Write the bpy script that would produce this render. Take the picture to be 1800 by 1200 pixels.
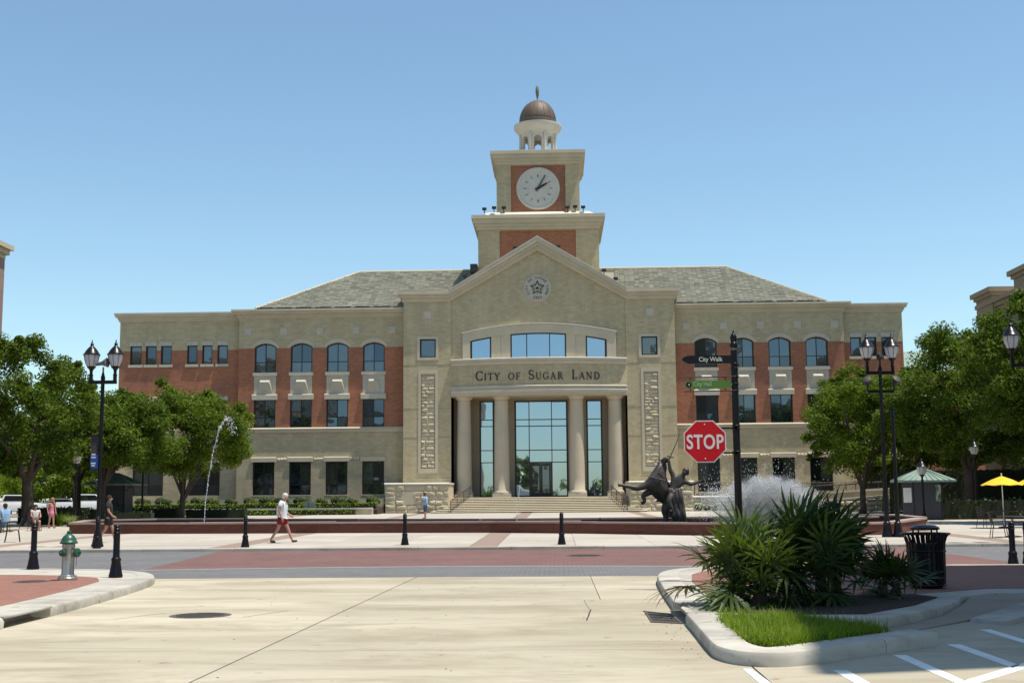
import bpy, bmesh, math, random
import numpy as np
from mathutils import Vector, Matrix

for o in list(bpy.data.objects):
    bpy.data.objects.remove(o)
SC = bpy.context.scene
COL = SC.collection
rnd = random.Random(7)
nrng = np.random.default_rng(11)
PI = math.pi

# ------------------------------------------------------------------ camera, sky, sun
cam_d = bpy.data.cameras.new('camera')
cam_d.sensor_width = 36.0
cam_d.lens = 36.0 * 2150 / 1800
cam_d.clip_start = 0.1
cam_d.clip_end = 6000
cam = bpy.data.objects.new('camera', cam_d)
COL.objects.link(cam)
yaw, pitch, roll = math.radians(2.0), math.atan(272 / 2150), 0.0082
fwd = Vector((-math.sin(yaw) * math.cos(pitch), math.cos(yaw) * math.cos(pitch), math.sin(pitch)))
rh = Vector((math.cos(yaw), math.sin(yaw), 0))
uh = rh.cross(fwd)
rr = rh * math.cos(roll) - uh * math.sin(roll)
uu = uh * math.cos(roll) + rh * math.sin(roll)
cam.matrix_world = Matrix(((rr.x, uu.x, -fwd.x, 1.5), (rr.y, uu.y, -fwd.y, 0.0),
                           (rr.z, uu.z, -fwd.z, 1.7), (0, 0, 0, 1)))
SC.camera = cam

SUN = Vector((0.29, -0.092, 1.0)).normalized()
world = bpy.data.worlds.new('World')
SC.world = world
world.use_nodes = True
wn = world.node_tree.nodes
wl_ = world.node_tree.links
wn.clear()
wout = wn.new('ShaderNodeOutputWorld')
wbg = wn.new('ShaderNodeBackground')
wsky = wn.new('ShaderNodeTexSky')
wsky.sky_type = 'NISHITA'
wsky.sun_disc = False
wsky.sun_elevation = math.asin(SUN.z)
wsky.sun_rotation = math.atan2(SUN.x, SUN.y)
wsky.altitude = 0
wsky.air_density = 1.0
wsky.dust_density = 0.4
wsky.ozone_density = 0.9
wbg.inputs['Strength'].default_value = 0.128
wtint = wn.new('ShaderNodeMix')
wtint.data_type = 'RGBA'; wtint.blend_type = 'MULTIPLY'
wtint.inputs[0].default_value = 1.0
wtint.inputs[7].default_value = (0.965, 1.08, 1.045, 1)
wl_.new(wsky.outputs[0], wtint.inputs[6])
wl_.new(wtint.outputs[2], wbg.inputs[0])
wl_.new(wbg.outputs[0], wout.inputs[0])

sun_d = bpy.data.lights.new('sun', 'SUN')
sun_d.energy = 4.9
sun_d.angle = math.radians(0.53)
sun_d.color = (1.0, 0.94, 0.83)
sun = bpy.data.objects.new('sun', sun_d)
COL.objects.link(sun)
sun.location = (30, 20, 90)
sun.rotation_euler = SUN.to_track_quat('Z', 'Y').to_euler()

SC.view_settings.view_transform = 'Standard'
SC.view_settings.look = 'None'
SC.view_settings.exposure = 0.32
SC.view_settings.gamma = 1.0
SC.view_settings.use_curve_mapping = False

# ------------------------------------------------------------------ mesh helpers
def wloc(o):
    v = Vector((0, 0, 0))
    while o is not None:
        v += o.location
        o = o.parent
    return v

def tag(o, label=None, cat=None, group=None, kind=None):
    if label: o['label'] = label
    if cat: o['category'] = cat
    if group: o['group'] = group
    if kind: o['kind'] = kind
    return o

def empty(name, loc, label=None, cat=None, group=None, rz=0.0):
    o = bpy.data.objects.new(name, None)
    o.empty_display_size = 0.3
    COL.objects.link(o)
    o.location = loc
    o.rotation_euler = (0, 0, rz)
    return tag(o, label, cat, group)

def kids(o):
    return [c for c in bpy.data.objects if c.parent == o]

def copy_tree(o, parent=None, depth=0):
    c = o.copy()
    COL.objects.link(c)
    c.parent = parent
    for ch in list(o.children):
        copy_tree(ch, c, depth + 1)
    return c

def dup(o, loc, rz=None, label=None, group=None, sc=None):
    c = copy_tree(o)
    c.location = loc
    if rz is not None: c.rotation_euler = (0, 0, rz)
    if sc is not None: c.scale = (sc, sc, sc)
    if label: c['label'] = label
    if group: c['group'] = group
    return c

def link_mesh(name, me, mat, parent=None, loc=None, smooth=None):
    o = bpy.data.objects.new(name, me)
    COL.objects.link(o)
    for m in (mat if isinstance(mat, (list, tuple)) else [mat]):
        me.materials.append(m)
    if parent is not None:
        o.parent = parent
        w = wloc(parent)
    else:
        w = Vector(loc) if loc is not None else Vector((0, 0, 0))
        o.location = w
    if w.length > 1e-9:
        me.transform(Matrix.Translation(-w))
    if smooth is not None:
        for p in me.polygons: p.use_smooth = True
        me.set_sharp_from_angle(angle=math.radians(smooth))
    return o

class MB:
    def __init__(s):
        s.v = []; s.f = []; s.m = []; s.mi = 0
    def add(s, vs, fs):
        o = len(s.v)
        s.v += [tuple(map(float, v)) for v in vs]
        s.f += [tuple(i + o for i in f) for f in fs]
        s.m += [s.mi] * len(fs)
        return s
    def quad(s, a, b, c, d): return s.add([a, b, c, d], [(0, 1, 2, 3)])
    def box(s, x0, x1, y0, y1, z0, z1):
        if x0 > x1: x0, x1 = x1, x0
        if y0 > y1: y0, y1 = y1, y0
        if z0 > z1: z0, z1 = z1, z0
        v = [(x, y, z) for z in (z0, z1) for y in (y0, y1) for x in (x0, x1)]
        return s.add(v, [(0, 2, 3, 1), (4, 5, 7, 6), (0, 1, 5, 4), (2, 6, 7, 3), (1, 3, 7, 5), (0, 4, 6, 2)])
    def cbox(s, x0, x1, y0, y1, z0, z1, c):
        """box with a chamfered top front edge (front = -Y)"""
        p = [(y1, z0), (y1, z1), (y0 + c, z1), (y0, z1 - c), (y0, z0)]
        return s.add([(x, y, z) for x in (x0, x1) for y, z in p], [(1, 6, 7, 2), (2, 7, 8, 3), (3, 8, 9, 4), (4, 9, 5, 0), (0, 5, 6, 1), (0, 1, 2, 3, 4), (9, 8, 7, 6, 5)])
    def prism(s, pts, z0, z1, bottom=True):
        a = sum(pts[i][0] * pts[(i + 1) % len(pts)][1] - pts[(i + 1) % len(pts)][0] * pts[i][1] for i in range(len(pts)))
        if a < 0: pts = pts[::-1]
        n = len(pts)
        fz0 = z0 if callable(z0) else (lambda x, y: z0)
        fz1 = z1 if callable(z1) else (lambda x, y: z1)
        v = [(p[0], p[1], fz0(*p)) for p in pts] + [(p[0], p[1], fz1(*p)) for p in pts]
        f = [tuple(range(n, 2 * n))] + [(i, (i + 1) % n, n + (i + 1) % n, n + i) for i in range(n)]
        if bottom: f.append(tuple(range(n - 1, -1, -1)))
        return s.add(v, f)
    def ext(s, pts, y0, y1):                     # polygon in XZ pushed along Y
        if y0 > y1: y0, y1 = y1, y0
        a = sum(pts[i][0] * pts[(i + 1) % len(pts)][1] - pts[(i + 1) % len(pts)][0] * pts[i][1] for i in range(len(pts)))
        if a < 0: pts = pts[::-1]
        n = len(pts)
        v = [(p[0], y0, p[1]) for p in pts] + [(p[0], y1, p[1]) for p in pts]
        return s.add(v, [tuple(range(n)), tuple(range(2 * n - 1, n - 1, -1))] +
                     [((i + 1) % n, i, n + i, n + (i + 1) % n) for i in range(n)])
    def strip(s, outer, inner, y0, y1):          # band between two XZ polylines pushed along Y
        n = len(outer)
        for i in range(n - 1):
            s.ext([outer[i], outer[i + 1], inner[i + 1], inner[i]], y0, y1)
        return s
    def lathe(s, prof, c=(0, 0, 0), n=16, a0=0.0, axis=None):
        m = len(prof)
        vs = []
        for r, z in prof:
            for k in range(n):
                t = a0 + 2 * PI * k / n
                vs.append(Vector((r * math.cos(t), r * math.sin(t), z)))
        if axis is not None:
            q = Vector((0, 0, 1)).rotation_difference(Vector(axis).normalized())
            vs = [q @ v for v in vs]
        cv = Vector(c)
        vs = [tuple(v + cv) for v in vs]
        fs = []
        for j in range(m - 1):
            for k in range(n):
                k2 = (k + 1) % n
                fs.append((j * n + k, j * n + k2, (j + 1) * n + k2, (j + 1) * n + k))
        fs.append(tuple(range(n - 1, -1, -1)))
        fs.append(tuple(range((m - 1) * n, m * n)))
        return s.add(vs, fs)
    def tube(s, path, r, n=8, closed=False):
        P = [Vector(p) for p in path]
        R = r if isinstance(r, (list, tuple)) else [r] * len(P)
        vs = []
        up = None
        for i, p in enumerate(P):
            if closed: d = P[(i + 1) % len(P)] - P[i - 1]
            else: d = P[min(i + 1, len(P) - 1)] - P[max(i - 1, 0)]
            if d.length < 1e-9: d = Vector((0, 0, 1))
            d.normalize()
            if up is None:
                up = Vector((0, 0, 1)) if abs(d.z) < 0.9 else Vector((1, 0, 0))
            a = d.cross(up)
            if a.length < 1e-6: a = d.cross(Vector((1, 0.3, 0)))
            a.normalize()
            b = a.cross(d).normalized()
            up = b
            for k in range(n):
                t = 2 * PI * k / n
                vs.append(tuple(p + (a * math.cos(t) + b * math.sin(t)) * R[i]))
        fs = []
        L = len(P) if closed else len(P) - 1
        for j in range(L):
            j2 = (j + 1) % len(P)
            for k in range(n):
                k2 = (k + 1) % n
                fs.append((j * n + k, j2 * n + k, j2 * n + k2, j * n + k2))
        if not closed:
            fs.append(tuple(range(n)))
            fs.append(tuple(range((len(P) - 1) * n + n - 1, (len(P) - 1) * n - 1, -1)))
        return s.add(vs, fs)
    def bar(s, a, b, w, h):                      # rectangular bar between two points
        a, b = Vector(a), Vector(b)
        d = (b - a).normalized()
        u = Vector((0, 0, 1)) if abs(d.z) < 0.95 else Vector((0, 1, 0))
        x = d.cross(u).normalized() * (w / 2)
        y = x.cross(d).normalized() * (h / 2)
        v = [tuple(p + sx * x + sy * y) for p in (a, b) for sx, sy in ((-1, -1), (1, -1), (1, 1), (-1, 1))]
        return s.add(v, [(0, 1, 2, 3), (7, 6, 5, 4), (0, 4, 5, 1), (1, 5, 6, 2), (2, 6, 7, 3), (3, 7, 4, 0)])
    def blob(s, c, rx, ry, rz, n=8, m=5, jit=0.0):
        vs = [(c[0], c[1], c[2] - rz)]
        for j in range(1, m):
            t = PI * j / m
            for k in range(n):
                p = 2 * PI * k / n
                q = 1 + jit * (rnd.random() - 0.5)
                vs.append((c[0] + rx * q * math.sin(t) * math.cos(p), c[1] + ry * q * math.sin(t) * math.sin(p), c[2] - rz * q * math.cos(t)))
        vs.append((c[0], c[1], c[2] + rz))
        fs = [(0, 1 + (k + 1) % n, 1 + k) for k in range(n)]
        for j in range(m - 2):
            for k in range(n):
                k2 = (k + 1) % n
                fs.append((1 + j * n + k, 1 + j * n + k2, 1 + (j + 1) * n + k2, 1 + (j + 1) * n + k))
        L = len(vs) - 1
        fs += [(L, 1 + (m - 2) * n + k, 1 + (m - 2) * n + (k + 1) % n) for k in range(n)]
        return s.add(vs, fs)
    def build(s, name, mat, parent=None, loc=None, smooth=None, bevel=None, recalc=False):
        me = bpy.data.meshes.new(name)
        me.from_pydata(s.v, [], s.f)
        if any(s.m):
            me.polygons.foreach_set('material_index', s.m)
        if recalc or bevel:
            bm = bmesh.new(); bm.from_mesh(me)
            bmesh.ops.recalc_face_normals(bm, faces=bm.faces)
            if bevel:
                es = [e for e in bm.edges if len(e.link_faces) == 2 and e.calc_face_angle(0) > 0.5]
                bmesh.ops.bevel(bm, geom=es, offset=bevel, segments=2, affect='EDGES', profile=0.6)
            bm.to_mesh(me); bm.free()
        me.update()
        return link_mesh(name, me, mat, parent, loc, smooth)

def text_mesh(txt, size, extrude=0.0, align='CENTER', xs=1.0, spacing=1.0, bold=0.0):
    cu = bpy.data.curves.new('lettering', 'FONT')
    cu.body = txt; cu.size = size; cu.extrude = extrude; cu.align_x = align
    cu.space_character = spacing; cu.offset = bold
    cu.resolution_u = 8
    ob = bpy.data.objects.new('lettering', cu)
    COL.objects.link(ob)
    dg = bpy.context.evaluated_depsgraph_get()
    me = bpy.data.meshes.new_from_object(ob.evaluated_get(dg))
    bpy.data.objects.remove(ob)
    bpy.data.curves.remove(cu)
    me.materials.clear()
    me.transform(Matrix(((xs, 0, 0, 0), (0, 1, 0, 0), (0, 0, 1, 0), (0, 0, 0, 1))))
    return me

UPRIGHT = Matrix(((1, 0, 0, 0), (0, 0, -1, 0), (0, 1, 0, 0), (0, 0, 0, 1)))   # lettering facing -Y

# ------------------------------------------------------------------ materials
def new_mat(name):
    m = bpy.data.materials.new(name)
    m.use_nodes = True
    nt = m.node_tree
    b = nt.nodes['Principled BSDF']
    return m, nt, b

def nd(nt, t, **kw):
    n = nt.nodes.new(t)
    for k, v in kw.items(): setattr(n, k, v)
    return n

def rgba(c): return (c[0], c[1], c[2], 1.0)

def mixc(nt, fac, a, b, mode='MIX'):
    n = nd(nt, 'ShaderNodeMix', data_type='RGBA', blend_type=mode)
    for idx, v in ((0, fac), (6, a), (7, b)):
        if hasattr(v, 'node'): nt.links.new(v, n.inputs[idx])
        elif isinstance(v, (int, float)): n.inputs[idx].default_value = v
        else: n.inputs[idx].default_value = rgba(v)
    return n.outputs[2]

def noise(nt, vec, scale, detail=4, rough=0.55, dist=0.0):
    n = nd(nt, 'ShaderNodeTexNoise')
    n.inputs['Scale'].default_value = scale
    n.inputs['Detail'].default_value = detail
    n.inputs['Roughness'].default_value = rough
    n.inputs['Distortion'].default_value = dist
    nt.links.new(vec, n.inputs['Vector'])
    return n.outputs['Fac']

def ramp(nt, fac, lo, hi, a=0.0, b=1.0):
    n = nd(nt, 'ShaderNodeMapRange')
    n.inputs[1].default_value = lo; n.inputs[2].default_value = hi
    n.inputs[3].default_value = a; n.inputs[4].default_value = b
    nt.links.new(fac, n.inputs[0])
    return n.outputs[0]

def mapping(nt, vec, scale=(1, 1, 1), rot=(0, 0, 0)):
    n = nd(nt, 'ShaderNodeMapping')
    n.inputs['Scale'].default_value = scale
    n.inputs['Rotation'].default_value = rot
    nt.links.new(vec, n.inputs['Vector'])
    return n.outputs[0]

def objco(nt): return nd(nt, 'ShaderNodeTexCoord').outputs['Object']

def bump(nt, b, height, strength, dist=0.02):
    n = nd(nt, 'ShaderNodeBump')
    n.inputs['Strength'].default_value = strength
    n.inputs['Distance'].default_value = dist
    nt.links.new(height, n.inputs['Height'])
    nt.links.new(n.outputs[0], b.inputs['Normal'])

def M(name, col, col2=None, rough=0.75, scale=1.5, fine=30, finev=0.12, metal=0.0, bmp=0.0, spec=0.5, stretch=(1, 1, 1), coat=0.0):
    m, nt, b = new_mat(name)
    co = mapping(nt, objco(nt), stretch)
    c2 = col2 if col2 else tuple(x * 0.78 for x in col)
    f1 = ramp(nt, noise(nt, co, scale, 5), 0.32, 0.68)
    c = mixc(nt, f1, col, c2)
    f2 = ramp(nt, noise(nt, co, fine, 3), 0.2, 0.8, 1 - finev, 1 + finev)
    c = mixc(nt, 1.0, c, f2, 'MULTIPLY')
    nt.links.new(c, b.inputs['Base Color'])
    b.inputs['Roughness'].default_value = rough
    b.inputs['Metallic'].default_value = metal
    b.inputs['Specular IOR Level'].default_value = spec
    b.inputs['Coat Weight'].default_value = coat
    if bmp: bump(nt, b, noise(nt, co, fine, 4), bmp)
    return m

def wall_uv(nt):
    co = objco(nt)
    sp = nd(nt, 'ShaderNodeSeparateXYZ'); nt.links.new(co, sp.inputs[0])
    ad = nd(nt, 'ShaderNodeMath', operation='ADD')
    nt.links.new(sp.outputs[0], ad.inputs[0]); nt.links.new(sp.outputs[1], ad.inputs[1])
    cb = nd(nt, 'ShaderNodeCombineXYZ')
    nt.links.new(ad.outputs[0], cb.inputs[0]); nt.links.new(sp.outputs[2], cb.inputs[1])
    return cb.outputs[0], co

def masonry(name, c1, c2, mortar, bw, bh, msz=0.01, rough=0.85, bmp=0.5, floor=False, big=(1, 1, 1), bigv=0.15, bigs=0.25, rot=0.0, offset=0.5):
    m, nt, b = new_mat(name)
    if floor:
        co = objco(nt); uv = mapping(nt, co, (1, 1, 1), (0, 0, rot))
    else:
        uv, co = wall_uv(nt)
    br = nd(nt, 'ShaderNodeTexBrick')
    br.offset = offset
    nt.links.new(uv, br.inputs['Vector'])
    br.inputs['Color1'].default_value = rgba(c1); br.inputs['Color2'].default_value = rgba(c2)
    br.inputs['Mortar'].default_value = rgba(mortar)
    br.inputs['Scale'].default_value = 1.0
    br.inputs['Mortar Size'].default_value = msz
    br.inputs['Mortar Smooth'].default_value = 0.2
    br.inputs['Bias'].default_value = 0.0
    br.inputs['Brick Width'].default_value = bw; br.inputs['Row Height'].default_value = bh
    g = ramp(nt, noise(nt, mapping(nt, co, (1, 1, 2.2)), bigs, 5, 0.65), 0.3, 0.7)
    c = mixc(nt, g, br.outputs['Color'], mixc(nt, 1.0, br.outputs['Color'], big, 'MULTIPLY'))
    f2 = ramp(nt, noise(nt, co, 9, 4, 0.7), 0.2, 0.8, 1 - bigv, 1 + bigv)
    if not floor:
        c = mixc(nt, 1.0, c, ramp(nt, noise(nt, mapping(nt, co, (1.1, 1.1, .10)), 1.0, 5, .65), .3, .7, .90, 1.07), 'MULTIPLY')
    c = mixc(nt, 1.0, c, f2, 'MULTIPLY')
    nt.links.new(c, b.inputs['Base Color'])
    b.inputs['Roughness'].default_value = rough
    b.inputs['Specular IOR Level'].default_value = 0.25
    h = nd(nt, 'ShaderNodeMath', operation='MULTIPLY_ADD')
    nt.links.new(noise(nt, co, 14, 4), h.inputs[0]); h.inputs[1].default_value = 0.6
    iv = ramp(nt, br.outputs['Fac'], 0, 1, 1, 0)
    nt.links.new(iv, h.inputs[2])
    bump(nt, b, h.outputs[0], bmp, 0.012)
    return m

STONE = masonry('buff_split_stone', (.505, .425, .272), (.425, .357, .225), (.37, .31, .20), .42, .2, .009, bmp=.6, big=(.93, .92, .90), bigv=.10, bigs=.5)
TRIM = M('cast_stone_trim', (.52, .45, .325), (.45, .39, .28), .8, .8, 18, .08, bmp=.06)
TRIMW = M('pale_ledge_stone', (.60, .56, .47), (.50, .46, .38), .75, .7, 15, .08)
SPAND = M('pale_spandrel_stone', (.49, .445, .345), (.42, .38, .30), .85, 1.4, 20, .1, bmp=.1)
ROUGH = M('rough_face_stone', (.54, .465, .325), (.46, .395, .27), .9, 1.5, 14, .12, bmp=.4)
BRICK = masonry('red_brick', (.45, .168, .072), (.315, .116, .057), (.33, .20, .135), .3, .1, .010, bmp=.3, big=(.74, .78, .96), bigv=.14, bigs=.22)
COLUMN = M('column_stone', (.50, .425, .31), (.44, .375, .275), .8, .7, 16, .07, bmp=.05)
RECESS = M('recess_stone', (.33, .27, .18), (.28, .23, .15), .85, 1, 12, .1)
FRAME = M('dark_bronze_frame', (.018, .015, .013), None, .4, 3, 30, .1, spec=.5)
COPPER = M('weathered_brown_copper', (.15, .10, .07), (.095, .07, .052), .6, 1.2, 8, .15, metal=.15, stretch=(1, 1, .35))
PATINA = M('green_patina_roof', (.21, .29, .245), (.15, .22, .185), .6, 1.5, 12, .12, stretch=(1, 1, .4))
BLACK = M('black_paint', (.007, .006, .008), None, .32, 4, 30, .15, spec=.28)
DULLBLACK = M('dull_black_metal', (.013, .013, .013), None, .55, 4, 30, .2)
WHITEP = M('white_paint', (.78, .78, .76), (.66, .66, .64), .6, 2, 20, .1)
CONC = None

def glass_mat(name, refl, tint, rough=0.015, wob=0.12, ws=0.55):
    m, nt, b = new_mat(name)
    co = objco(nt)
    b.inputs['Base Color'].default_value = rgba(tint)
    b.inputs['Roughness'].default_value = 0.1
    gl = nd(nt, 'ShaderNodeBsdfGlossy')
    gl.inputs['Color'].default_value = (.62, .80, 1.0, 1)
    gl.inputs['Roughness'].default_value = rough
    bp = nd(nt, 'ShaderNodeBump')
    bp.inputs['Strength'].default_value = wob
    bp.inputs['Distance'].default_value = 0.06
    nt.links.new(noise(nt, co, ws, 2, .4), bp.inputs['Height'])
    nt.links.new(bp.outputs[0], gl.inputs['Normal'])
    mx = nd(nt, 'ShaderNodeMixShader')
    mx.inputs[0].default_value = refl
    out = nt.nodes['Material Output']
    nt.links.new(b.outputs[0], mx.inputs[1]); nt.links.new(gl.outputs[0], mx.inputs[2])
    nt.links.new(mx.outputs[0], out.inputs[0])
    return m
GLASSV = [glass_mat('tinted_glass_with_blinds', .12, (.045, .048, .042), wob=.5, ws=.5), glass_mat('tinted_glass_dark_room', .09, (.006, .008, .009), wob=.7, ws=.35)]
GLASS = glass_mat('tinted_window_glass', .13, (.010, .015, .018), wob=.6, ws=.4)
MIRROR = glass_mat('reflective_entrance_glass', .48, (.02, .03, .035), wob=.12, ws=.35)
# ------------------------------------------------------------------ ground materials
def concrete(name, c1, c2, stain, streak=(.25, 1, 1), gl=.08):
    m, nt, b = new_mat(name)
    co = objco(nt)
    a = ramp(nt, noise(nt, mapping(nt, co, streak), .55, 6, .62, .3), .38, .62)
    c = mixc(nt, a, c1, c2)
    s = ramp(nt, noise(nt, mapping(nt, co, (.35, .9, 1)), .9, 7, .72, .6), .46, .66, 0, .8)
    c = mixc(nt, s, c, stain)
    sp = ramp(nt, noise(nt, co, 3.2, 3, .55), .66, .74, 0, .55)
    c = mixc(nt, sp, c, tuple(x * .45 for x in stain))
    f = ramp(nt, noise(nt, co, 90, 3), .2, .8, 1 - gl, 1 + gl)
    c = mixc(nt, 1.0, c, f, 'MULTIPLY')
    oi = nd(nt, 'ShaderNodeObjectInfo')
    c = mixc(nt, 1.0, c, ramp(nt, oi.outputs['Random'], 0, 1, .90, 1.05), 'MULTIPLY')
    nt.links.new(c, b.inputs['Base Color'])
    b.inputs['Roughness'].default_value = .82
    b.inputs['Specular IOR Level'].default_value = .3
    bump(nt, b, noise(nt, co, 60, 4), .12, .01)
    return m
ROADC = concrete('sunbleached_road_concrete', (.455, .405, .310), (.345, .305, .225), (.265, .222, .150), (.16, .9, 1))
KERBC = concrete('kerb_concrete', (.50, .47, .41), (.38, .355, .30), (.24, .215, .175), (1, 1, 2))
PLAZAC = concrete('plaza_concrete', (.44, .40, .34), (.39, .355, .30), (.34, .295, .245), (.4, 1, 1))
TANC = concrete('tan_walk_concrete', (.33, .27, .205), (.29, .24, .185), (.22, .18, .14))
DARKG = M('dark_joint_filler', (.055, .047, .04), None, .95, 2, 30, .2)
PAVERRED = masonry('red_street_pavers', (.215, .115, .095), (.17, .088, .075), (.12, .075, .066), .22, .11, .009, bmp=.4, floor=True, big=(.76, .80, .88), bigv=.2, bigs=.55)
PAVERGREY = masonry('grey_street_pavers', (.185, .18, .18), (.15, .148, .15), (.10, .10, .10), .22, .11, .009, bmp=.4, floor=True, big=(.8, .8, .82), bigv=.18, bigs=.5)
PAVERPALE = masonry('pale_edge_pavers', (.27, .265, .265), (.23, .225, .225), (.15, .15, .15), .22, .11, .008, bmp=.3, floor=True, bigv=.1)
WALKRED = masonry('red_walk_pavers', (.30, .135, .095), (.245, .11, .08), (.20, .13, .10), .2, .1, .008, bmp=.3, floor=True, big=(.86, .88, .95), bigv=.12, bigs=.5)
BANDRED = masonry('muted_plaza_pavers', (.29, .21, .165), (.25, .18, .145), (.21, .16, .13), .2, .1, .008, bmp=.2, floor=True, bigv=.1)
ASPH = M('far_asphalt', (.14, .13, .115), (.11, .105, .095), .9, .05, 6, .1)
MULCH = M('brown_mulch', (.055, .03, .018), (.025, .014, .01), .95, 14, 60, .4, bmp=1.0)
PAINTW = M('white_road_paint', (.74, .74, .72), (.60, .60, .57), .6, 4, 40, .12)
IRON = M('cast_iron_cover', (.085, .075, .066), (.13, .115, .10), .7, 9, 60, .3, metal=.3, bmp=.5)

def zp(y): return 0.10 + max(0.0, min(y, 101.0) - 40.0) * 0.0049

# ground sheet to the horizon
g = MB().quad((-3000, -1500, -.06), (3000, -1500, -.06), (3000, 4000, -.06), (-3000, 4000, -.06))
tag(g.build('ground', ASPH), kind='structure')

# street of concrete slabs with recessed joints
road = MB().prism([(-40, -60), (45, -60), (45, 26.6), (-40, 26.6)], -.05, -.022).build('road', DARKG)
tag(road, kind='structure')
rows = [-60, -30, -12, -4, 3, 8.6, 14.0, 20.6, 26.58]
def slab(poly, gap):
    cx = sum(p[0] for p in poly) / len(poly); cy = sum(p[1] for p in poly) / len(poly)
    MB().prism(poly, -.021, 0.0, bottom=False).build('slab', ROADC, road)
def jx(y): return -1.95 + (y - 11.6) * .0285          # the long joint runs a little askew
for i in range(len(rows) - 1):
    a, b = rows[i], rows[i + 1]
    h = .006
    w = .013
    slab([(-40, a + h), (-9.3, a + h), (-9.3, b - h), (-40, b - h)], h)
    slab([(-9.29, a + h), (jx(a) - w, a + h), (jx(b) - w, b - h), (-9.29, b - h)], h)
    if i == len(rows) - 2:
        slab([(jx(a) + w, a + h), (2.2, a + h), (2.2, b - h), (jx(b) + w, b - h)], h)
        slab([(2.212, a + h), (12, a + h), (12, b - h), (2.212, b - h)], h)
    else:
        slab([(jx(a) + w, a + h), (3.42, a + h), (3.42, b - h), (jx(b) + w, b - h)], h)
        slab([(3.44, a + h), (12, a + h), (12, b - h), (3.44, b - h)], h)
    slab([(12.012, a + h), (45, a + h), (45, b - h), (12.012, b - h)], h)

# cross street of pavers
st = MB().prism([(-160, 26.6), (160, 26.6), (160, 39.86), (-160, 39.86)], -.05, .0)
street = tag(st.build('paver_street', PAVERGREY), kind='structure')
def arc_y(x): return 30.72 - 0.0205 * (x + 0.8) ** 2 if x > -0.8 else 30.72 - .014 * (x + .8) ** 2
xs = [-8.6 + i * (21.3 / 24) for i in range(25)]
redp = [(x, arc_y(x)) for x in xs] + [(12.55, 34.3), (12.2, 36.2), (12.9, 39.85), (-9.45, 39.85), (-9.0, 35)]
MB().prism(redp, .001, .004, bottom=False).build('brick_crossing', PAVERRED, street)
ep = [(x, arc_y(x) - .003) for x in xs] + [(x, arc_y(x) - .34) for x in xs[::-1]]
e = MB()
for i in range(24):
    x0, x1 = xs[i], xs[i + 1]
    e.quad((x0, arc_y(x0) - .36, .004), (x1, arc_y(x1) - .36, .004), (x1, arc_y(x1) - .004, .004), (x0, arc_y(x0) - .004, .004))
e.build('edge_course', PAVERPALE, street)

# plaza: kerb, sloping slabs near, sheet beyond
kb = MB()
for i in range(40):
    x0 = -60 + i * 3.0
    kb.box(x0 + .006, x0 + 2.994, 39.865, 40.11, -.05, .10 + rnd.uniform(-.004, .004))
plaza = tag(MB().add([(-160, 40.0, .06), (160, 40.0, .06), (160, 140, .06 + .0049 * 61), (160, 101, .06 + .0049 * 61), (-160, 101, .06 + .0049 * 61), (-160, 140, .06 + .0049 * 61)],
                      [(0, 1, 3, 4), (4, 3, 2, 5)]).build('plaza_bed', DARKG), kind='structure')
tag(kb.build('plaza_kerb', KERBC, None, bevel=.02), kind='structure')
pave = tag(MB().box(-60, 60, 40.112, 40.116, .02, .04).build('plaza_pavement', PLAZAC), kind='structure')
def sheet(name, mat, x0, x1, y0, y1, dz=0.0, par=None, th=.03):
    return MB().prism([(x0, y0), (x1, y0), (x1, y1), (x0, y1)], lambda x, y: zp(y) + dz - th, lambda x, y: zp(y) + dz, bottom=False).build(name, mat, par)
bands = [-35.4, -26.7, -18.1, -9.5, -0.9, 7.7, 16.3, 24.9, 33.5]
yrows = [40.12, 42.3, 44.6, 47.2, 50.2, 53.6, 57.6, 62.0]
for bi, bx in enumerate(bands):
    sheet('paver_band', BANDRED, bx - .44, bx + .44, 40.12, 99, 0, pave)
    if bi < len(bands) - 1:
        n = 3
        w = (bands[bi + 1] - bx - .9) / n
        for k in range(n):
            for r in range(len(yrows) - 1):
                sheet('paving_slab', PLAZAC, bx + .45 + k * w + .006, bx + .45 + (k + 1) * w - .006, yrows[r] + .007, yrows[r + 1] - .007, rnd.uniform(-.002, .002), pave)
        for r, (ya, yb) in enumerate(((62.0, 70), (70, 79), (79, 89), (89, 101.5))):
            sheet('paving_slab', PLAZAC, bx + .45, bx + w * 3 + .45, ya + .01, yb - .01, 0, pave)
for s in (-1, 1):
    x0, x1 = (-160, -35.86) if s < 0 else (33.96, 160)
    sheet('paving_slab', PLAZAC, x0, x1, 40.12, 101.5, 0, pave)
MB().prism([(-160, 101.5), (160, 101.5), (160, 140), (-160, 140)], .37, .398, bottom=False).build('rear_pavement', PLAZAC, pave)

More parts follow.
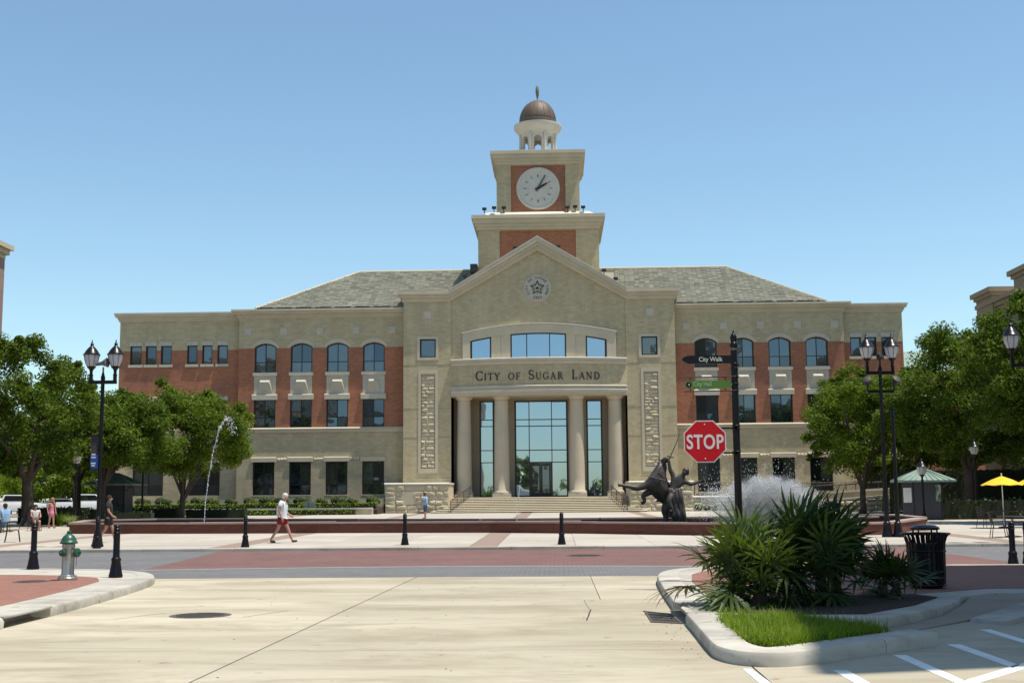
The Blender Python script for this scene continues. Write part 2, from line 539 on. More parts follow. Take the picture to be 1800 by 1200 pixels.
# left corner pavement
def offs(poly, d):
    n = len(poly); out = []
    for i in range(n):
        a, b, c = Vector(poly[i - 1]), Vector(poly[i]), Vector(poly[(i + 1) % n])
        e1 = (b - a).normalized(); e2 = (c - b).normalized()
        n1 = Vector((-e1.y, e1.x)); n2 = Vector((-e2.y, e2.x))
        m = (n1 + n2)
        m = m / max(m.dot(n1), .3)
        out.append(tuple(b + m * d))
    return out
def kerb_run(name, pts, width, h, par=None, mat=None, seg_len=3.0, closed=False, rnd_r=.035):
    """rounded kerb stones along a polyline (outer face on the right of travel)"""
    P = [Vector(p) for p in pts]
    # resample
    prof = [(0.0, -.05), (-.012, h - rnd_r * 1.6), (rnd_r * .35, h - rnd_r * .35), (rnd_r * 1.3, h), (width, h + .002), (width, -.05)]
    nrm = []
    for i in range(len(P)):
        d = (P[min(i + 1, len(P) - 1)] - P[max(i - 1, 0)]).normalized()
        nrm.append(Vector((-d.y, d.x)))
    run, start = 0.0, 0
    pieces = []
    for i in range(1, len(P)):
        run += (P[i] - P[i - 1]).length
        if run >= seg_len or i == len(P) - 1:
            pieces.append((start, i)); start = i; run = 0.0
    for a, b in pieces:
        mb = MB(); vs = []; k = len(prof)
        for i in range(a, b + 1):
            p = P[i].copy()
            if i == a and b > a: p += (P[a + 1] - P[a]).normalized() * .006
            if i == b and b > a: p -= (P[b] - P[b - 1]).normalized() * .006
            for o, z in prof:
                q = p + nrm[i] * o
                vs.append((q.x, q.y, z))
        fs = []
        L = b - a + 1
        for i in range(L - 1):
            for j in range(k - 1):
                fs.append((i * k + j, (i + 1) * k + j, (i + 1) * k + j + 1, i * k + j + 1))
        fs.append(tuple(range(k))); fs.append(tuple(range((L - 1) * k + k - 1, (L - 1) * k - 1, -1)))
        mb.add(vs, fs)
        mb.build('kerb_stone', mat or KERBC, par, smooth=40, recalc=True)

def smooth_pts(pts, n=6):
    out = []
    P = [Vector(p) for p in pts]
    for i in range(len(P) - 1):
        p0, p1, p2, p3 = P[max(i - 1, 0)], P[i], P[i + 1], P[min(i + 2, len(P) - 1)]
        for k in range(n):
            t = k / n
            out.append(tuple(0.5 * ((2 * p1) + (-p0 + p2) * t + (2 * p0 - 5 * p1 + 4 * p2 - p3) * t * t + (-p0 + 3 * p1 - 3 * p2 + p3) * t ** 3)))
    out.append(tuple(P[-1]))
    return out

lk = [(-5.9, -20), (-5.9, 8), (-5.9, 16.4), (-5.93, 16.45)]
lk2 = smooth_pts([(-5.97, 18.1), (-6.05, 19.6), (-6.2, 21.6), (-6.42, 23.6), (-6.75, 25.2), (-7.45, 26.6), (-8.6, 27.55), (-10.2, 28.1), (-12.5, 28.3)], 5) + [(-30, 28.3), (-70, 28.3)]
lw = MB()
inner = [(-6.2, -20), (-6.2, 16.4)] + [(x - .28, y - .1) for x, y in lk2[:20]] + [(x, y - .3) for x, y in lk2[20:]] + [(-70, -20)]
pv_left = tag(lw.prism(inner, -.05, .146).build('corner_pavement', KERBC), kind='structure')
kerb_run('kerb', [(-5.9, -20), (-5.9, -10), (-5.9, 0), (-5.9, 8), (-5.9, 12.5), (-5.9, 16.42)], .34, .15, pv_left)
kerb_run('kerb', lk2, .34, .15, pv_left)
br_in = [(-6.75, -20), (-6.75, 18.0), (-6.85, 19.6), (-7.05, 21.9), (-7.3, 23.6), (-7.75, 24.7), (-8.5, 25.3), (-9.6, 25.75), (-12.5, 26.1), (-70, 26.1), (-70, -20)]
MB().prism(br_in, .147, .1505, bottom=False).build('brick_paving', WALKRED, pv_left)
gb = [(-12.5, 26.11), (-10.3, 25.9), (-11.4, 26.9), (-70, 26.9), (-70, 26.11)]
MB().prism(gb, .147, .1502, bottom=False).build('paver_border', PAVERGREY, pv_left)
# storm inlet opening in that kerb: a cast lid slab bridging a dark box
inl = empty('storm_inlet', (-6.1, 17.25, 0), 'dark storm drain opening in the kerb near the hydrant', 'storm drain')
MB().prism([(-5.9, 16.44), (-5.93, 18.08), (-6.28, 18.08), (-6.28, 16.44)], .125, .162).build('lid_slab', KERBC, inl, bevel=.012)
MB().box(-6.9, -5.98, 16.44, 18.08, -.6, -.03).box(-6.35, -6.28, 16.44, 18.08, -.04, .1).build('drain_box', DARKG, inl)

# right island and pavement
rk_left = smooth_pts([(5.2, 27.45), (4.3, 26.9), (3.72, 25.9), (3.46, 24.4), (3.33, 22.0), (3.26, 20.0), (3.22, 18.62)], 4)
rk_left2 = smooth_pts([(3.2, 16.62), (3.17, 15.0), (3.14, 13.6), (3.17, 13.05), (3.34, 12.66), (3.68, 12.52), (4.05, 12.72), (4.7, 13.3), (5.3, 13.82), (5.78, 14.25)], 4)
isl = [(5.2, 27.2), (4.4, 26.7), (3.95, 25.9), (3.7, 24.4), (3.56, 22), (3.5, 20), (3.45, 18.6), (3.45, 16.6), (4.4, 16.28), (5.5, 16.3), (6.6, 17.6), (7.55, 19.35), (9, 19.95), (12, 20.1), (70, 20.1), (70, 27.2)]
pv_right = tag(MB().prism(isl, -.05, .146).build('island_pavement', KERBC), kind='structure')
kerb_run('kerb', rk_left, .40, .15, pv_right)
kerb_run('kerb', rk_left2, .36, .15, pv_right)
kerb_run('kerb', smooth_pts([(4.1, 16.02), (4.8, 15.98), (5.6, 16.0), (6.15, 16.55), (6.8, 17.4), (7.3, 18.3), (7.75, 19.25), (8.6, 19.75), (10, 19.95), (12, 20.0)], 4) + [(30, 20.0), (70, 20.0)], .32, .15, pv_right)
kerb_run('kerb', [(70, 27.5), (40, 27.5), (25, 27.5), (15, 27.5), (10, 27.5), (7.4, 27.5), (5.2, 27.45)], .36, .15, pv_right)
brk = [(5.6, 26.6), (4.6, 25.9), (4.15, 24.6), (3.93, 22.6), (3.86, 20.6), (3.83, 19.2), (5.0, 19.2), (7.1, 19.6), (8.5, 20.5), (12, 20.6), (70, 20.6), (70, 27.1), (6.4, 27.1)]
MB().prism(brk, .147, .1505, bottom=False).build('brick_paving', WALKRED, pv_right)
MB().prism([(3.8, 19.1), (3.62, 16.7), (4.5, 16.35), (5.5, 16.36), (6.5, 17.62), (7.2, 18.9), (7.0, 19.5), (5, 19.1)], .13, .156, bottom=False).build('mulch_bed', MULCH, pv_right)
MB().prism([(3.52, 15.9), (3.5, 13.4), (3.72, 12.86), (5.35, 14.3), (4.3, 15.9)], -.05, .11, bottom=False).build('soil_bed', MULCH, pv_right)
MB().prism([(3.55, 16.6), (3.5, 15.9), (4.2, 15.9), (4.1, 16.3)], -.05, .13).build('kerb_link', KERBC, pv_right)
# tan ramp and its wedge kerb by the parking bays
MB().prism([(5.65, 15.4), (6.9, 16.75), (8.4, 18.2), (12, 19.2), (12, 19.94), (10, 19.9), (8.6, 19.7), (7.78, 19.2), (7.32, 18.25), (6.8, 17.3), (6.15, 16.5), (5.62, 15.98)], -.01, lambda x, y: .006 + max(0, min((y - 16.2) / 3.6, 1)) * .13, bottom=False).build('tan_ramp', TANC, pv_right)
MB().add([(6.95, 16.75, 0), (7.28, 16.3, 0), (9.2, 18.4, 0), (8.75, 18.8, 0), (6.97, 16.75, .05), (7.28, 16.32, .05), (9.2, 18.4, .17), (8.75, 18.8, .17)],
         [(4, 5, 6, 7), (0, 1, 5, 4), (1, 2, 6, 5), (2, 3, 7, 6), (3, 0, 4, 7)]).build('wedge_kerb', KERBC, pv_right)
MB().prism([(9.2, 18.35), (60, 18.35), (60, 20.0), (8.8, 20.0)], -.05, .15).build('side_walk', KERBC, pv_right)
# storm grate and inlet on that side
gr = empty('storm_grate', (2.95, 17.5, 0), 'square ribbed drain grate in the street beside the island kerb', 'drain grate')
MB().prism([(2.77, 16.9), (3.14, 16.7), (3.12, 18.0), (2.80, 18.5)], -.02, .003, bottom=False).build('pit', DARKG, gr)
for k in range(5):
    t = k / 4
    y0 = 16.9 + t * 1.55; y1 = 16.72 + t * 1.25
    MB().bar((2.77, y0, .006), (3.14, y1, .006), .05, .012).build('grate_bar', IRON, gr)
for s in (0, 1):
    MB().bar((2.765 + .38 * s, 16.87 - .2 * s, .006), (2.79 + .335 * s, 18.5 - .5 * s, .006), .03, .014).build('frame_bar', IRON, gr)
il2 = empty('kerb_inlet', (3.3, 17.6, 0), 'dark kerb inlet behind the ribbed drain grate', 'storm drain')
MB().prism([(3.21, 16.64), (3.2, 18.6), (3.62, 18.6), (3.62, 16.64)], .11, .1535).build('lid_slab', KERBC, il2, bevel=.012)
MB().box(3.29, 3.7, 16.64, 18.6, -.5, -.03).box(3.6, 3.66, 16.64, 18.6, -.04, .1).build('drain_box', DARKG, il2)

# painted bay markings
mk = tag(MB().prism([(3.31, 12.41), (3.39, 12.41), (3.45, 11.0), (3.33, 11.0)], .001, .004, bottom=False).build('parking_marking', PAINTW), kind='structure')
for poly in ([(4.16, 12.27), (4.30, 12.27), (4.33, 10.6), (4.19, 10.6)],
             [(5.04, 13.4), (5.18, 13.4), (5.2, 11.62), (5.07, 11.45)],
             [(5.89, 14.32), (6.04, 14.32), (6.07, 12.6), (5.93, 12.42)],
             [(6.77, 15.83), (6.91, 15.83), (6.93, 13.6), (6.79, 13.45)],
             [(7.6, 16.4), (7.74, 16.4), (7.8, 14.6), (7.66, 14.45)],
             [(4.33, 10.55), (4.45, 10.45), (8.6, 15.45), (8.5, 15.58)]):
    MB().prism(poly, .001, .0042, bottom=False).build('paint_stripe', PAINTW, mk)

# short saw cuts and cracks in the street
for a, b, w in (((-3.05, 17.9), (-2.62, 18.9), .022), ((-4.87, 17.7), (-4.40, 18.6), .018), ((1.9, 17.2), (2.0, 18.9), .022), ((-5.3, 11.9), (-4.9, 12.15), .02), ((1.97, 18.9), (1.93, 20.6), .008), ((-5.6, 14.6), (-4.2, 15.0), .008), ((-.9, 21.4), (.8, 20.6), .007), ((-8.4, 12), (-5.4, 12.03), .012)):
    a, b = Vector((*a, .0015)), Vector((*b, .0015))
    mb = MB()
    n = 7
    P = [a.lerp(b, i / n) + Vector((rnd.uniform(-.008, .008), rnd.uniform(-.008, .008), 0)) for i in range(n + 1)]
    for i in range(n):
        d = (P[i + 1] - P[i]).normalized(); s = Vector((-d.y, d.x, 0)) * w / 2
        mb.quad(P[i] - s, P[i + 1] - s, P[i + 1] + s, P[i] + s)
    mb.build('saw_cut', DARKG, road)
# manhole and valve covers
def cover(name, x, y, z, r, label, cat):
    o = empty(name, (x, y, z), label, cat)
    MB().lathe([(r + .05, -.02), (r + .05, .003), (r + .005, .004), (r, .001)], (x, y, z), 32).build('ring', IRON, o)
    mb = MB().lathe([(r - .012, -.01), (r - .012, .006)], (x, y, z), 32)
    for i in range(-4, 5):
        w = math.sqrt(max(0, (r - .05) ** 2 - (i * r / 5) ** 2))
        mb.box(x - w, x + w, y + i * r / 5 - .015, y + i * r / 5 + .015, z + .004, z + .012)
    mb.build('lid', IRON, o)
cover('manhole_cover', -3.76, 18.2, 0.0, .40, 'round dark iron manhole cover in the pale concrete street', 'manhole cover')
cover('valve_cover', -8.62, 23.6, .1505, .3, 'dark iron cover set in the red brick pavement by the hydrant', 'valve cover')
cover('utility_cover', 2.3, 35.6, .005, .5, 'round cover in the red brick crossing of the cross street', 'manhole cover')
# ------------------------------------------------------------------ city hall
AX = 0.13
hall = empty('city_hall', (AX, 106.0, .35), 'three storey brick and buff stone civic hall with a domed clock tower and columned entrance', 'civic building')
WY, CY, EY = 107.0, 106.0, 107.55

def wall(mb, x0, x1, z0, z1, y, ops=(), dep=.28):
    o2 = []
    for a, b, c, d in ops:
        a, b, c, d = max(a, x0), min(b, x1), max(c, z0), min(d, z1)
        if b - a > 1e-4 and d - c > 1e-4: o2.append((a, b, c, d))
    xs = sorted({x0, x1, *[o[0] for o in o2], *[o[1] for o in o2]})
    zs = sorted({z0, z1, *[o[2] for o in o2], *[o[3] for o in o2]})
    for i in range(len(xs) - 1):
        for j in range(len(zs) - 1):
            cx, cz = (xs[i] + xs[i + 1]) / 2, (zs[j] + zs[j + 1]) / 2
            if any(o[0] < cx < o[1] and o[2] < cz < o[3] for o in o2): continue
            mb.quad((xs[i], y, zs[j]), (xs[i + 1], y, zs[j]), (xs[i + 1], y, zs[j + 1]), (xs[i], y, zs[j + 1]))
    for a, b, c, d in o2:
        mb.quad((a, y, c), (a, y, d), (a, y + dep, d), (a, y + dep, c))
        mb.quad((b, y, d), (b, y, c), (b, y + dep, c), (b, y + dep, d))
        if c > z0 + 1e-4: mb.quad((a, y, c), (a, y + dep, c), (b, y + dep, c), (b, y, c))
        if d < z1 - 1e-4: mb.quad((a, y, d), (b, y, d), (b, y + dep, d), (a, y + dep, d))

def arch_curve(x0, x1, zs, zc, n=10):
    w = (x1 - x0) / 2; h = zc - zs
    R = (w * w + h * h) / (2 * h); cx = (x0 + x1) / 2; cz = zc - R
    return [(x0 + (x1 - x0) * i / n, cz + math.sqrt(max(0, R * R - (x0 + (x1 - x0) * i / n - cx) ** 2))) for i in range(n + 1)]

def pane_obj(poly, y, mat, par, tilt=.006, th=.012):
    """one glass pane, polygon in XZ, tipped a hair like real glazing"""
    cx = sum(p[0] for p in poly) / len(poly); cz = sum(p[1] for p in poly) / len(poly)
    a, b = rnd.gauss(0, tilt), rnd.gauss(0, tilt)
    mb = MB(); mb.ext(poly, y, y + th)
    mb.v = [(x, yy + (x - cx) * a + (z - cz) * b, z) for x, yy, z in mb.v]
    return mb.build('pane', mat, par)

def window(xs, zs, y, mat=None, arch=None, fw=.05, dep=.09, tilt=.006, name='window', par=None):
    """frame bars with separate panes; arch = crown height above zs[-1] springing"""
    mat = mat or GLASS
    f = MB()
    x0, x1, z0, z1 = xs[0], xs[-1], zs[0], zs[-1]
    top = lambda x: z1
    if arch:
        w = (x1 - x0) / 2; R = (w * w + arch * arch) / (2 * arch); cx = (x0 + x1) / 2
        top = lambda x: z1 + arch - R + math.sqrt(max(0, R * R - (x - cx) ** 2))
    for i, x in enumerate(xs):
        a = x if i == 0 else (x - fw * 2 if i == len(xs) - 1 else x - fw / 2)
        b = a + (fw * 2 if i in (0, len(xs) - 1) else fw)
        f.ext([(a, z0), (b, z0), (b, top(b)), (a, top(a))], y - dep, y - .005)
    for j, z in enumerate(zs):
        if j == len(zs) - 1 and arch: continue
        a = z if j == 0 else (z - fw * 1.6 if j == len(zs) - 1 else z - fw / 2)
        b = a + (fw * 1.6 if j in (0, len(zs) - 1) else fw)
        f.box(x0 + .01, x1 - .01, y - dep + .004, y - .007, a, b)
    if arch:
        ps = [(x0 + (x1 - x0) * i / 8) for i in range(9)]
        f.strip([(x, top(x)) for x in ps], [(x, top(x) - fw * 2) for x in ps], y - dep + .002, y - .006)
    fr = f.build(name, FRAME, par or hall)
    for i in range(len(xs) - 1):
        for j in range(len(zs) - 1):
            a, b, c, d = xs[i], xs[i + 1], zs[j], zs[j + 1]
            if j == len(zs) - 2 and arch:
                n = 6
                poly = [(a, c), (b, c)] + [(b + (a - b) * k / n, top(b + (a - b) * k / n)) for k in range(n + 1)]
            else:
                poly = [(a, c), (b, c), (b, d), (a, d)]
            pm = mat
            if mat is GLASS and rnd.random() < .55: pm = rnd.choice(GLASSV)
            pane_obj(poly, y, pm, fr, tilt * (1.7 if mat is GLASS else 1))
    return fr

def stone_block(x0, x1, z0, z1, y, pr=.09, name='stone', par=None, mat=None):
    """split-faced stone with a lumpy face"""
    g = .005
    x0 += g; x1 -= g; z0 += g; z1 -= g
    w, h = x1 - x0, z1 - z0
    r = lambda a: rnd.uniform(-a, a)
    i1, i2 = .16 * w, .2 * h
    fx0, fx1 = x0 + i1 * rnd.uniform(.4, 1.3), x1 - i1 * rnd.uniform(.4, 1.3)
    fz0, fz1 = z0 + i2 * rnd.uniform(.4, 1.2), z1 - i2 * rnd.uniform(.8, 2.2)
    p = pr * rnd.uniform(.55, 1.5)
    cx = (x0 + x1) / 2 + r(.2 * w); cz = (z0 + z1) / 2 + r(.15 * h)
    v = [(x0, y, z0), (x1, y, z0), (x1, y, z1), (x0, y, z1),
         (x0, y - .02, z0), (x1, y - .02, z0), (x1, y - .02, z1), (x0, y - .02, z1),
         (fx0, y - p + r(.02), fz0), (fx1, y - p + r(.02), fz0), (fx1, y - p + r(.02), fz1), (fx0, y - p + r(.02), fz1), (cx, y - p * 1.25, cz)]
    f = [(0, 1, 5, 4), (1, 2, 6, 5), (2, 3, 7, 6), (3, 0, 4, 7), (4, 5, 9, 8), (5, 6, 10, 9), (6, 7, 11, 10), (7, 4, 8, 11), (8, 9, 12), (9, 10, 12), (10, 11, 12), (11, 8, 12)]
    return MB().add(v, f).build(name, mat or ROUGH, par or hall)

bay = 3.22
WW = .965                                          # half width of a bay window
def wing(sx, xin, xout, centers, sq):
    xa, xb = min(xin, xout), max(xin, xout)
    o1 = [(c - WW, c + WW, 1.98, 4.86) for c in centers]
    o2 = [(c - WW, c + WW, 7.86, 10.31) for c in centers]
    o3 = [(c - WW, c + WW, 12.74, 15.33) for c in centers]
    m = MB(); wall(m, xa, xb, .2, 7.42, WY, o1); m.build('wall', STONE, hall)
    m = MB(); wall(m, xa, xb, 7.8, 14.9, WY, [(c - WW, c + WW, 7.86, 10.8) for c in centers] + [(c - WW, c + WW, 10.8, 15.33) for c in centers]); m.build('brick_wall', BRICK, hall)
    m = MB(); wall(m, xa, xb, 14.9, 17.55, WY - .02, o3, .3); m.build('wall', STONE, hall)
    # water table
    m = MB(); m.box(xa, xb, WY - .10, WY + .1, 7.42, 7.72); m.cbox(xa, xb, WY - .19, WY + .1, 7.72, 7.86, .11)
    m.build('water_table', TRIM, hall)
    # base course
    MB().box(xa, xb, WY - .08, WY + .1, .2, 1.42).build('base_course', TRIM, hall)
    # cornice
    m = MB()
    xe = xout + sx * 0
    for z0, z1, p in ((17.55, 17.72, .10), (17.72, 17.95, .20), (17.95, 18.17, .46), (18.17, 18.34, .62)):
        e = p if abs(xout) > 20 else 0
        m.box(min(xin, xout + sx * e), max(xin, xout + sx * e), WY - p, WY + .8, z0, z1)
    m.build('cornice', TRIM, hall)
    for c in centers:
        window([c - WW, c, c + WW], [1.98, 2.85, 4.86], WY + .24)
        window([c - WW, c, c + WW], [7.84, 8.75, 10.35], WY + .24)
        window([c - WW, c, c + WW], [12.72, 13.66, 15.0], WY + .24, arch=.33)
        # arched head: stone corner pieces and a proud arch band
        cv = arch_curve(c - WW, c + WW, 15.0, 15.33)
        m = MB(); m.strip(cv, [(x, 15.36) for x, z in cv], WY - .02, WY + .14)
        ob = arch_curve(c - WW - .2, c + WW + .2, 15.14, 15.72); ib = arch_curve(c - WW - .2, c + WW + .2, 14.86, 15.345)
        m.strip(ob, ib, WY - .08, WY - .021)
        m.build('arch_head', TRIM, hall)
        MB().cbox(c - WW - .15, c + WW + .15, WY - .14, WY + .2, 4.86, 5.28, .06).build('lintel', TRIM, hall)
        MB().box(c - WW - .05, c + WW + .05, WY - .06, WY + .2, 1.88, 1.98).build('sill', TRIM, hall)
        # spandrel with a raised faceted block
        m = MB(); m.box(c - WW, c + WW, WY + .0, WY + .25, 10.8, 12.45)
        v = []
        yb = WY - .002
        v = [(c - .66, yb, 11.0), (c + .66, yb, 11.0), (c + .52, yb, 12.25), (c - .52, yb, 12.25),
             (c - .44, yb - .26, 11.78), (c + .44, yb - .26, 11.78), (c + .36, yb - .30, 11.88), (c - .36, yb - .30, 11.88),
             (c + .44, yb - .06, 12.08), (c - .44, yb - .06, 12.08)]
        m.add(v, [(0, 1, 5, 4), (1, 2, 8, 5), (3, 0, 4, 9), (4, 5, 6, 7), (7, 6, 8, 9), (5, 8, 6), (4, 7, 9), (2, 3, 9, 8)])
        m.build('spandrel_panel', SPAND, hall)
        MB().box(c - WW - .12, c + WW + .12, WY - .12, WY + .25, 12.45, 12.74).build('sill', SPAND, hall)
        MB().cbox(c - WW - .15, c + WW + .15, WY - .20, WY + .25, 10.31, 10.8, .07).build('lintel', SPAND, hall)
    for c in sq:
        MB().box(c - .31, c + .31, WY - .06, WY, 16.1, 16.72).build('accent_block', SPAND, hall)
    # little rough stones between the ground floor lintels
    gaps = [(centers[i], centers[i + 1]) for i in range(len(centers) - 1)]
    for a, b in gaps:
        a, b = min(a, b) + WW + .22, max(a, b) - WW - .22
        n = 3
        for k in range(n):
            stone_block(a + (b - a) * k / n, a + (b - a) * (k + 1) / n, 4.96, 5.22, WY, .08)

cl = [-24.14, -20.92, -17.70, -14.48]
wing(-1, -11.75, -26.53, [c + AX * 0 for c in cl], [-25.75, -22.53, -19.31, -16.09, -12.87])
cr = [14.74, 17.96, 21.18, 24.40]
wing(1, 12.01, 26.79, cr, [13.13, 16.35, 19.57, 22.79, 26.01])

def end_block(sx, xin, xout, w3, w1):
    xa, xb = min(xin, xout), max(xin, xout)
    y = EY
    o3 = [(a, b, 13.62, 15.3) for a, b in w3]; o2 = [(a, b, 8.7, 10.38) for a, b in w3]; o1 = [(a, b, 2.0, 4.85) for a, b in w1]
    m = MB(); wall(m, xa, xb, .2, 7.42, y, o1); m.build('wall', STONE, hall)
    m = MB(); wall(m, xa, xb, 7.8, 14.88, y, o2 + o3); m.build('brick_wall', BRICK, hall)
    m = MB(); wall(m, xa, xb, 14.88, 17.5, y - .02, o3, .3); m.build('wall', STONE, hall)
    MB().cbox(xa, xb, y - .16, y + .1, 7.42, 7.84, .09).build('water_table', TRIM, hall)
    m = MB()
    for z0, z1, p in ((17.5, 17.68, .10), (17.68, 17.9, .2), (17.9, 18.1, .38), (18.1, 18.26, .46)):
        m.box(min(xin, xout + sx * p), max(xin, xout + sx * p), y - p, y + 22 + p, z0, z1)
    m.build('cornice', TRIM, hall)
    for a, b in w3:
        window([a, b], [13.6, 15.32], y + .22)
        window([a, b], [8.7, 10.4], y + .22)
        MB().box(a - .05, b + .05, y - .08, y + .2, 15.3, 15.69).build('lintel', SPAND, hall)
        MB().box(a - .13, b + .13, y - .12, y + .2, 13.38, 13.62).build('sill', SPAND, hall)
        MB().cbox(a - .13, b + .13, y - .14, y + .2, 10.38, 10.75, .06).build('lintel', SPAND, hall)
    for a, b in w1:
        window([a, (a + b) / 2, b], [2.0, 2.9, 4.87], y + .22)
        MB().box(a - .12, b + .12, y - .1, y + .2, 4.85, 5.26).build('lintel', TRIM, hall)
    # the flank of the block
    xe = xout
    m = MB(); m.quad((xe, y, .2), (xe, y + 22, .2), (xe, y + 22, 7.42), (xe, y, 7.42)); m.quad((xe, y - .02, 14.88), (xe, y + 22, 14.88), (xe, y + 22, 17.5), (xe, y - .02, 17.5)); m.build('wall', STONE, hall)
    m = MB(); m.quad((xe, y, 7.42), (xe, y + 22, 7.42), (xe, y + 22, 14.88), (xe, y, 14.88)); m.build('brick_wall', BRICK, hall)
end_block(-1, -26.53, -37.46, [(-36.49, -35.46), (-35.08, -34.1), (-33.71, -32.74), (-31.34, -30.42), (-29.98, -29.06), (-28.6, -27.68)], [(-35.95, -33.2), (-30.94, -28.15)])
end_block(1, 26.79, 32.03, [(27.45, 28.4), (28.79, 29.74), (30.17, 31.13)], [(28.1, 30.6)])
# wing returns beside the end blocks
m = MB()
for x in (-26.53, 26.79):
    m.quad((x, WY, .2), (x, EY, .2), (x, EY, 17.5), (x, WY, 17.5))
m.build('wall', STONE, hall)
# body behind, seen only from aside
MB().box(-37.3, 31.9, 109.0, 129.4, .2, 17.4).build('rear_wall', STONE, hall)

# ---- centre block
PX0, PX1 = -11.72, 12.0
LX, RX = -7.55, 7.75
for xa, xb, w in ((PX0, LX, (-10.28, -8.88)), (RX, PX1, (9.06, 10.46))):
    wa, wb = w
    pa, pb = ((-10.18, -8.94) if xa < 0 else (9.2, 10.44))
    ops = [(wa, wb, 13.8, 15.42)]
    m = MB(); wall(m, xa, xb, .2, 18.75, CY, ops + [(pa, pb, 4.15, 12.34)], .26)
    m.quad((xa, CY, .2), (xa, CY, 18.75), (xa, CY + 3.4, 18.75), (xa, CY + 3.4, .2))
    m.quad((xb, CY, 18.75), (xb, CY, .2), (xb, CY + 3.4, .2), (xb, CY + 3.4, 18.75))
    m.build('wall', STONE, hall)
    window([wa, wb], [13.8, 15.42], CY + .2, fw=.06, tilt=.02)
    m = MB()
    for a, b, c, d in ((wa - .24, wa, 13.56, 15.66), (wb, wb + .24, 13.56, 15.66)): m.box(a, b, CY - .05, CY + .2, c, d)
    m.box(wa, wb, CY - .049, CY + .2, 13.56, 13.8); m.box(wa, wb, CY - .049, CY + .2, 15.42, 15.66)
    m.build('window_surround', TRIM, hall)
    m = MB()
    m.box(pa - .24, pa, CY - .045, CY + .2, 3.75, 12.72); m.box(pb, pb + .24, CY - .045, CY + .2, 3.75, 12.72)
    m.box(pa, pb, CY - .044, CY + .2, 3.75, 4.15); m.box(pa, pb, CY - .044, CY + .2, 12.34, 12.72)
    m.box(pa, pb, CY + .1, CY + .3, 4.15, 12.34)
    m.build('panel_border', TRIM, hall)
    z = 4.17; k = 0
    while z < 12.2:
        h = min(rnd.uniform(.26, .36), 12.33 - z)
        if h < .12: break
        c = pa + (pb - pa) * (rnd.uniform(.38, .62) if k % 2 == 0 else rnd.choice([.3, .7]))
        stone_block(pa, c, z, z + h, CY + .1, .10); stone_block(c, pb, z, z + h, CY + .1, .10)
        z += h; k += 1
    cx = (xa + xb) / 2
    MB().box(cx - .35, cx + .35, CY - .05, CY, 17.2, 17.9).build('accent_block', SPAND, hall)
    MB().box(xa - .0, xb, CY - .07, CY + .1, .2, 3.3).build('base_course', STONE, hall)
    for zz in (6.8, 9.3, 13.1):
        MB().box(xa + .02, pa - .26, CY - .016, CY + .02, zz, zz + .05).build('string_course', RECESS, hall)
        MB().box(pb + .26, xb - .02, CY - .016, CY + .02, zz, zz + .05).build('string_course', RECESS, hall)

# gable wall over the portico
AXC = 0.10
apex_w, foot = 23.25, 18.75
m = MB()
m.ext([(LX + .002, 13.5), (RX - .002, 13.5), (RX - .002, foot), (AXC, apex_w), (LX + .002, foot)], CY + .12, CY + .9)
m.build('gable_wall', STONE, hall)
# cornice: level ends and raking middle, three stepped layers
for (t0, t1, p) in ((0.0, .34, .14), (.34, .62, .32), (.62, .95, .50)):
    m = MB()
    za, zb = 18.70 + t0, 18.70 + t1
    m.box(PX0 - p, LX - .12, CY - p, CY + 3.0, za, zb)
    m.box(RX + .12, PX1 + p, CY - p, CY + 3.0, za, zb)
    k0, k1 = t0 * 1.18, t1 * 1.18
    lo = [(LX - .12, za), (AXC, 23.18 + k0), (RX + .12, za)]
    hi = [(LX - .12, zb), (AXC, 23.18 + k1), (RX + .12, zb)]
    m.strip(hi, lo, CY - p, CY + .95)
    m.build('cornice', TRIM, hall)
# pale coping on the rakes
m = MB(); m.strip([(LX - .12, 19.72), (AXC, 24.40), (RX + .12, 19.72)], [(LX - .12, 19.655), (AXC, 24.31), (RX + .12, 19.655)], CY - .53, CY + 1.2)
m.build('coping', TRIMW, hall)
# gable roof running back
m = MB()
m.add([(LX - .1, CY + .9, 19.5), (AXC, CY + .9, 24.2), (RX + .1, CY + .9, 19.5), (LX - .1, CY + 8, 19.5), (AXC, CY + 8, 24.2), (RX + .1, CY + 8, 19.5)], [(0, 1, 4, 3), (1, 2, 5, 4)])
m.box(PX0, PX1, CY + 2.9, CY + 8, 17.5, 19.5)
m.build('gable_roof', STONE, hall)

# big arched window group
ring_o = arch_curve(-6.52, 6.86, 15.86, 16.6, 20); ring_i = arch_curve(-5.86, 6.06, 15.2, 15.86, 20)
m = MB()
n = 20
m.strip(ring_o, ring_i, CY - .16, CY + .12)
m.box(-6.52, -5.86, CY - .16, CY + .12, 13.52, 15.2); m.box(6.06, 6.86, CY - .16, CY + .12, 13.52, 15.2)
m.ext([(-6.52, 15.2), (-5.86, 15.2), (-6.52, 15.86)], CY - .16, CY + .12); m.ext([(6.06, 15.2), (6.86, 15.2), (6.86, 15.86)], CY - .16, CY + .12)
m.build('arch_surround', TRIM, hall)
m = MB(); oo = arch_curve(-6.62, 6.96, 15.93, 16.72, 20)
m.strip(oo, [(x, z - .1) for x, z in oo], CY - .26, CY + .12); m.build('arch_moulding', TRIMW, hall)
def ztop(x):
    w = 5.96; h = .66; R = (w * w + h * h) / (2 * h)
    return 15.86 - R + math.sqrt(R * R - (x - AXC) ** 2)
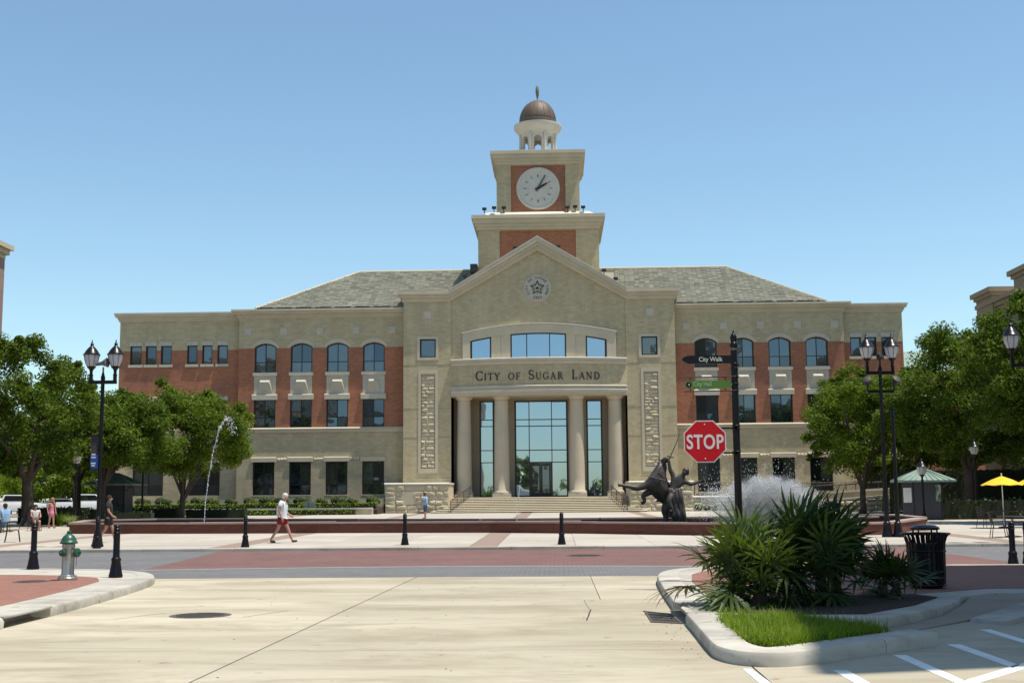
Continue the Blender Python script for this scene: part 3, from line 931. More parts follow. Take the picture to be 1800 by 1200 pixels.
def arch_window(xs):
    f = MB(); y = CY + .06
    for i, x in enumerate(xs):
        a = x if i == 0 else (x - .1 if i == len(xs) - 1 else x - .04)
        b = a + (.1 if i in (0, len(xs) - 1) else .08)
        f.ext([(a, 13.5), (b, 13.5), (b, ztop(b)), (a, ztop(a))], y - .1, y - .005)
    ps = [xs[0] + (xs[-1] - xs[0]) * k / 6 for k in range(7)]
    f.strip([(x, ztop(x) - .001) for x in ps], [(x, ztop(x) - .1) for x in ps], y - .098, y - .006)
    fr = f.build('window', FRAME, hall)
    for a, b in zip(xs[:-1], xs[1:]):
        pane_obj([(a, 13.5), (b, 13.5)] + [(b + (a - b) * k / 3, ztop(b + (a - b) * k / 3)) for k in range(4)], y, MIRROR, fr, .002)
arch_window([-5.80, -4.04]); arch_window([-2.32, -.92, 1.08, 2.50]); arch_window([4.25, 5.98])
for a, b in ((-4.02, -2.34), (2.52, 4.23)):
    c = (a + b) / 2
    for u, v in ((a, c - .01), (c + .01, b)):
        MB().ext([(u, 13.5), (v, 13.5), (v, ztop(v)), (u, ztop(u))], CY - .04, CY + .12).build('pilaster_slab', TRIM, hall)

# curved entablature with lettering
CH0, CH1, SAG = LX, RX, 1.25
cw = (CH1 - CH0) / 2; RAD = (cw * cw + SAG * SAG) / (2 * SAG); ACX = (CH0 + CH1) / 2; ACY = CY - SAG + RAD
def bow(x, off=0.0):
    r = RAD + off
    return ACY - math.sqrt(r * r - (x - ACX) ** 2)
def bow_piece(name, z0, z1, off, mat, segs=28, back=CY + .11):
    m = MB()
    xs = [CH0 + (CH1 - CH0) * i / segs for i in range(segs + 1)]
    for i in range(segs):
        a, b = xs[i], xs[i + 1]
        ya, yb = bow(a, off), bow(b, off)
        m.quad((a, ya, z0), (b, yb, z0), (b, yb, z1), (a, ya, z1))
        m.quad((a, ya, z1), (b, yb, z1), (b, back, z1), (a, back, z1))
        m.quad((b, yb, z0), (a, ya, z0), (a, back, z0), (b, back, z0))
    if mat is TRIMW:                       # bright chamfered lip
        c = .05
        for i in range(segs):
            a, b = xs[i], xs[i + 1]
            m.quad((a, bow(a, off + c), z1 - .0), (a, bow(a, off + c) , z1 - .012), (b, bow(b, off + c), z1 - .012), (b, bow(b, off + c), z1))
            m.quad((a, bow(a, off + c), z1), (b, bow(b, off + c), z1), (b, bow(b, off), z1 + c), (a, bow(a, off), z1 + c))
    m.quad((CH0, bow(CH0, off), z0), (CH0, bow(CH0, off), z1), (CH0, back, z1), (CH0, back, z0))
    m.quad((CH1, bow(CH1, off), z1), (CH1, bow(CH1, off), z0), (CH1, back, z0), (CH1, back, z1))
    return m.build(name, mat, hall, smooth=30)
bow_piece('soffit', 10.32, 10.40, -.02, TRIM, back=CY + 2.8)
bow_piece('moulding', 10.401, 10.62, .05, TRIM)
bow_piece('moulding', 10.62, 10.80, .14, TRIMW)
bow_piece('moulding', 10.80, 11.02, .07, TRIM)
bow_piece('moulding', 11.02, 11.12, .16, TRIMW)
bow_piece('fascia', 11.12, 13.02, 0.0, STONE)
bow_piece('moulding', 13.02, 13.18, .12, TRIMW)
bow_piece('moulding', 13.18, 13.36, .2, TRIM)
bow_piece('moulding', 13.36, 13.50, .32, TRIMW)
# shallow incised joints of the fascia slabs
for x in (-5.6, -3.4, -1.1, 1.3, 3.6, 5.9):
    y = bow(x)
    MB().box(x - .012, x + .012, y - .006, y + .02, 11.13, 13.01).build('slab_joint', RECESS, hall)

# roman small-capital letters drawn as tapered strokes
def arcp(cx, cy, rx, ry, a0, a1, n=14): return [(cx + rx * math.cos(math.radians(a0 + (a1 - a0) * i / n)), cy + ry * math.sin(math.radians(a0 + (a1 - a0) * i / n))) for i in range(n + 1)]
TK, TN = .15, .065
def ser(x, y, w=.30): return ([(x - w / 2, y), (x + w / 2, y)], .055)
def stem(x): return [([(x, .0), (x, 1.0)], TK), ser(x, .02), ser(x, .98)]
GLY = {
 'C': (.80, [(arcp(.45, .5, .38, .48, 42, 318, 20), 'R'), ([(.74, .98), (.74, .68)], .06), ([(.74, .02), (.74, .26)], .05)]),
 'I': (.36, stem(.18)),
 'T': (.76, [([(.38, 0), (.38, 1)], TK), ser(.38, .02), ([(.02, .97), (.74, .97)], .06), ([(.03, .99), (.03, .78)], .05), ([(.73, .99), (.73, .78)], .05)]),
 'Y': (.80, [([(.42, 0), (.42, .5)], TK), ser(.42, .02), ([(.10, 1), (.42, .48)], TK), ([(.74, 1), (.42, .48)], TN), ser(.10, .98, .26), ser(.74, .98, .24)]),
 'O': (.92, [(arcp(.46, .5, .38, .48, 0, 360, 28), 'R')]),
 'F': (.64, stem(.18) + [([(.18, .97), (.60, .97)], .06), ([(.60, .99), (.60, .76)], .05), ([(.18, .52), (.50, .52)], .06), ([(.50, .62), (.50, .42)], .05)]),
 'S': (.62, [(arcp(.31, .74, .23, .235, 40, 250, 14) + arcp(.31, .26, .25, .245, 75, -140, 14), 'S'), ([(.52, .98), (.52, .74)], .05), ([(.07, .02), (.07, .28)], .05)]),
 'U': (.86, [([(.16, 1), (.16, .34)], TK), (arcp(.43, .34, .27, .32, 180, 360, 14), .085), ([(.70, 1), (.70, .34)], TN), ser(.16, .98), ser(.70, .98, .26)]),
 'G': (.88, [(arcp(.46, .5, .38, .48, 42, 318, 20), 'R'), ([(.74, .98), (.74, .68)], .06), ([(.74, .08), (.74, .42)], TK), ser(.74, .43, .28)]),
 'A': (.86, [([(.10, 0), (.42, 1)], TN), ([(.42, 1), (.74, 0)], TK), ([(.22, .34), (.62, .34)], .06), ser(.10, .02, .25), ser(.75, .02)]),
 'R': (.82, stem(.18) + [(arcp(.36, .74, .22, .235, 90, -90, 12), .11), ([(.18, .97), (.36, .97)], .06), ([(.18, .51), (.36, .51)], .06), ([(.38, .50), (.72, .02)], TK), ser(.74, .02, .2)]),
 'L': (.66, stem(.18) + [([(.18, .03), (.60, .03)], .06), ([(.60, .01), (.60, .26)], .05)]),
 'N': (.90, [([(.14, 0), (.14, 1)], TN), ([(.12, 1), (.74, 0)], TK), ([(.74, 0), (.74, 1)], TN), ser(.14, .02, .24), ser(.10, .98, .22), ser(.74, .98, .26)]),
 'D': (.90, stem(.18) + [([(.18, .97), (.42, .97)], .06), ([(.18, .03), (.42, .03)], .06), (arcp(.40, .5, .42, .47, 90, -90, 18), .13)]),
 '1': (.40, stem(.2)), '9': (.6, [(arcp(.3, .7, .2, .25, 0, 360, 16), .1), (arcp(.1, .7, .4, .68, 0, -70, 10), .1)]), '5': (.6, [([(.14, 1), (.5, 1)], .1), ([(.14, 1), (.14, .56)], .09), (arcp(.27, .32, .23, .28, 100, -130, 14), .1)]),
}
def glyph(ch, h, d=.05):
    adv, strokes = GLY[ch]
    m = MB(); lay = 0
    for pts, w in strokes:
        n = len(pts)
        lay += 1
        P = [Vector(p) for p in pts]
        L, R_ = [], []
        for i in range(n):
            t = (P[min(i + 1, n - 1)] - P[max(i - 1, 0)]).normalized()
            nn = Vector((-t.y, t.x))
            if w == 'R': ww = TN + (TK - TN) * abs(t.y) ** 1.6
            elif w == 'S': ww = TN + (TK * .95 - TN) * (1 - abs(i / (n - 1) - .5) * 2) ** .7
            else: ww = w
            L.append(P[i] + nn * ww / 2); R_.append(P[i] - nn * ww / 2)
        yo = -.001 * lay
        for i in range(n - 1):
            a, b, c, e = R_[i] * h, R_[i + 1] * h, L[i + 1] * h, L[i] * h
            m.add([(a.x, yo - d, a.y), (b.x, yo - d, b.y), (c.x, yo - d, c.y), (e.x, yo - d, e.y),
                   (a.x, yo, a.y), (b.x, yo, b.y), (c.x, yo, c.y), (e.x, yo, e.y)],
                  [(0, 1, 2, 3), (0, 4, 5, 1), (2, 6, 7, 3)] + ([(3, 7, 4, 0)] if i == 0 else []) + ([(1, 5, 6, 2)] if i == n - 2 else []))
    return m, adv * h
LETTER = M('dark_letter_bronze', (.02, .016, .012), None, .5, 5, 30, .2)
big, small, gap = .80, .60, .115
seq = []
for w_ in ('City', 'of', 'Sugar', 'Land'):
    for k, ch in enumerate(w_):
        seq.append((ch.upper(), big if ch.isupper() else small))
    seq.append((None, .62))
seq.pop()
tot = 0
for ch, h in seq: tot += h if ch is None else GLY[ch][0] * h + gap
scl = 10.85 / tot
x = -5.36
for ch, h in seq:
    if ch is None: x += h * scl; continue
    m, adv = glyph(ch, h)
    adv *= scl
    cx = x + adv / 2
    th = math.asin((cx - ACX) / RAD)
    yy = bow(cx) - .004
    out = []
    for px, py, pz in m.v:
        lx = px * scl - adv / 2
        out.append((cx + lx * math.cos(th) - py * math.sin(th), yy + lx * math.sin(th) + py * math.cos(th), pz + 11.66))
    m.v = out
    m.build('letter', LETTER, hall)
    x += adv + gap * scl

# round seal in the gable
sx_, sz_ = 0.06, 19.83
yy = CY + .12
sl = MB().lathe([(1.22, 0), (1.22, .07), (1.12, .10), (1.10, .05), (0.0, .05)], (sx_, yy, sz_), 40, axis=(0, -1, 0)).build('seal', SPAND, hall, smooth=30)
m = MB()
star = []
for k in range(10):
    r = .62 if k % 2 == 0 else .27
    a = PI / 2 + k * PI / 5
    star.append((sx_ + r * math.cos(a), sz_ + .02 + r * math.sin(a)))
for k in range(10):
    a, b = star[k], star[(k + 1) % 10]
    m.bar((a[0], yy - .07, a[1]), (b[0], yy - .07, b[1]), .05, .07)
m.build('star_emblem', LETTER, sl)
m = MB(); m.box(sx_ - .13, sx_ + .13, yy - .09, yy - .05, sz_ - .1, sz_ + .08)
for k in range(5):
    a = PI / 2 + PI / 5 + k * 2 * PI / 5
    m.box(sx_ + .45 * math.cos(a) - .035, sx_ + .45 * math.cos(a) + .035, yy - .09, yy - .05, sz_ + .45 * math.sin(a) - .035, sz_ + .45 * math.sin(a) + .035)
m.build('centre_mark', LETTER, sl)
def ring_text(s, r, a_mid, step, h, flip=False):
    n = len(s)
    for i, ch in enumerate(s):
        if ch == ' ': continue
        a = math.radians(a_mid - (i - (n - 1) / 2) * step * (-1 if flip else 1))
        m, adv = glyph(ch, h, .03)
        rot = a - PI / 2 + (PI if flip else 0)
        o = []
        for px, py, pz in m.v:
            lx = (px - adv / 2) * .9; lz = pz - (h / 2)
            o.append((sx_ + r * math.cos(a) + lx * math.cos(rot) - lz * math.sin(rot), yy + py - .052, sz_ + r * math.sin(a) + lx * math.sin(rot) + lz * math.cos(rot)))
        m.v = o
        m.build('letter', LETTER, sl)
ring_text('CITY OF SUGAR LAND', .92, 90, 14.5, .19)
ring_text('1959', .88, 270, 13, .24, flip=True)

# columns
def column(x):
    y = bow(x) + .95
    z0 = 1.63
    m = MB(); m.box(x - .80, x + .80, y - .80, y + .80, z0, z0 + .28); m.build('column_plinth', COLUMN, hall, bevel=.02)
    prof = [(.80, 0), (.82, .1), (.78, .2), (.70, .24), (.68, .32)]
    sh = [(.665 - .085 * (t ** 1.8), .34 + t * 7.55) for t in [i / 8 for i in range(9)]]
    cap = [(.60, 7.93), (.60, 7.99), (.575, 8.0), (.58, 8.1), (.66, 8.18), (.74, 8.28), (.76, 8.31)]
    MB().lathe([(r, z0 + .28 + z) for r, z in prof + sh + cap], (x, y, 0), 32).build('column', COLUMN, hall, smooth=40)
    MB().lathe([(.80, 0), (.82, .05), (.82, .12)], (x, y, z0 + 8.59), 32).build('abacus', COLUMN, hall, smooth=40)
for x in (-6.47, -3.16, 3.32, 6.70): column(x)

# recess walls and entrance glazing
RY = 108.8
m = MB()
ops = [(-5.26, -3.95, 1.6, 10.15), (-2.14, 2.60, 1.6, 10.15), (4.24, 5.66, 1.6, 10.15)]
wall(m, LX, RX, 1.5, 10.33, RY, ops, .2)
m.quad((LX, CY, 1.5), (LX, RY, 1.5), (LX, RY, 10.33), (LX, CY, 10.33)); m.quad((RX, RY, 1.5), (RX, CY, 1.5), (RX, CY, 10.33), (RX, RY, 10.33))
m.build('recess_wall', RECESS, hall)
zs = [1.65, 4.68, 5.75, 7.88, 8.46, 10.15]
window([-5.26, -3.95], zs, RY + .1, MIRROR, fw=.07, tilt=.003)
window([4.24, 5.66], zs, RY + .1, MIRROR, fw=.07, tilt=.003)
window([-2.14, -.84, 1.16, 2.60], zs, RY + .1, MIRROR, fw=.075, tilt=.002)
DY = RY - .02
dr = MB()
dr.box(-.86, -.72, DY - .06, DY + .0, 1.65, 4.66); dr.box(1.04, 1.18, DY - .06, DY, 1.65, 4.66); dr.box(-.86, 1.18, DY - .062, DY, 4.58, 4.72)
ent = dr.build('entrance', FRAME, hall)
for a, b in ((-.71, .155), (.165, 1.03)):
    m = MB()
    m.box(a, a + .14, DY - .05, DY - .002, 1.67, 4.56); m.box(b - .14, b, DY - .05, DY - .002, 1.67, 4.56)
    m.box(a + .14, b - .14, DY - .049, DY - .002, 1.67, 2.0); m.box(a + .14, b - .14, DY - .049, DY - .002, 4.36, 4.56); m.box(a + .14, b - .14, DY - .075, DY - .002, 2.58, 2.66)
    d = m.build('door', FRAME, ent)
    MB().box(a + .14, b - .14, DY - .03, DY - .01, 2.0, 4.36).build('door_glass', GLASS, ent)
    MB().box(a + .1, b - .1, DY - .13, DY - .09, 2.6, 2.66).build('push_bar', TRIM, ent)

# landing and steps
MB().prism([(LX, RY), (LX, CY), (-7.3, CY), (-7.3, 103.3), (7.45, 103.3), (7.45, CY), (RX, CY), (RX, RY)], .2, 1.63).build('landing', PLAZAC, hall)
nst = 9
RISER = M('shade_darkened_riser', (.40, .34, .23), (.34, .29, .20), .9, 2, 20, .1)  # riser colour darkened to paint shade below the tread noses
rise = (1.63 - .395) / nst
for i in range(nst):
    yf = 99.7 + i * .45
    ext_ = 1.35 - i * .45 if yf < 101 else 0
    a, b = (-7.3 - ext_, 7.45 + ext_) if yf < 101 else (-7.3, 7.45)
    m = MB(); zt = .395 + rise * (i + 1)
    if i == nst - 1: zt -= .004
    m.box(a, b, yf, 103.29, .3, zt - .055)
    st = m.build('step', RISER, hall)
    m = MB(); prof = [(yf + .44, zt - .06), (yf + .44, zt), (yf - .035, zt), (yf - .075, zt - .04), (yf - .075, zt - .062)]
    m.add([(xx, py, pz) for xx in (a - .02, b + .02) for py, pz in prof], [(1, 6, 7, 2), (2, 7, 8, 3), (3, 8, 9, 4), (4, 9, 5, 0), (0, 1, 2, 3, 4), (9, 8, 7, 6, 5)])
    m.build('tread', TRIM, st, recalc=True)
# ---- roofs of the wings
ROOFT = masonry('grey_roof_tile', (.215, .205, .17), (.155, .15, .125), (.06, .06, .05), .42, 3, .02, bmp=.2, bigv=.25, big=(.85, .9, .85), bigs=.3)
TILE = M('slate_grey_tile', (.245, .235, .18), (.20, .195, .148), .85, .35, 2.2, .12)
EZ, EYY, RZ, RYY = 18.55, 107.35, 23.7, 118.0
el, er, rl, rr_ = -25.2, 25.45, -17.6, 18.25
m = MB()
m.add([(el, EYY, EZ - .06), (er, EYY, EZ - .06), (rr_, RYY, RZ - .06), (rl, RYY, RZ - .06), (el, 2 * RYY - EYY, EZ - .06), (er, 2 * RYY - EYY, EZ - .06)],
      [(0, 1, 2, 3), (1, 5, 2), (4, 0, 3), (5, 4, 3, 2)])
roof = m.build('roof', TILE, hall)
vs, fs = [], []
L = math.hypot(RYY - EYY, RZ - EZ)
rows_n = 34
for r in range(rows_n):
    t0, t1 = r / rows_n, (r + 1) / rows_n + .006
    xa = el + (rl - el) * t0; xb = er + (rr_ - er) * t0
    n = int((xb - xa) / .46)
    for k in range(n):
        x0 = xa + (xb - xa) * (k + (.5 if r % 2 else 0) - .25) / n
        x1 = x0 + (xb - xa) / n * .97
        if x0 < xa: x0 = xa
        if x1 > xb: x1 = xb
        if -7 < (x0 + x1) / 2 < 7.2 and t0 < .9: continue
        up = .06 + rnd.uniform(0, .05)
        y0, z0 = EYY + (RYY - EYY) * t0, EZ + (RZ - EZ) * t0
        y1, z1 = EYY + (RYY - EYY) * t1, EZ + (RZ - EZ) * t1
        o = len(vs)
        vs += [(x0, y0, z0 - .03), (x1, y0, z0 - .03), (x0, y0, z0 + up), (x1, y0, z0 + up), (x0, y1, z1 + .012), (x1, y1, z1 + .012)]
        fs += [(o, o + 1, o + 3, o + 2), (o + 2, o + 3, o + 5, o + 4), (o, o + 2, o + 4), (o + 1, o + 5, o + 3)]
tl = MB(); tl.add(vs, fs)
tag(tl.build('roof_tiles', TILE, hall), kind='stuff')
m = MB()
m.tube([(rl, RYY, RZ), (rr_, RYY, RZ)], .13, 6); m.tube([(el, EYY, EZ), (rl, RYY, RZ)], .12, 6); m.tube([(er, EYY, EZ), (rr_, RYY, RZ)], .12, 6)
m.build('ridge_cap', TRIM, hall)
for a, b in ((-25.0, -12.2), (12.4, 25.2)):
    x = a
    while x < b - .5:
        x1 = min(x + 1.75, b)
        MB().box(x, x1 - .38, EYY - .32, EYY - .05, EZ - .17, EZ + .03).build('gutter_guard', FRAME, hall)
        x = x1
    MB().box(a - .6, b + .3, EYY - .2, EYY + .1, 18.36, EZ - .1).build('gutter', TRIMW, hall)

# ---- clock tower
def tower_stage(x0, x1, y0, z0, z1, bx0, bx1, bz0, depth):
    y1 = y0 + depth
    m = MB()
    m.box(x0, bx0, y0, y0 + .5, z0, z1); m.box(bx1, x1, y0, y0 + .5, z0, z1); m.box(bx0, bx1, y0, y0 + .5, bz0, z1)
    m.box(x0, x1, y0 + .5, y1, z0, z1)
    w = m.build('tower_wall', STONE, hall)
    MB().box(bx0, bx1, y0 + .12, y0 + .6, z0, bz0).build('brick_panel', BRICK, hall)
def tower_cornice(x0, x1, y0, depth, z0, steps):
    m = MB(); z = z0
    for h, p in steps:
        m.box(x0 - p, x1 + p, y0 - p, y0 + depth + p, z, z + h); z += h
    m.build('tower_cornice', TRIM, hall)
    return z
T0 = 112.0
tower_stage(-5.50, 5.76, T0, 18, 26.38, -3.5, 3.62, 26.3, 11.3)
zt = tower_cornice(-5.50, 5.76, T0, 11.3, 26.38, ((.28, .14), (.3, .26), (.42, .44), (.33, .6)))
MB().add([(-5.3, T0 - .15, zt), (5.56, T0 - .15, zt), (5.56, T0 + 11.4, zt), (-5.3, T0 + 11.4, zt), (-4.6, T0 + .65, zt + .5), (4.86, T0 + .65, zt + .5), (4.86, T0 + 10, zt + .5), (-4.6, T0 + 10, zt + .5)],
         [(0, 1, 5, 4), (1, 2, 6, 5), (2, 3, 7, 6), (3, 0, 4, 7), (4, 5, 6, 7)]).build('tower_ledge', TRIMW, hall)
T1 = 113.0
tower_stage(-3.79, 4.05, T1, 27.9, 32.88, -2.43, 2.72, 32.8, 7.84)
zt2 = tower_cornice(-3.79, 4.05, T1, 7.84, 32.88, ((.28, .14), (.28, .26), (.38, .44), (.30, .58)))
tx, ty = .13, T1 + 3.92
m = MB().add([(-4.2, T1 - .4, zt2), (4.46, T1 - .4, zt2), (4.46, T1 + 8.2, zt2), (-4.2, T1 + 8.2, zt2), (tx - 2.6, ty - 2.6, zt2 + .35), (tx + 2.6, ty - 2.6, zt2 + .35), (tx + 2.6, ty + 2.6, zt2 + .35), (tx - 2.6, ty + 2.6, zt2 + .35)],
             [(0, 1, 5, 4), (1, 2, 6, 5), (2, 3, 7, 6), (3, 0, 4, 7)])
m.box(tx - 2.5, tx + 2.5, ty - 2.5, ty + 2.5, zt2 + .1, zt2 + .62)
m.build('cupola_base', TRIMW, hall)
# clock
ccx, ccz = .13, 30.55
ck = MB().lathe([(2.06, 0), (2.06, .12), (1.98, .2), (1.86, .2), (1.78, .11), (0, .11)], (ccx, T1 + .12, ccz), 56, axis=(0, -1, 0)).build('clock', M('clock_face', (.55, .52, .44), (.48, .46, .40), .6, 1.2, 10, .06), hall, smooth=35)
yc = T1 + .01
for k in range(12):
    a = k * PI / 6
    d = Vector((math.sin(a), 0, math.cos(a)))
    p = Vector((ccx, yc - .015, ccz))
    MB().bar(p + d * 1.08, p + d * 1.36, .07, .03).build('hour_mark', DULLBLACK, ck)
HANDM = M('grey_clock_hand', (.09, .09, .10), None, .5, 3, 20, .1)
for ang, l0, l1, w0, w1, mt, nm, yo in ((60, -.28, 1.0, .13, .07, DULLBLACK, 'hour_hand', -.05), (29, -.3, 1.45, .10, .05, HANDM, 'minute_hand', -.09)):
    a = math.radians(ang); d = Vector((math.sin(a), 0, math.cos(a))); n = Vector((math.cos(a), 0, -math.sin(a)))
    p = Vector((ccx, yc + yo, ccz))
    q = [p + d * l0 + n * w0, p + d * l0 - n * w0, p + d * l1 - n * w1, p + d * l1 + n * w1]
    MB().ext([(v.x, v.z) for v in q], yc + yo - .03, yc + yo).build(nm, mt, ck)
MB().lathe([(.12, 0), (.12, .16), (.04, .18)], (ccx, yc, ccz), 14, axis=(0, -1, 0)).build('hand_boss', DULLBLACK, ck)
# open lantern drum
z0d, z1d = zt2 + .62, 36.95
zspr, zcr = 35.95, 36.45
m = MB()
NS = 8 * 14
def drum_h(i):
    a = ((i + .5) % 14 - 7) / 7 * 22.5
    hw = 14.2
    if abs(a) > hw: return None
    return zspr + (zcr - zspr) * math.sqrt(max(0, 1 - (a / hw) ** 2))
ro, ri = 1.78, 1.5
off = -PI / 2 - PI / 8
for i in range(NS):
    a0 = off + 2 * PI * i / NS; a1 = off + 2 * PI * (i + 1) / NS
    h = drum_h(i)
    zb = z0d if h is None else h
    c = [(math.cos(a0), math.sin(a0)), (math.cos(a1), math.sin(a1))]
    P = lambda r, q, z: (tx + r * q[0], ty + r * q[1], z)
    m.quad(P(ro, c[0], zb), P(ro, c[1], zb), P(ro, c[1], z1d), P(ro, c[0], z1d))
    m.quad(P(ri, c[1], zb), P(ri, c[0], zb), P(ri, c[0], z1d), P(ri, c[1], z1d))
    m.quad(P(ri, c[0], zb), P(ri, c[1], zb), P(ro, c[1], zb), P(ro, c[0], zb))
    for j, q in ((-1, c[0]), (1, c[1])):
        h2 = drum_h((i + j) % NS)
        if (h is None) != (h2 is None):
            if h is None: m.quad(P(ri, q, z0d), P(ro, q, z0d), P(ro, q, h2), P(ri, q, h2))
        elif h is not None and h2 > h:
            m.quad(P(ri, q, h), P(ro, q, h), P(ro, q, h2), P(ri, q, h2))
m.build('lantern_drum', TRIMW, hall)
for k in range(8):
    a = off + 2 * PI * k / 8
    MB().lathe([(.16, 0), (.16, .1), (.12, .14), (.105, 1.75), (.15, 1.85), (.15, 1.95)], (tx + 1.86 * math.cos(a), ty + 1.86 * math.sin(a), z0d), 10).build('pilaster', TRIMW, hall, smooth=40)
m = MB().lathe([(1.84, z1d - .25), (1.92, z1d), (2.05, z1d + .18), (2.28, z1d + .42), (2.36, z1d + .62), (2.36, z1d + .8), (1.85, z1d + .95)], (tx, ty, 0), 40)
m.build('lantern_cornice', TRIMW, hall, smooth=25)
zd = z1d + .93
prof = [(1.84, zd), (1.84, zd + .32), (1.78, zd + .36)]
prof += [(1.79 * math.cos(t), zd + .38 + 2.12 * math.sin(t)) for t in [i * PI / 2 / 12 for i in range(12)]] + [(.09, zd + 2.51)]
MB().lathe(prof, (tx, ty, 0), 40).build('dome', COPPER, hall, smooth=35)
m = MB()
for k in range(16):
    a = 2 * PI * k / 16
    m.tube([(tx + r * math.cos(a) * 1.005, ty + r * math.sin(a) * 1.005, z) for r, z in prof[3:]], .022, 5)
m.build('dome_seam', COPPER, hall)
FINM = M('weathered_finial_metal', (.17, .19, .13), None, .6, 4, 20, .15)
fz = zd + 2.46
MB().lathe([(.16, fz), (.1, fz + .1), (.05, fz + .2), (.07, fz + .3), (.15, fz + .62), (.19, fz + 1.0), (.16, fz + 1.4), (.07, fz + 1.62), (.0, fz + 1.7)], (tx, ty, 0), 14).build('finial', FINM, hall, smooth=50)

# small black floodlights on the ledges
def flood(x, y, z, par=hall):
    m = MB(); m.tube([(x, y, z), (x, y, z + .32)], .05, 6); m.box(x - .2, x + .2, y - .14, y + .16, z + .3, z + .52); m.box(x - .12, x + .12, y - .2, y - .14, z + .33, z + .49)
    m.build('floodlight', DULLBLACK, par)
for x, y, z in ((-4.0, 112.2, 28.15), (-4.9, 112.0, 28.0), (2.9, 112.5, 28.15), (4.35, 112.3, 28.1), (-1.85, CY + .6, 23.15), (1.95, CY + .6, 23.2), (-6.35, 106.3, 20.6), (6.95, 106.3, 20.2), (5.95, 106.5, 21.0), (-3.1, 112.45, 28.2), (3.6, 112.45, 28.2)):
    flood(x, y, z)
m = MB().box(-6.15, -5.5, 110.4, 112, 22.2, 22.9); m.build('roof_vent', DULLBLACK, hall)

# ---- rough stone terrace walls beside the steps
def terrace_wall(x0, x1, y0, y1, z0, z1, label, plaque=None, grp=None):
    o = empty('terrace_wall', ((x0 + x1) / 2, y0, z0), label, 'wall', grp)
    MB().box(x0, x1, y0, y1, z0 - .2, z1 - .16).build('wall_core', ROUGH, o)
    MB().cbox(x0 - .06, x1 + .06, y0 - .12, y1, z1 - .16, z1, .09).build('coping', TRIMW, o)
    z = z0
    while z < z1 - .25:
        h = min(rnd.uniform(.30, .44), z1 - .165 - z)
        if z1 - .165 - z - h < .15: h = z1 - .165 - z
        x = x0
        while x < x1 - .05:
            w = rnd.uniform(.55, 1.0)
            if x1 - x - w < .3: w = x1 - x
            if not (plaque and plaque[0] < x + w / 2 < plaque[1] and plaque[2] < z + h / 2 < plaque[3]):
                stone_block(x, x + w, z, z + h, y0, .085, par=o)
            x += w
        z += h
    if plaque:
        MB().box(plaque[0], plaque[1], y0 - .07, y0, plaque[2], plaque[3]).build('plaque', TRIM, o)
    return o
terrace_wall(-12.58, -7.33, 101.0, 105.9, .39, 2.88, 'rough stone wall with a smooth plaque to the left of the entrance steps', (-11.3, -10.0, 1.1, 2.15))
terrace_wall(7.48, 12.66, 101.0, 105.9, .39, 2.88, 'rough stone wall behind the bronze horse statue right of the steps')
terrace_wall(12.67, 16.2, 101.1, 106.8, .39, 1.63, 'lower rough stone wall below the railing right of the statue')

# handrails on the steps
def handrail(sx, label):
    x0, x1 = (-7.05, -5.75) if sx < 0 else (7.2, 6.1)
    o = empty('handrail', ((x0 + x1) / 2, 101.4, .4), label, 'handrail', 'handrails on the entrance steps')
    a, b = Vector((x0, 99.4, .42)), Vector((x1, 103.4, 1.63))
    u = Vector((0, 0, .92))
    RAILM = M('bronze_rail', (.10, .075, .055), None, .45, 4, 20, .1, metal=.5)
    MB().tube([a + u, b + u, b + u + Vector((0, .3, 0))], .035, 8).tube([a + u * .15, b + u * .15], .02, 6).build('top_rail', RAILM, o)
    for k in range(4):
        p = a.lerp(b, k / 3)
        MB().tube([p, p + u], .03, 6).build('post', RAILM, o)
    m = MB()
    for k in range(1, 24):
        p = a.lerp(b, k / 24)
        m.tube([p + u * .15, p + u], .011, 4)
    m.build('balusters', RAILM, o)
handrail(-1, 'bronze handrail on the left side of the entrance steps')
handrail(1, 'bronze handrail on the right side of the entrance steps')

# ramp with railings on the right
rp = empty('access_ramp', (22.5, 98.0, .4), 'sloping stone access ramp below the right wing', 'ramp')
m = MB()
m.ext([(16.2, .3), (29.6, .3), (29.6, 1.60), (16.2, .62)], 97.6, 98.0)
m.build('ramp_wall', ROUGH, rp)
m = MB(); m.add([(16.2, 97.5, .62), (29.6, 97.5, 1.60), (29.6, 98.1, 1.60), (16.2, 98.1, .62), (16.2, 97.5, .76), (29.6, 97.5, 1.74), (29.6, 98.1, 1.74), (16.2, 98.1, .76)], [(4, 5, 6, 7), (0, 1, 5, 4), (0, 4, 7, 3), (1, 2, 6, 5), (2, 3, 7, 6)]).build('coping', TRIMW, rp)
m = MB().ext([(16.3, .4), (29.6, .4), (29.6, 2.05), (16.3, 1.35)], 100.2, 100.6); m.build('rear_wall', ROUGH, rp)
m = MB(); m.add([(16.3, 100.1, 1.35), (29.6, 100.1, 2.05), (29.6, 100.7, 2.05), (16.3, 100.7, 1.35), (16.3, 100.1, 1.48), (29.6, 100.1, 2.18), (29.6, 100.7, 2.18), (16.3, 100.7, 1.48)], [(4, 5, 6, 7), (0, 1, 5, 4), (0, 4, 7, 3), (1, 2, 6, 5), (2, 3, 7, 6)]).build('coping', TRIMW, rp)
x = 18.0
while x < 29.3:
    zb = .4; zt_ = .62 + (x - 16.2) * .073
    w = rnd.uniform(.6, .95)
    zz = zb
    while zz < zt_ - .1:
        h = min(.38, zt_ - zz)
        if h > .16: stone_block(x, min(x + w, 29.4), zz, zz + h, 97.6, .12, par=rp)
        zz += h
    x += w
RAILD = M('dark_rail_metal', (.045, .037, .03), None, .5, 4, 20, .1, metal=.3)
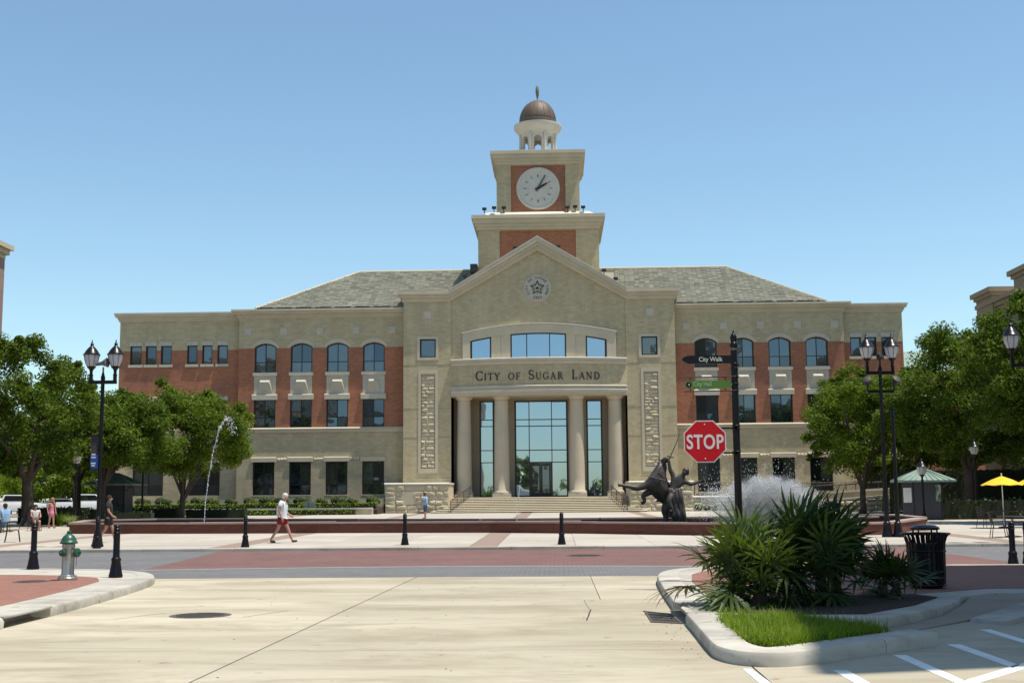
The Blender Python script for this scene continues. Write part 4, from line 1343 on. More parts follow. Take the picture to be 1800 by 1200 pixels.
def railing(pts, h, label, n_post):
    o = empty('railing', pts[0], label, 'railing', None)
    a, b = Vector(pts[0]), Vector(pts[1])
    u = Vector((0, 0, h))
    MB().tube([a + u, b + u], .035, 6).tube([a + u * .12, b + u * .12], .022, 6).tube([a + u * .86, b + u * .86], .02, 6).build('rail', RAILD, o)
    for k in range(n_post + 1):
        p = a.lerp(b, k / n_post)
        MB().tube([p, p + u], .034, 6).build('post', RAILD, o)
    n = int((b - a).length / .14)
    m = MB()
    for k in range(n):
        p = a.lerp(b, (k + .5) / n)
        m.tube([p + u * .12, p + u * .86], .01, 4)
    tag(m.build('balusters', RAILD, o), kind='stuff')
railing([(12.8, 101.25, 1.63), (28.6, 101.25, 1.63)], .98, 'long level railing on the terrace under the right wing windows', 9)
railing([(16.6, 100.35, 1.45), (29.3, 100.35, 2.12)], .6, 'sloping railing along the top of the access ramp', 7)
# ------------------------------------------------------------------ other buildings
TANW = masonry('tan_street_wall', (.36, .27, .19), (.31, .23, .16), (.25, .19, .14), .4, .13, .01, bmp=.3, bigv=.08)
PINKW = masonry('pinkish_corner_brick', (.34, .22, .18), (.28, .18, .15), (.24, .18, .16), .3, .1, .01, bmp=.3)
DKGLASS = glass_mat('dark_shop_glass', .16, (.01, .012, .015), wob=.2)
CORN = M('tan_street_cornice', (.34, .27, .18), (.29, .23, .15), .85, 1, 12, .1)
def side_building(name, label, x, xb, y0, y1, top, floors, wmat, cmat, wy=3.4, gap=2.6, face=1, pier=True):
    """street-side block; its facade is the plane X = x, looking along +X (face 1) or -X"""
    o = empty(name, ((x + xb) / 2, (y0 + y1) / 2, 0), label, 'building')
    MB().box(x, xb, y0, y1, -.05, top - .5).build('wall', wmat, o)
    m = MB()
    for z0, z1, p in ((top - .9, top - .62, .12), (top - .62, top - .3, .3), (top - .3, top, .5)):
        m.box(x + face * p, xb - face * p, y0 - p, y1 + p, z0, z1)
    m.build('cornice', TRIM if face > 0 else CORN, o)
    for e in ((y1 - 1.0, y1 + .04), (y0 - .04, y0 + 1.0)):
        MB().box(x + face * .12, x - face * .9, e[0], e[1], -.05, top - .92).build('corner_pier', cmat, o)
    n = int((y1 - y0 - 2.6) / (wy + gap))
    st_ = (y1 - y0 - 2.6) / max(n, 1)
    for z0, z1 in floors:
        for k in range(n):
            c = y1 - 1.3 - gap * .35 - st_ * k - wy / 2
            f = MB()
            f.box(x + face * .02, x - face * .1, c - wy / 2, c + wy / 2, z0, z1)
            w = f.build('window', FRAME, o)
            for s in (-1, 1):
                MB().box(x + face * .035, x + face * .021, c + s * wy / 4 - wy / 4 + .06, c + s * wy / 4 + wy / 4 - .06, z0 + .08, z1 - .08).build('pane', DKGLASS, w)
            MB().box(x + face * .16, x, c - wy / 2 - .15, c + wy / 2 + .15, z0 - .34, z0 - .02).build('sill', TRIM, o)
            MB().box(x + face * .14, x, c - wy / 2 - .15, c + wy / 2 + .15, z1 + .02, z1 + .36).build('lintel', TRIM, o)
    return o
side_building('office_building', 'tan four storey block with dark windows at the left edge of the picture', -33.35, -52, 20, 75, 17.75, [(1.0, 3.6), (5.0, 7.6), (9.1, 11.7), (13.0, 15.6)], TANW, PINKW, 3.6, 1.6, 1)
rb = side_building('shop_building', 'tan shop block with stepped cornices behind the trees at the right edge', 34.6, 54, 50, 94.5, 16.0, [(.8, 3.4), (6.2, 8.6), (11.2, 13.4)], TANW, TANW, 2.2, 2.2, -1)
for a, b, t in ((91.4, 94.9, 16.9), (79.0, 87.0, 17.3), (62, 72, 17.2)):
    m = MB(); m.box(34.2, 35.6, a, b, 0, t - .6)
    m.build('bay_wall', TANW, rb)
    m = MB()
    for z0, z1, p in ((t - .6, t - .35, .15), (t - .35, t, .35)): m.box(34.2 - p, 35.8, a - p, b + p, z0, z1)
    m.build('bay_cornice', CORN, rb)
# tall hotel beside the parking bays: it stands to the right and throws the broad shade on the island
H = 25.0
sh = [(3.95, 12.05), (5.4, 26.75), (22, 27.6), (22, 16.6)]
dx, dy = SUN.x / SUN.z * H, SUN.y / SUN.z * H
tp = [(x + dx, y + dy) for x, y in sh]  # unseen roof outline, shaped back from the shade it throws
ht = empty('hotel_building', (18, 18, 0), 'tall tan hotel with a wide roof shaped for its shade, unseen to the right of the parking bays', 'building')
MB().prism(tp, H - .7, H).build('shade_casting_roof', TRIM, ht)
bd = [(tp[0][0] + 3.2, tp[0][1] + 2.4), (tp[1][0] + 2.4, tp[1][1] - 1.6), (tp[2][0] - .8, tp[2][1] - 1.2), (tp[3][0] - .8, tp[3][1] + 1.6)]
MB().prism(bd, -.05, H - .7).build('wall', TANW, ht)
a, b = Vector(bd[0]), Vector(bd[1])
d = (b - a).normalized(); nn = Vector((-d.y, d.x))
for fl in range(7):
    for k in range(4):
        c = a + d * (1.6 + k * (b - a).length / 4)
        z = 1.2 + fl * 3.3
        q = [c + nn * .04 - d * .8, c + nn * .04 + d * .8, c - nn * .05 + d * .8, c - nn * .05 - d * .8]
        w = MB().prism([(v.x, v.y) for v in q], z, z + 1.8).build('window', DKGLASS, ht)

# block and trees across the street behind the viewer: the hall windows mirror them
bk = empty('mirrored_block', (-33, -72, 0), 'tan and dark block behind the viewer that the left hall windows mirror', 'building')
MB().box(-52, -17, -84, -64, -.05, 24).build('wall', TANW, bk)
for k in range(6):
    for fl in range(6):
        MB().box(-50 + k * 5.5, -47 + k * 5.5, -64, -63.9, 1 + fl * 3.7, 3.4 + fl * 3.7).build('window', DKGLASS, bk)
bk2 = empty('mirrored_shop', (30, -74, 0), 'brown shop block behind the viewer that the right hall windows mirror', 'building')
MB().box(17, 50, -86, -66, -.05, 17).build('wall', BRICK, bk2)
for k in range(5):
    for fl in range(4):
        MB().box(19 + k * 6, 22.4 + k * 6, -66, -65.9, 1 + fl * 4, 3.6 + fl * 4).build('window', DKGLASS, bk2)
# distant small building behind the right hand trees
fb = empty('far_building', (44, 150, 0), 'distant brick building with a green hipped roof beyond the right trees', 'building')
MB().box(38, 62, 150, 165, 0, 16.3).build('wall', BRICK, fb)
m = MB(); m.add([(37.4, 149.4, 16.3), (62.6, 149.4, 16.3), (62.6, 165.6, 16.3), (37.4, 165.6, 16.3), (45, 157, 19.6), (55, 157, 19.6)], [(0, 1, 5, 4), (1, 2, 5), (2, 3, 4, 5), (3, 0, 4), (3, 2, 1, 0)])
m.build('roof', PATINA, fb)

# ------------------------------------------------------------------ fountain
FBRICK = masonry('fountain_brick', (.155, .058, .042), (.115, .045, .034), (.12, .07, .055), .24, .08, .008, bmp=.3, big=(1.05, .95, .9), bigv=.12, bigs=.3)
CAP = M('pink_granite_cap', (.36, .26, .225), (.30, .215, .185), .6, 2, 30, .12)
POOLIN = M('dark_pool_lining', (.02, .016, .014), None, .6, 3, 20, .1)
fo = empty('fountain_basin', (-1, 54, .16), 'long low red brick fountain basin with pale stone caps across the plaza', 'fountain')
front = [(-20.7, 55.6), (-15.3, 54.6), (-10.2, 54.1), (-5.4, 53.7), (-1.2, 53.0), (3.0, 50.9), (6.4, 48.6), (9.2, 47.1), (12.0, 46.6), (14.5, 47.9), (17.9, 55.5)]
back = [(18.2, 59.5), (15.7, 61.8), (9, 59.5), (3.5, 58.6), (-2, 58.6), (-8, 60.5), (-14, 63), (-19.5, 64.3), (-22.3, 61.5)]
def fz(x): return .165
HW = .41
def wall_run(pts, th, name, flip=False):
    for i in range(len(pts) - 1):
        a, b = Vector(pts[i]), Vector(pts[i + 1])
        d = (b - a).normalized(); n = Vector((-d.y, d.x))
        q = [a, b, b + n * th, a + n * th]
        za = zp(min(a.y, b.y)) - .1
        MB().prism([(p.x, p.y) for p in q], za, zp(a.y) + HW).build('basin_wall', FBRICK, fo)
        L = (b - a).length; k = max(1, round(L / 1.25))
        for j in range(k):
            p0 = a + d * (L * j / k + .005); p1 = a + d * (L * (j + 1) / k - .005)
            q = [p0 - n * .05, p1 - n * .05, p1 + n * (th + .05), p0 + n * (th + .05)]
            MB().prism([(p.x, p.y) for p in q], zp(a.y) + HW, zp(a.y) + HW + .075).build('cap_stone', CAP, fo)
wall_run(front, .42, 'front')
wall_run([front[-1]] + back + [front[0]], .42, 'back')
wall_run([(12.3, 50.5), (13.2, 54.5), (16.6, 58.6)], .35, 'inner')
loop = front + back
cin = offs(loop, .40)
MB().prism(cin, .05, .2).build('pool_lining', POOLIN, fo)
# rim blocks standing in the pool
for x0, x1, y0, y1 in ((-.3, 2.6, 55.6, 56.2), (-16, -9, 58.2, 58.6)):
    MB().box(x0, x1, y0, y1, .2, .60).build('jet_block', CAP, fo)
WATER, nt, b = new_mat('dark_pool_water')
b.inputs['Base Color'].default_value = (.012, .016, .017, 1)
b.inputs['Roughness'].default_value = .06
b.inputs['Specular IOR Level'].default_value = .5
bump(nt, b, noise(nt, objco(nt), 4, 4), .25, .05)
tag(MB().prism(offs(loop, .41), .3, .42, bottom=False).build('water', WATER), kind='structure')

# water drops
DROP, nt, b = new_mat('white_water')
b.inputs['Base Color'].default_value = (.90, .93, .95, 1)
b.inputs['Roughness'].default_value = .15
b.inputs['Transmission Weight'].default_value = .25
b.inputs['IOR'].default_value = 1.33
MISTM, nt, b = new_mat('clear_water_stream')
b.inputs['Base Color'].default_value = (.88, .91, .94, 1)
b.inputs['Roughness'].default_value = .4
b.inputs['Alpha'].default_value = .55
OCT = [(1, 0, 0), (-1, 0, 0), (0, 1, 0), (0, -1, 0), (0, 0, 1), (0, 0, -1)]
OCF = [(0, 2, 4), (2, 1, 4), (1, 3, 4), (3, 0, 4), (2, 0, 5), (1, 2, 5), (3, 1, 5), (0, 3, 5)]
def drops(pts, name, mat, label, cat, kind=None, loc=None):
    vs, fs = [], []
    for x, y, z, r, st_ in pts:
        o = len(vs)
        vs += [(x + a * r, y + b_ * r, z + c * r * st_) for a, b_, c in OCT]
        fs += [tuple(i + o for i in f) for f in OCF]
    ob = MB().add(vs, fs).build(name, mat, None, loc, smooth=180)
    return tag(ob, label, cat, None, kind)
pts = []
def plume(cx, cy, n, h, spread, rs=(.006, .015), lean=0.0):
    for _ in range(n):
        t = rnd.random() ** .85
        w = spread * (.10 + .95 * t)
        a = rnd.gauss(0, w); b_ = rnd.gauss(0, w * .7)
        top = h * (1 - .55 * min(1.6, abs(a) / spread) ** 2 * .5) * rnd.uniform(.82, 1.08)
        z = .45 + max(.02, top * (1 - (1 - t) ** 2) if rnd.random() < .6 else top * rnd.random())
        pts.append((cx + a + lean * t, cy + b_, z, rnd.uniform(*rs), rnd.uniform(1, 2.0)))
for cx, n, h, ln in ((8.9, 1500, 1.5, -.35), (9.7, 3600, 1.75, -.1), (10.5, 5400, 2.0, 0), (11.2, 6000, 1.95, .05), (11.9, 4800, 1.8, .15), (12.5, 2200, 1.45, .35)):
    plume(cx, 55.5, n, h, .55, lean=ln)
for _ in range(1300):
    pts.append((rnd.gauss(9.0, .8), 55.5 + rnd.gauss(0, .5), .5 + 1.1 * rnd.random() + abs(rnd.gauss(0, .5)), rnd.uniform(.008, .024), 1.3))
for _ in range(420):
    pts.append((rnd.gauss(10.8, 1.2), 55.5 + rnd.gauss(0, .4), 2.1 + abs(rnd.gauss(0, .6)), rnd.uniform(.008, .017), 1.3))
drops(pts, 'water_spray', DROP, 'broad white burst of water spray rising behind the palms', 'water spray', 'stuff')
# soft mist hanging in the spray: a small volume that thins out to nothing at its edge
MV = bpy.data.materials.new('spray_mist'); MV.use_nodes = True
nt = MV.node_tree; nt.nodes.remove(nt.nodes['Principled BSDF'])
pv = nd(nt, 'ShaderNodeVolumePrincipled'); pv.inputs['Color'].default_value = (.96, .97, .98, 1); pv.inputs['Anisotropy'].default_value = .2
co = objco(nt)
ln = nd(nt, 'ShaderNodeVectorMath', operation='LENGTH'); nt.links.new(mapping(nt, co, (1 / 2.5, 1 / 1.0, 1 / 1.65)), ln.inputs[0])
fall = ramp(nt, ln.outputs['Value'], .25, .98, 1, 0)
mu = nd(nt, 'ShaderNodeMath', operation='MULTIPLY'); nt.links.new(fall, mu.inputs[0])
nt.links.new(ramp(nt, noise(nt, co, 2.6, 4, .65), .30, .60, 0, 4.5), mu.inputs[1])
nt.links.new(mu.outputs[0], pv.inputs['Density'])
nt.links.new(pv.outputs[0], nt.nodes['Material Output'].inputs['Volume'])
tag(MB().blob((11.0, 55.5, 1.05), 2.5, 1.0, 1.65, 20, 12).build('spray_mist', MV, None, (11.0, 55.5, 1.05)), 'soft white mist around the fountain spray', 'mist', None, 'stuff')
def jet(path, n, r0, label, fan=.0):
    P = [Vector(p) for p in path]
    pts = []
    for _ in range(n):
        t = rnd.random() ** .8 * (len(P) - 1)
        i = min(int(t), len(P) - 2); f = t - i
        p = P[i].lerp(P[i + 1], f)
        s = .012 + fan * (t / (len(P) - 1)) ** 2
        pts.append((p.x + rnd.gauss(0, s), p.y + rnd.gauss(0, s), p.z + rnd.gauss(0, s), r0 * rnd.uniform(.6, 1.3), rnd.uniform(1.2, 2.6)))
    o = empty('fountain_jet', path[0], label, 'water jet')
    n_ = len(P)
    MB().tube(P[:n_ - 2], [r0 * (.9 - .5 * i / n_) for i in range(n_ - 2)], 6).build('stream', MISTM, o, smooth=60)
    d_ = drops(pts, 'droplets', DROP, None, None, 'stuff', path[0])
    d_.location = (0, 0, 0); d_.parent = o
    return o
jet([(-14.9, 57, .45), (-14.86, 57, 1.5), (-14.75, 57, 2.6), (-14.55, 57, 3.9), (-14.3, 57, 4.9), (-14.0, 57, 5.45), (-13.75, 57, 5.3), (-13.6, 57, 4.7)], 330, .0135, 'tall thin water jet arching in front of the left oak', .10)
jet([(-.32, 56, .45), (-.26, 56, 1.2), (-.16, 56, 2.1), (-.06, 56, 2.75), (.0, 56, 2.7)], 240, .010, 'thin water jet in front of the entrance steps', .02)

# ------------------------------------------------------------------ lamp posts, bollards, small street furniture
LAMPG, nt, b = new_mat('frosted_lantern_glass')
b.inputs['Base Color'].default_value = (.72, .72, .68, 1)
b.inputs['Roughness'].default_value = .25
b.inputs['Transmission Weight'].default_value = .35
b.inputs['Specular IOR Level'].default_value = .6
def lantern(par, x, y, z):
    """acorn lantern, base at z"""
    o = MB().lathe([(.06, 0), (.075, .05), (.05, .1), (.055, .2), (.10, .27), (.14, .30), (.15, .34)], (x, y, z), 12).build('lantern', BLACK, par, smooth=40)
    m = MB()
    n = 24
    prof = [(.14, .34), (.19, .42), (.235, .55), (.265, .70), (.27, .74)]
    m.lathe(prof, (x, y, z), n)
    m.build('globe', LAMPG, o, smooth=60)
    m = MB()
    for k in range(8):
        a = 2 * PI * k / 8
        m.tube([(x + r * 1.015 * math.cos(a), y + r * 1.015 * math.sin(a), z + zz) for r, zz in prof], .008, 4)
    m.build('cage', BLACK, o)
    MB().lathe([(.29, .74), (.29, .77), (.255, .80), (.20, .90), (.12, 1.0), (.06, 1.06), (.05, 1.10), (.065, 1.13), (.03, 1.17), (.012, 1.26), (0, 1.30)], (x, y, z), 16).build('cap', BLACK, o, smooth=45)
def pole_base(m, x, y, z, h, s=1.0):
    m.lathe([(.20 * s, 0), (.20 * s, .08), (.185 * s, .10), (.17 * s, .16), (.14 * s, .36), (.125 * s, .46), (.135 * s, .48), (.135 * s, .52), (.09 * s, .56), (.085 * s, .8), (.1 * s, .83), (.1 * s, .87), (.075 * s, .9), (.068, 1.2), (.062, h)], (x, y, z), 16)
def street_lamp(x, y, z, hgt, half, label, arm2=False, horn=True):
    o = empty('street_lamp', (x, y, z), label, 'street lamp', 'double lantern street lamps')
    m = MB(); pole_base(m, x, y, z, hgt + .12); m.build('pole', BLACK, o, smooth=40)
    m = MB(); m.box(x - half - .06, x + half + .06, y - .045, y + .045, z + hgt - .06, z + hgt + .06)
    for s in (-1, 1):
        m.box(x + s * half - .05, x + s * half + .05, y - .05, y + .05, z + hgt - .06, z + hgt + .24)
    m.lathe([(.07, 0), (.08, .1), (.05, .2), (.03, .3)], (x, y, z + hgt + .06), 10)
    m.build('arm', BLACK, o)
    for s in (-1, 1): lantern(o, x + s * half, y, z + hgt + .2)
    if horn:
        m = MB().tube([(x, y, z + hgt + .3), (x + .02, y - .05, z + hgt + .52)], .03, 6)
        m.lathe([(.06, 0), (.07, .2), (.14, .36), (.17, .40), (.15, .41)], (x - .22, y - .06, z + hgt + .62), 14, axis=(1, -.15, .12))
        m.build('loudspeaker', M('grey_speaker_metal', (.14, .14, .15), None, .5, 4, 20, .1), o, smooth=40)
    if arm2:
        m = MB(); m.box(x - half - .02, x + half + .02, y - .04, y + .04, z + hgt - .74, z + hgt - .64)
        m.build('lower_arm', BLACK, o)
        for s in (-1, 1):
            m = MB(); c = Vector((x + s * (half + .02), y - .05, z + hgt - .40))
            m.lathe([(.06, 0), (.12, .06), (.14, .22), (.15, .26), (.13, .265)], c, 12, axis=(s * .25, -.6, .5))
            m.box(c.x - .03, c.x + .03, y - .03, y + .03, z + hgt - .66, c.z)
            m.build('spotlight', DULLBLACK, o, smooth=40)
        m = MB(); m.lathe([(.06, 0), (.12, .06), (.14, .2), (.13, .205)], (x - .1, y - .1, z + hgt + .52), 12, axis=(.5, -.5, .4)); m.box(x - .03, x + .03, y - .05, y, z + hgt + .2, z + hgt + .55)
        m.build('spotlight', DULLBLACK, o, smooth=40)
    return o
LZ = zp(41.5)
street_lamp(-14.12, 41.6, LZ, 5.62, .42, 'black double lantern street lamp on the left of the plaza with a blue banner')
street_lamp(13.50, 45.4, zp(45.4), 5.98, .46, 'black double lantern street lamp with spotlights right of the stop sign', True, False)
street_lamp(16.72, 39.9, .15, 5.62, .42, 'black street lamp at the far right edge with one lantern in view', False, False)
o = empty('sign_pole', (13.86, 45.3, zp(45.3)), 'plain black pole with a knobbed top beside the right lamp', 'pole')
m = MB(); pole_base(m, 13.86, 45.3, zp(45.3), 4.3, .95); m.build('pole', BLACK, o, smooth=40)
MB().lathe([(.062, 4.28), (.085, 4.34), (.085, 4.42), (.06, 4.46), (.07, 4.6), (.05, 4.7), (0, 4.75)], (13.86, 45.3, zp(45.3)), 12).build('knob', BLACK, o, smooth=40)
# single lantern posts further back
def post_lamp(x, y, z, h, label):
    o = empty('lamp_post', (x, y, z), label, 'street lamp', 'single lantern posts round the plaza')
    m = MB(); pole_base(m, x, y, z, h, .8); m.build('pole', BLACK, o, smooth=40)
    lantern(o, x, y, z + h)
post_lamp(-26.15, 70, zp(70), 3.2, 'single lantern post under the big left oak')
post_lamp(-25.65, 80, zp(80), 3.1, 'single lantern post beside the left ticket kiosk')
post_lamp(25.05, 70, zp(70), 3.25, 'single lantern post in front of the shop by the yellow umbrellas')
post_lamp(20.9, 66, zp(66), 2.1, 'single lantern post in front of the right kiosk')
# banner on the left lamp
BANB, nt, b = new_mat('blue_banner_print')
co = objco(nt)
sp = nd(nt, 'ShaderNodeSeparateXYZ'); nt.links.new(co, sp.inputs[0])
lo = ramp(nt, sp.outputs[2], -.74, -.72, 0, 1)
c = mixc(nt, lo, (.03, .11, .42), (.03, .022, .03))
nt.links.new(c, b.inputs['Base Color']); b.inputs['Roughness'].default_value = .7
bn = empty('banner', (-14.36, 41.56, 3.95), 'narrow blue and dark banner hanging on the left lamp pole', 'banner')
m = MB()
for i in range(10):
    z0, z1 = 3.9 - i * .115, 3.9 - (i + 1) * .115
    w0, w1 = .25 + .012 * math.sin(i * .9), .25 + .012 * math.sin((i + 1) * .9)
    y0, y1 = .035 * math.sin(i * .8), .035 * math.sin((i + 1) * .8)
    m.add([(-14.19 - w0, 41.56 + y0, z0), (-14.19, 41.58, z0), (-14.19, 41.58, z1), (-14.19 - w1, 41.56 + y1, z1),
           (-14.19 - w0, 41.57 + y0, z0), (-14.19, 41.59, z0), (-14.19, 41.59, z1), (-14.19 - w1, 41.57 + y1, z1)], [(0, 1, 2, 3), (7, 6, 5, 4), (0, 3, 7, 4), (1, 5, 6, 2)])
m.build('cloth', BANB, bn, smooth=60)
MB().tube([(-14.5, 41.575, 3.91), (-14.12, 41.585, 3.91)], .016, 6).build('rod', BLACK, bn)
MB().tube([(-14.5, 41.575, 2.74), (-14.12, 41.585, 2.74)], .016, 6).build('rod', BLACK, bn)
m = MB()
for zz, w in ((3.22, .13), (3.12, .15), (2.92, .16), (2.84, .12)):
    m.box(-14.33 - w / 2, -14.33 + w / 2, 41.515, 41.53, zz, zz + .045)
m.build('white_print', WHITEP, bn)

def make_bollard():
    o = empty('bollard', (0, 0, 0), None, 'bollard', 'black bollards along the kerbs')
    MB().lathe([(.135, 0), (.138, .05), (.128, .07), (.12, .11), (.098, .24), (.088, .31), (.095, .325), (.097, .365), (.088, .38), (.073, .40), (.066, .42), (.064, .86), (.072, .87), (.074, .895), (.066, .905), (.063, .94)], (0, 0, 0), 20).build('post', BLACK, o, smooth=35)
    MB().lathe([(.069, .94), (.071, .965), (.06, .98), (.066, .995), (.063, 1.02), (.042, 1.045), (0, 1.055)], (0, 0, 0), 16).build('cap', BLACK, o, smooth=40)
    return o
b0 = make_bollard()
spots = [(-10.40, 27.80, .15, 'black bollard left of the fire hydrant on the near corner'),
         (-7.38, 24.70, .151, 'black bollard right of the fire hydrant at the kerb nose'),
         (-13.72, 40.5, zp(40.5), 'black bollard just left of the left street lamp'),
         (-8.80, 40.62, zp(40.6), 'black bollard left of the walking man in red shorts'),
         (-3.60, 41.42, zp(41.4), 'black bollard left of centre in front of the fountain'),
         (1.66, 41.05, zp(41.0), 'black bollard in line with the right entrance columns'),
         (7.72, 27.62, .151, 'black bollard half hidden behind the large dark palm'),
         (11.86, 28.75, .0, 'black bollard right of the litter bin at the sunlit kerb'),
         (12.28, 28.9, .0, 'black bollard cut off at the right edge of the picture'),
         (9.95, 42.9, zp(42.9), 'black bollard behind the small palm near the right lamp')]
for i, (x, y, z, lab) in enumerate(spots):
    if i in (7, 8): y = 28.05 if i == 7 else 28.1; x = 11.66 if i == 7 else 12.0; z = .0
    if i == 0: b0.location = (x, y, z); b0['label'] = lab
    else: dup(b0, (x, y, z), 0, lab)
# pale plates under three plaza bollards
for x, y in ((-13.72, 40.5), (-8.80, 40.62), (-3.60, 41.42), (1.66, 41.05)):
    MB().box(x - .24, x + .24, y - .2, y + .2, zp(y) - .01, zp(y) + .006).build('base_plate', KERBC, pave)

# hydrant
SILV = M('silver_hydrant_paint', (.42, .41, .38), (.33, .32, .29), .38, 4, 25, .1, metal=.75)
GREENP = M('green_hydrant_paint', (.014, .085, .045), (.012, .062, .032), .38, 5, 25, .1, coat=.2)
hx, hy, hz = -8.06, 23.95, .151
hy_ = empty('fire_hydrant', (hx, hy, hz), 'silver fire hydrant with green bonnet and caps on the brick corner', 'fire hydrant')
MB().lathe([(.185, 0), (.185, .05), (.17, .065), (.17, .085), (.13, .10), (.118, .13), (.118, .62), (.125, .66), (.118, .70)], (hx, hy, hz), 24).build('barrel', SILV, hy_, smooth=35)
MB().lathe([(.155, .70), (.17, .715), (.17, .735), (.15, .75), (.14, .79), (.105, .85), (.06, .885), (.05, .89)], (hx, hy, hz), 24).build('bonnet', GREENP, hy_, smooth=40)
MB().lathe([(.042, .885), (.042, .94), (.03, .95)], (hx, hy, hz), 5).build('operating_nut', GREENP, hy_)
for k in range(8):
    a = PI * 2 * k / 8
    MB().lathe([(.016, 0), (.016, .03)], (hx + .165 * math.cos(a), hy + .165 * math.sin(a), hz + .06), 6).build('bolt', SILV, hy_)
def nozzle(dx, dy, z, r, l):
    d = Vector((dx, dy, 0)).normalized()
    c = Vector((hx, hy, hz + z)) + d * .09
    MB().lathe([(r * .9, 0), (r * .9, l * .6)], c, 16, axis=d).build('nozzle', SILV, hy_, smooth=35)
    MB().lathe([(r * 1.15, 0), (r * 1.2, .02), (r * 1.15, .06), (r * .6, .075), (r * .35, .08), (r * .35, .115)], c + d * l * .6, 14, axis=d).build('cap', GREENP, hy_, smooth=35)
nozzle(-.35, -1, .53, .058, .07); nozzle(1, -.25, .53, .075, .12); nozzle(.2, 1, .53, .058, .07)
m = MB()
for i in range(9): m.tube([(hx + .2 + .003 * (i % 2), hy - .1, hz + .47 - i * .022), (hx + .2, hy - .1, hz + .452 - i * .022)], .006, 4)
m.build('chain', DULLBLACK, hy_)

# litter bin
cxn, cyn, czn = 7.60, 20.75, .152
bn_ = empty('litter_bin', (cxn, cyn, czn), 'black slatted litter bin with flared rim behind the small palm', 'litter bin')
MB().lathe([(.22, .0), (.24, .02), (.25, .05), (.25, .72)], (cxn, cyn, czn), 24).build('liner', DULLBLACK, bn_, smooth=40)
for k in range(26):
    a = 2 * PI * k / 26
    ca, sa = math.cos(a), math.sin(a)
    path = [(.275, .03), (.29, .3), (.295, .62), (.305, .74), (.33, .82), (.37, .88)]
    vs, fs = [], []
    for r, z in path:
        for s in (-1, 1):
            for t in (0, .012):
                vs.append((cxn + (r + t) * ca - s * .021 * sa, cyn + (r + t) * sa + s * .021 * ca, czn + z))
    for i in range(len(path) - 1):
        o_ = i * 4
        fs += [(o_ + 1, o_ + 3, o_ + 7, o_ + 5), (o_, o_ + 4, o_ + 6, o_ + 2), (o_, o_ + 1, o_ + 5, o_ + 4), (o_ + 2, o_ + 6, o_ + 7, o_ + 3)]
    MB().add(vs, fs).build('slat', BLACK, bn_)
for r, z in ((.295, .05), (.305, .60), (.385, .88)):
    MB().tube([(cxn + r * math.cos(2 * PI * k / 28), cyn + r * math.sin(2 * PI * k / 28), czn + z) for k in range(28)], .018, 6, closed=True).build('band', BLACK, bn_)
m = MB().lathe([(.20, .94), (.235, .95), (.235, .98), (.17, 1.02), (.12, 1.025)], (cxn, cyn, czn), 24)
for k in range(4):
    a = PI / 4 + k * PI / 2
    m.tube([(cxn + .24 * math.cos(a), cyn + .24 * math.sin(a), czn + .72), (cxn + .21 * math.cos(a), cyn + .21 * math.sin(a), czn + .955)], .014, 6)
m.build('lid', BLACK, bn_, smooth=40)

# ------------------------------------------------------------------ stop sign and finger posts
REDS = M('red_sign_sheeting', (.62, .010, .020), (.58, .010, .018), .5, 2, 20, .05, spec=.2)
WHITES = M('white_sign_sheeting', (.80, .74, .70), (.76, .70, .66), .45, 2, 20, .04)
GREENS = M('olive_green_sign', (.085, .21, .022), (.075, .19, .02), .5, 2, 20, .05)
LETW = M('pale_sign_lettering', (.72, .70, .60), (.68, .66, .56), .5, 3, 20, .04)
LETG = M('pale_green_lettering', (.36, .50, .28), (.34, .47, .26), .5, 3, 20, .04)
SY = 22.5; SX = 4.80
sp_ = empty('sign_post', (SX, SY, .15), 'black post with a red stop sign and finger signs for City Walk and City Hall', 'sign post')
m = MB(); pole_base(m, SX, SY, .15, 4.18, .75); m.build('pole', BLACK, sp_, smooth=40)
MB().lathe([(.06, 4.30), (.075, 4.33), (.075, 4.38), (.05, 4.41), (.06, 4.46), (.066, 4.5), (.045, 4.555), (.02, 4.58), (.012, 4.63), (0, 4.64)], (SX, SY, .15 - .08), 14).build('finial', BLACK, sp_, smooth=40)
for z in (4.07, 3.98, 3.83, 3.7, 3.57, 2.93, 2.87, 2.46):
    MB().lathe([(.068, 0), (.078, .008), (.078, .022), (.068, .03)], (SX, SY, z), 14).build('collar', BLACK, sp_)
# octagon
oc, oz, oy = 4.21, 2.66, SY - .12
def octo(r): return [(oc + r / math.cos(PI / 8) * math.cos(PI / 8 + k * PI / 4), oz + r / math.cos(PI / 8) * math.sin(PI / 8 + k * PI / 4)) for k in range(8)]
ss = MB().ext(octo(.381), oy, oy + .004).build('stop_sign', WHITES, sp_)
MB().ext(octo(.362), oy - .002, oy - .0005).build('red_face', REDS, ss)
me = text_mesh('STOP', .36, .0008, 'CENTER', .74, 1.08, .008)
me.transform(UPRIGHT); me.transform(Matrix.Translation((oc, oy - .004, oz - .128)))
link_mesh('lettering', me, WHITES, ss)
for dz in (.31, -.31):
    MB().lathe([(.012, 0), (.008, .004)], (oc, oy - .003, oz + dz), 8, axis=(0, -1, 0)).build('bolt', WHITES, ss)
for z in (2.90, 2.45):
    MB().box(oc - .2, SX, oy + .012, oy + .04, z - .016, z + .016).box(SX - .05, SX + .02, oy + .012, SY, z - .016, z + .016).build('bracket', BLACK, sp_)
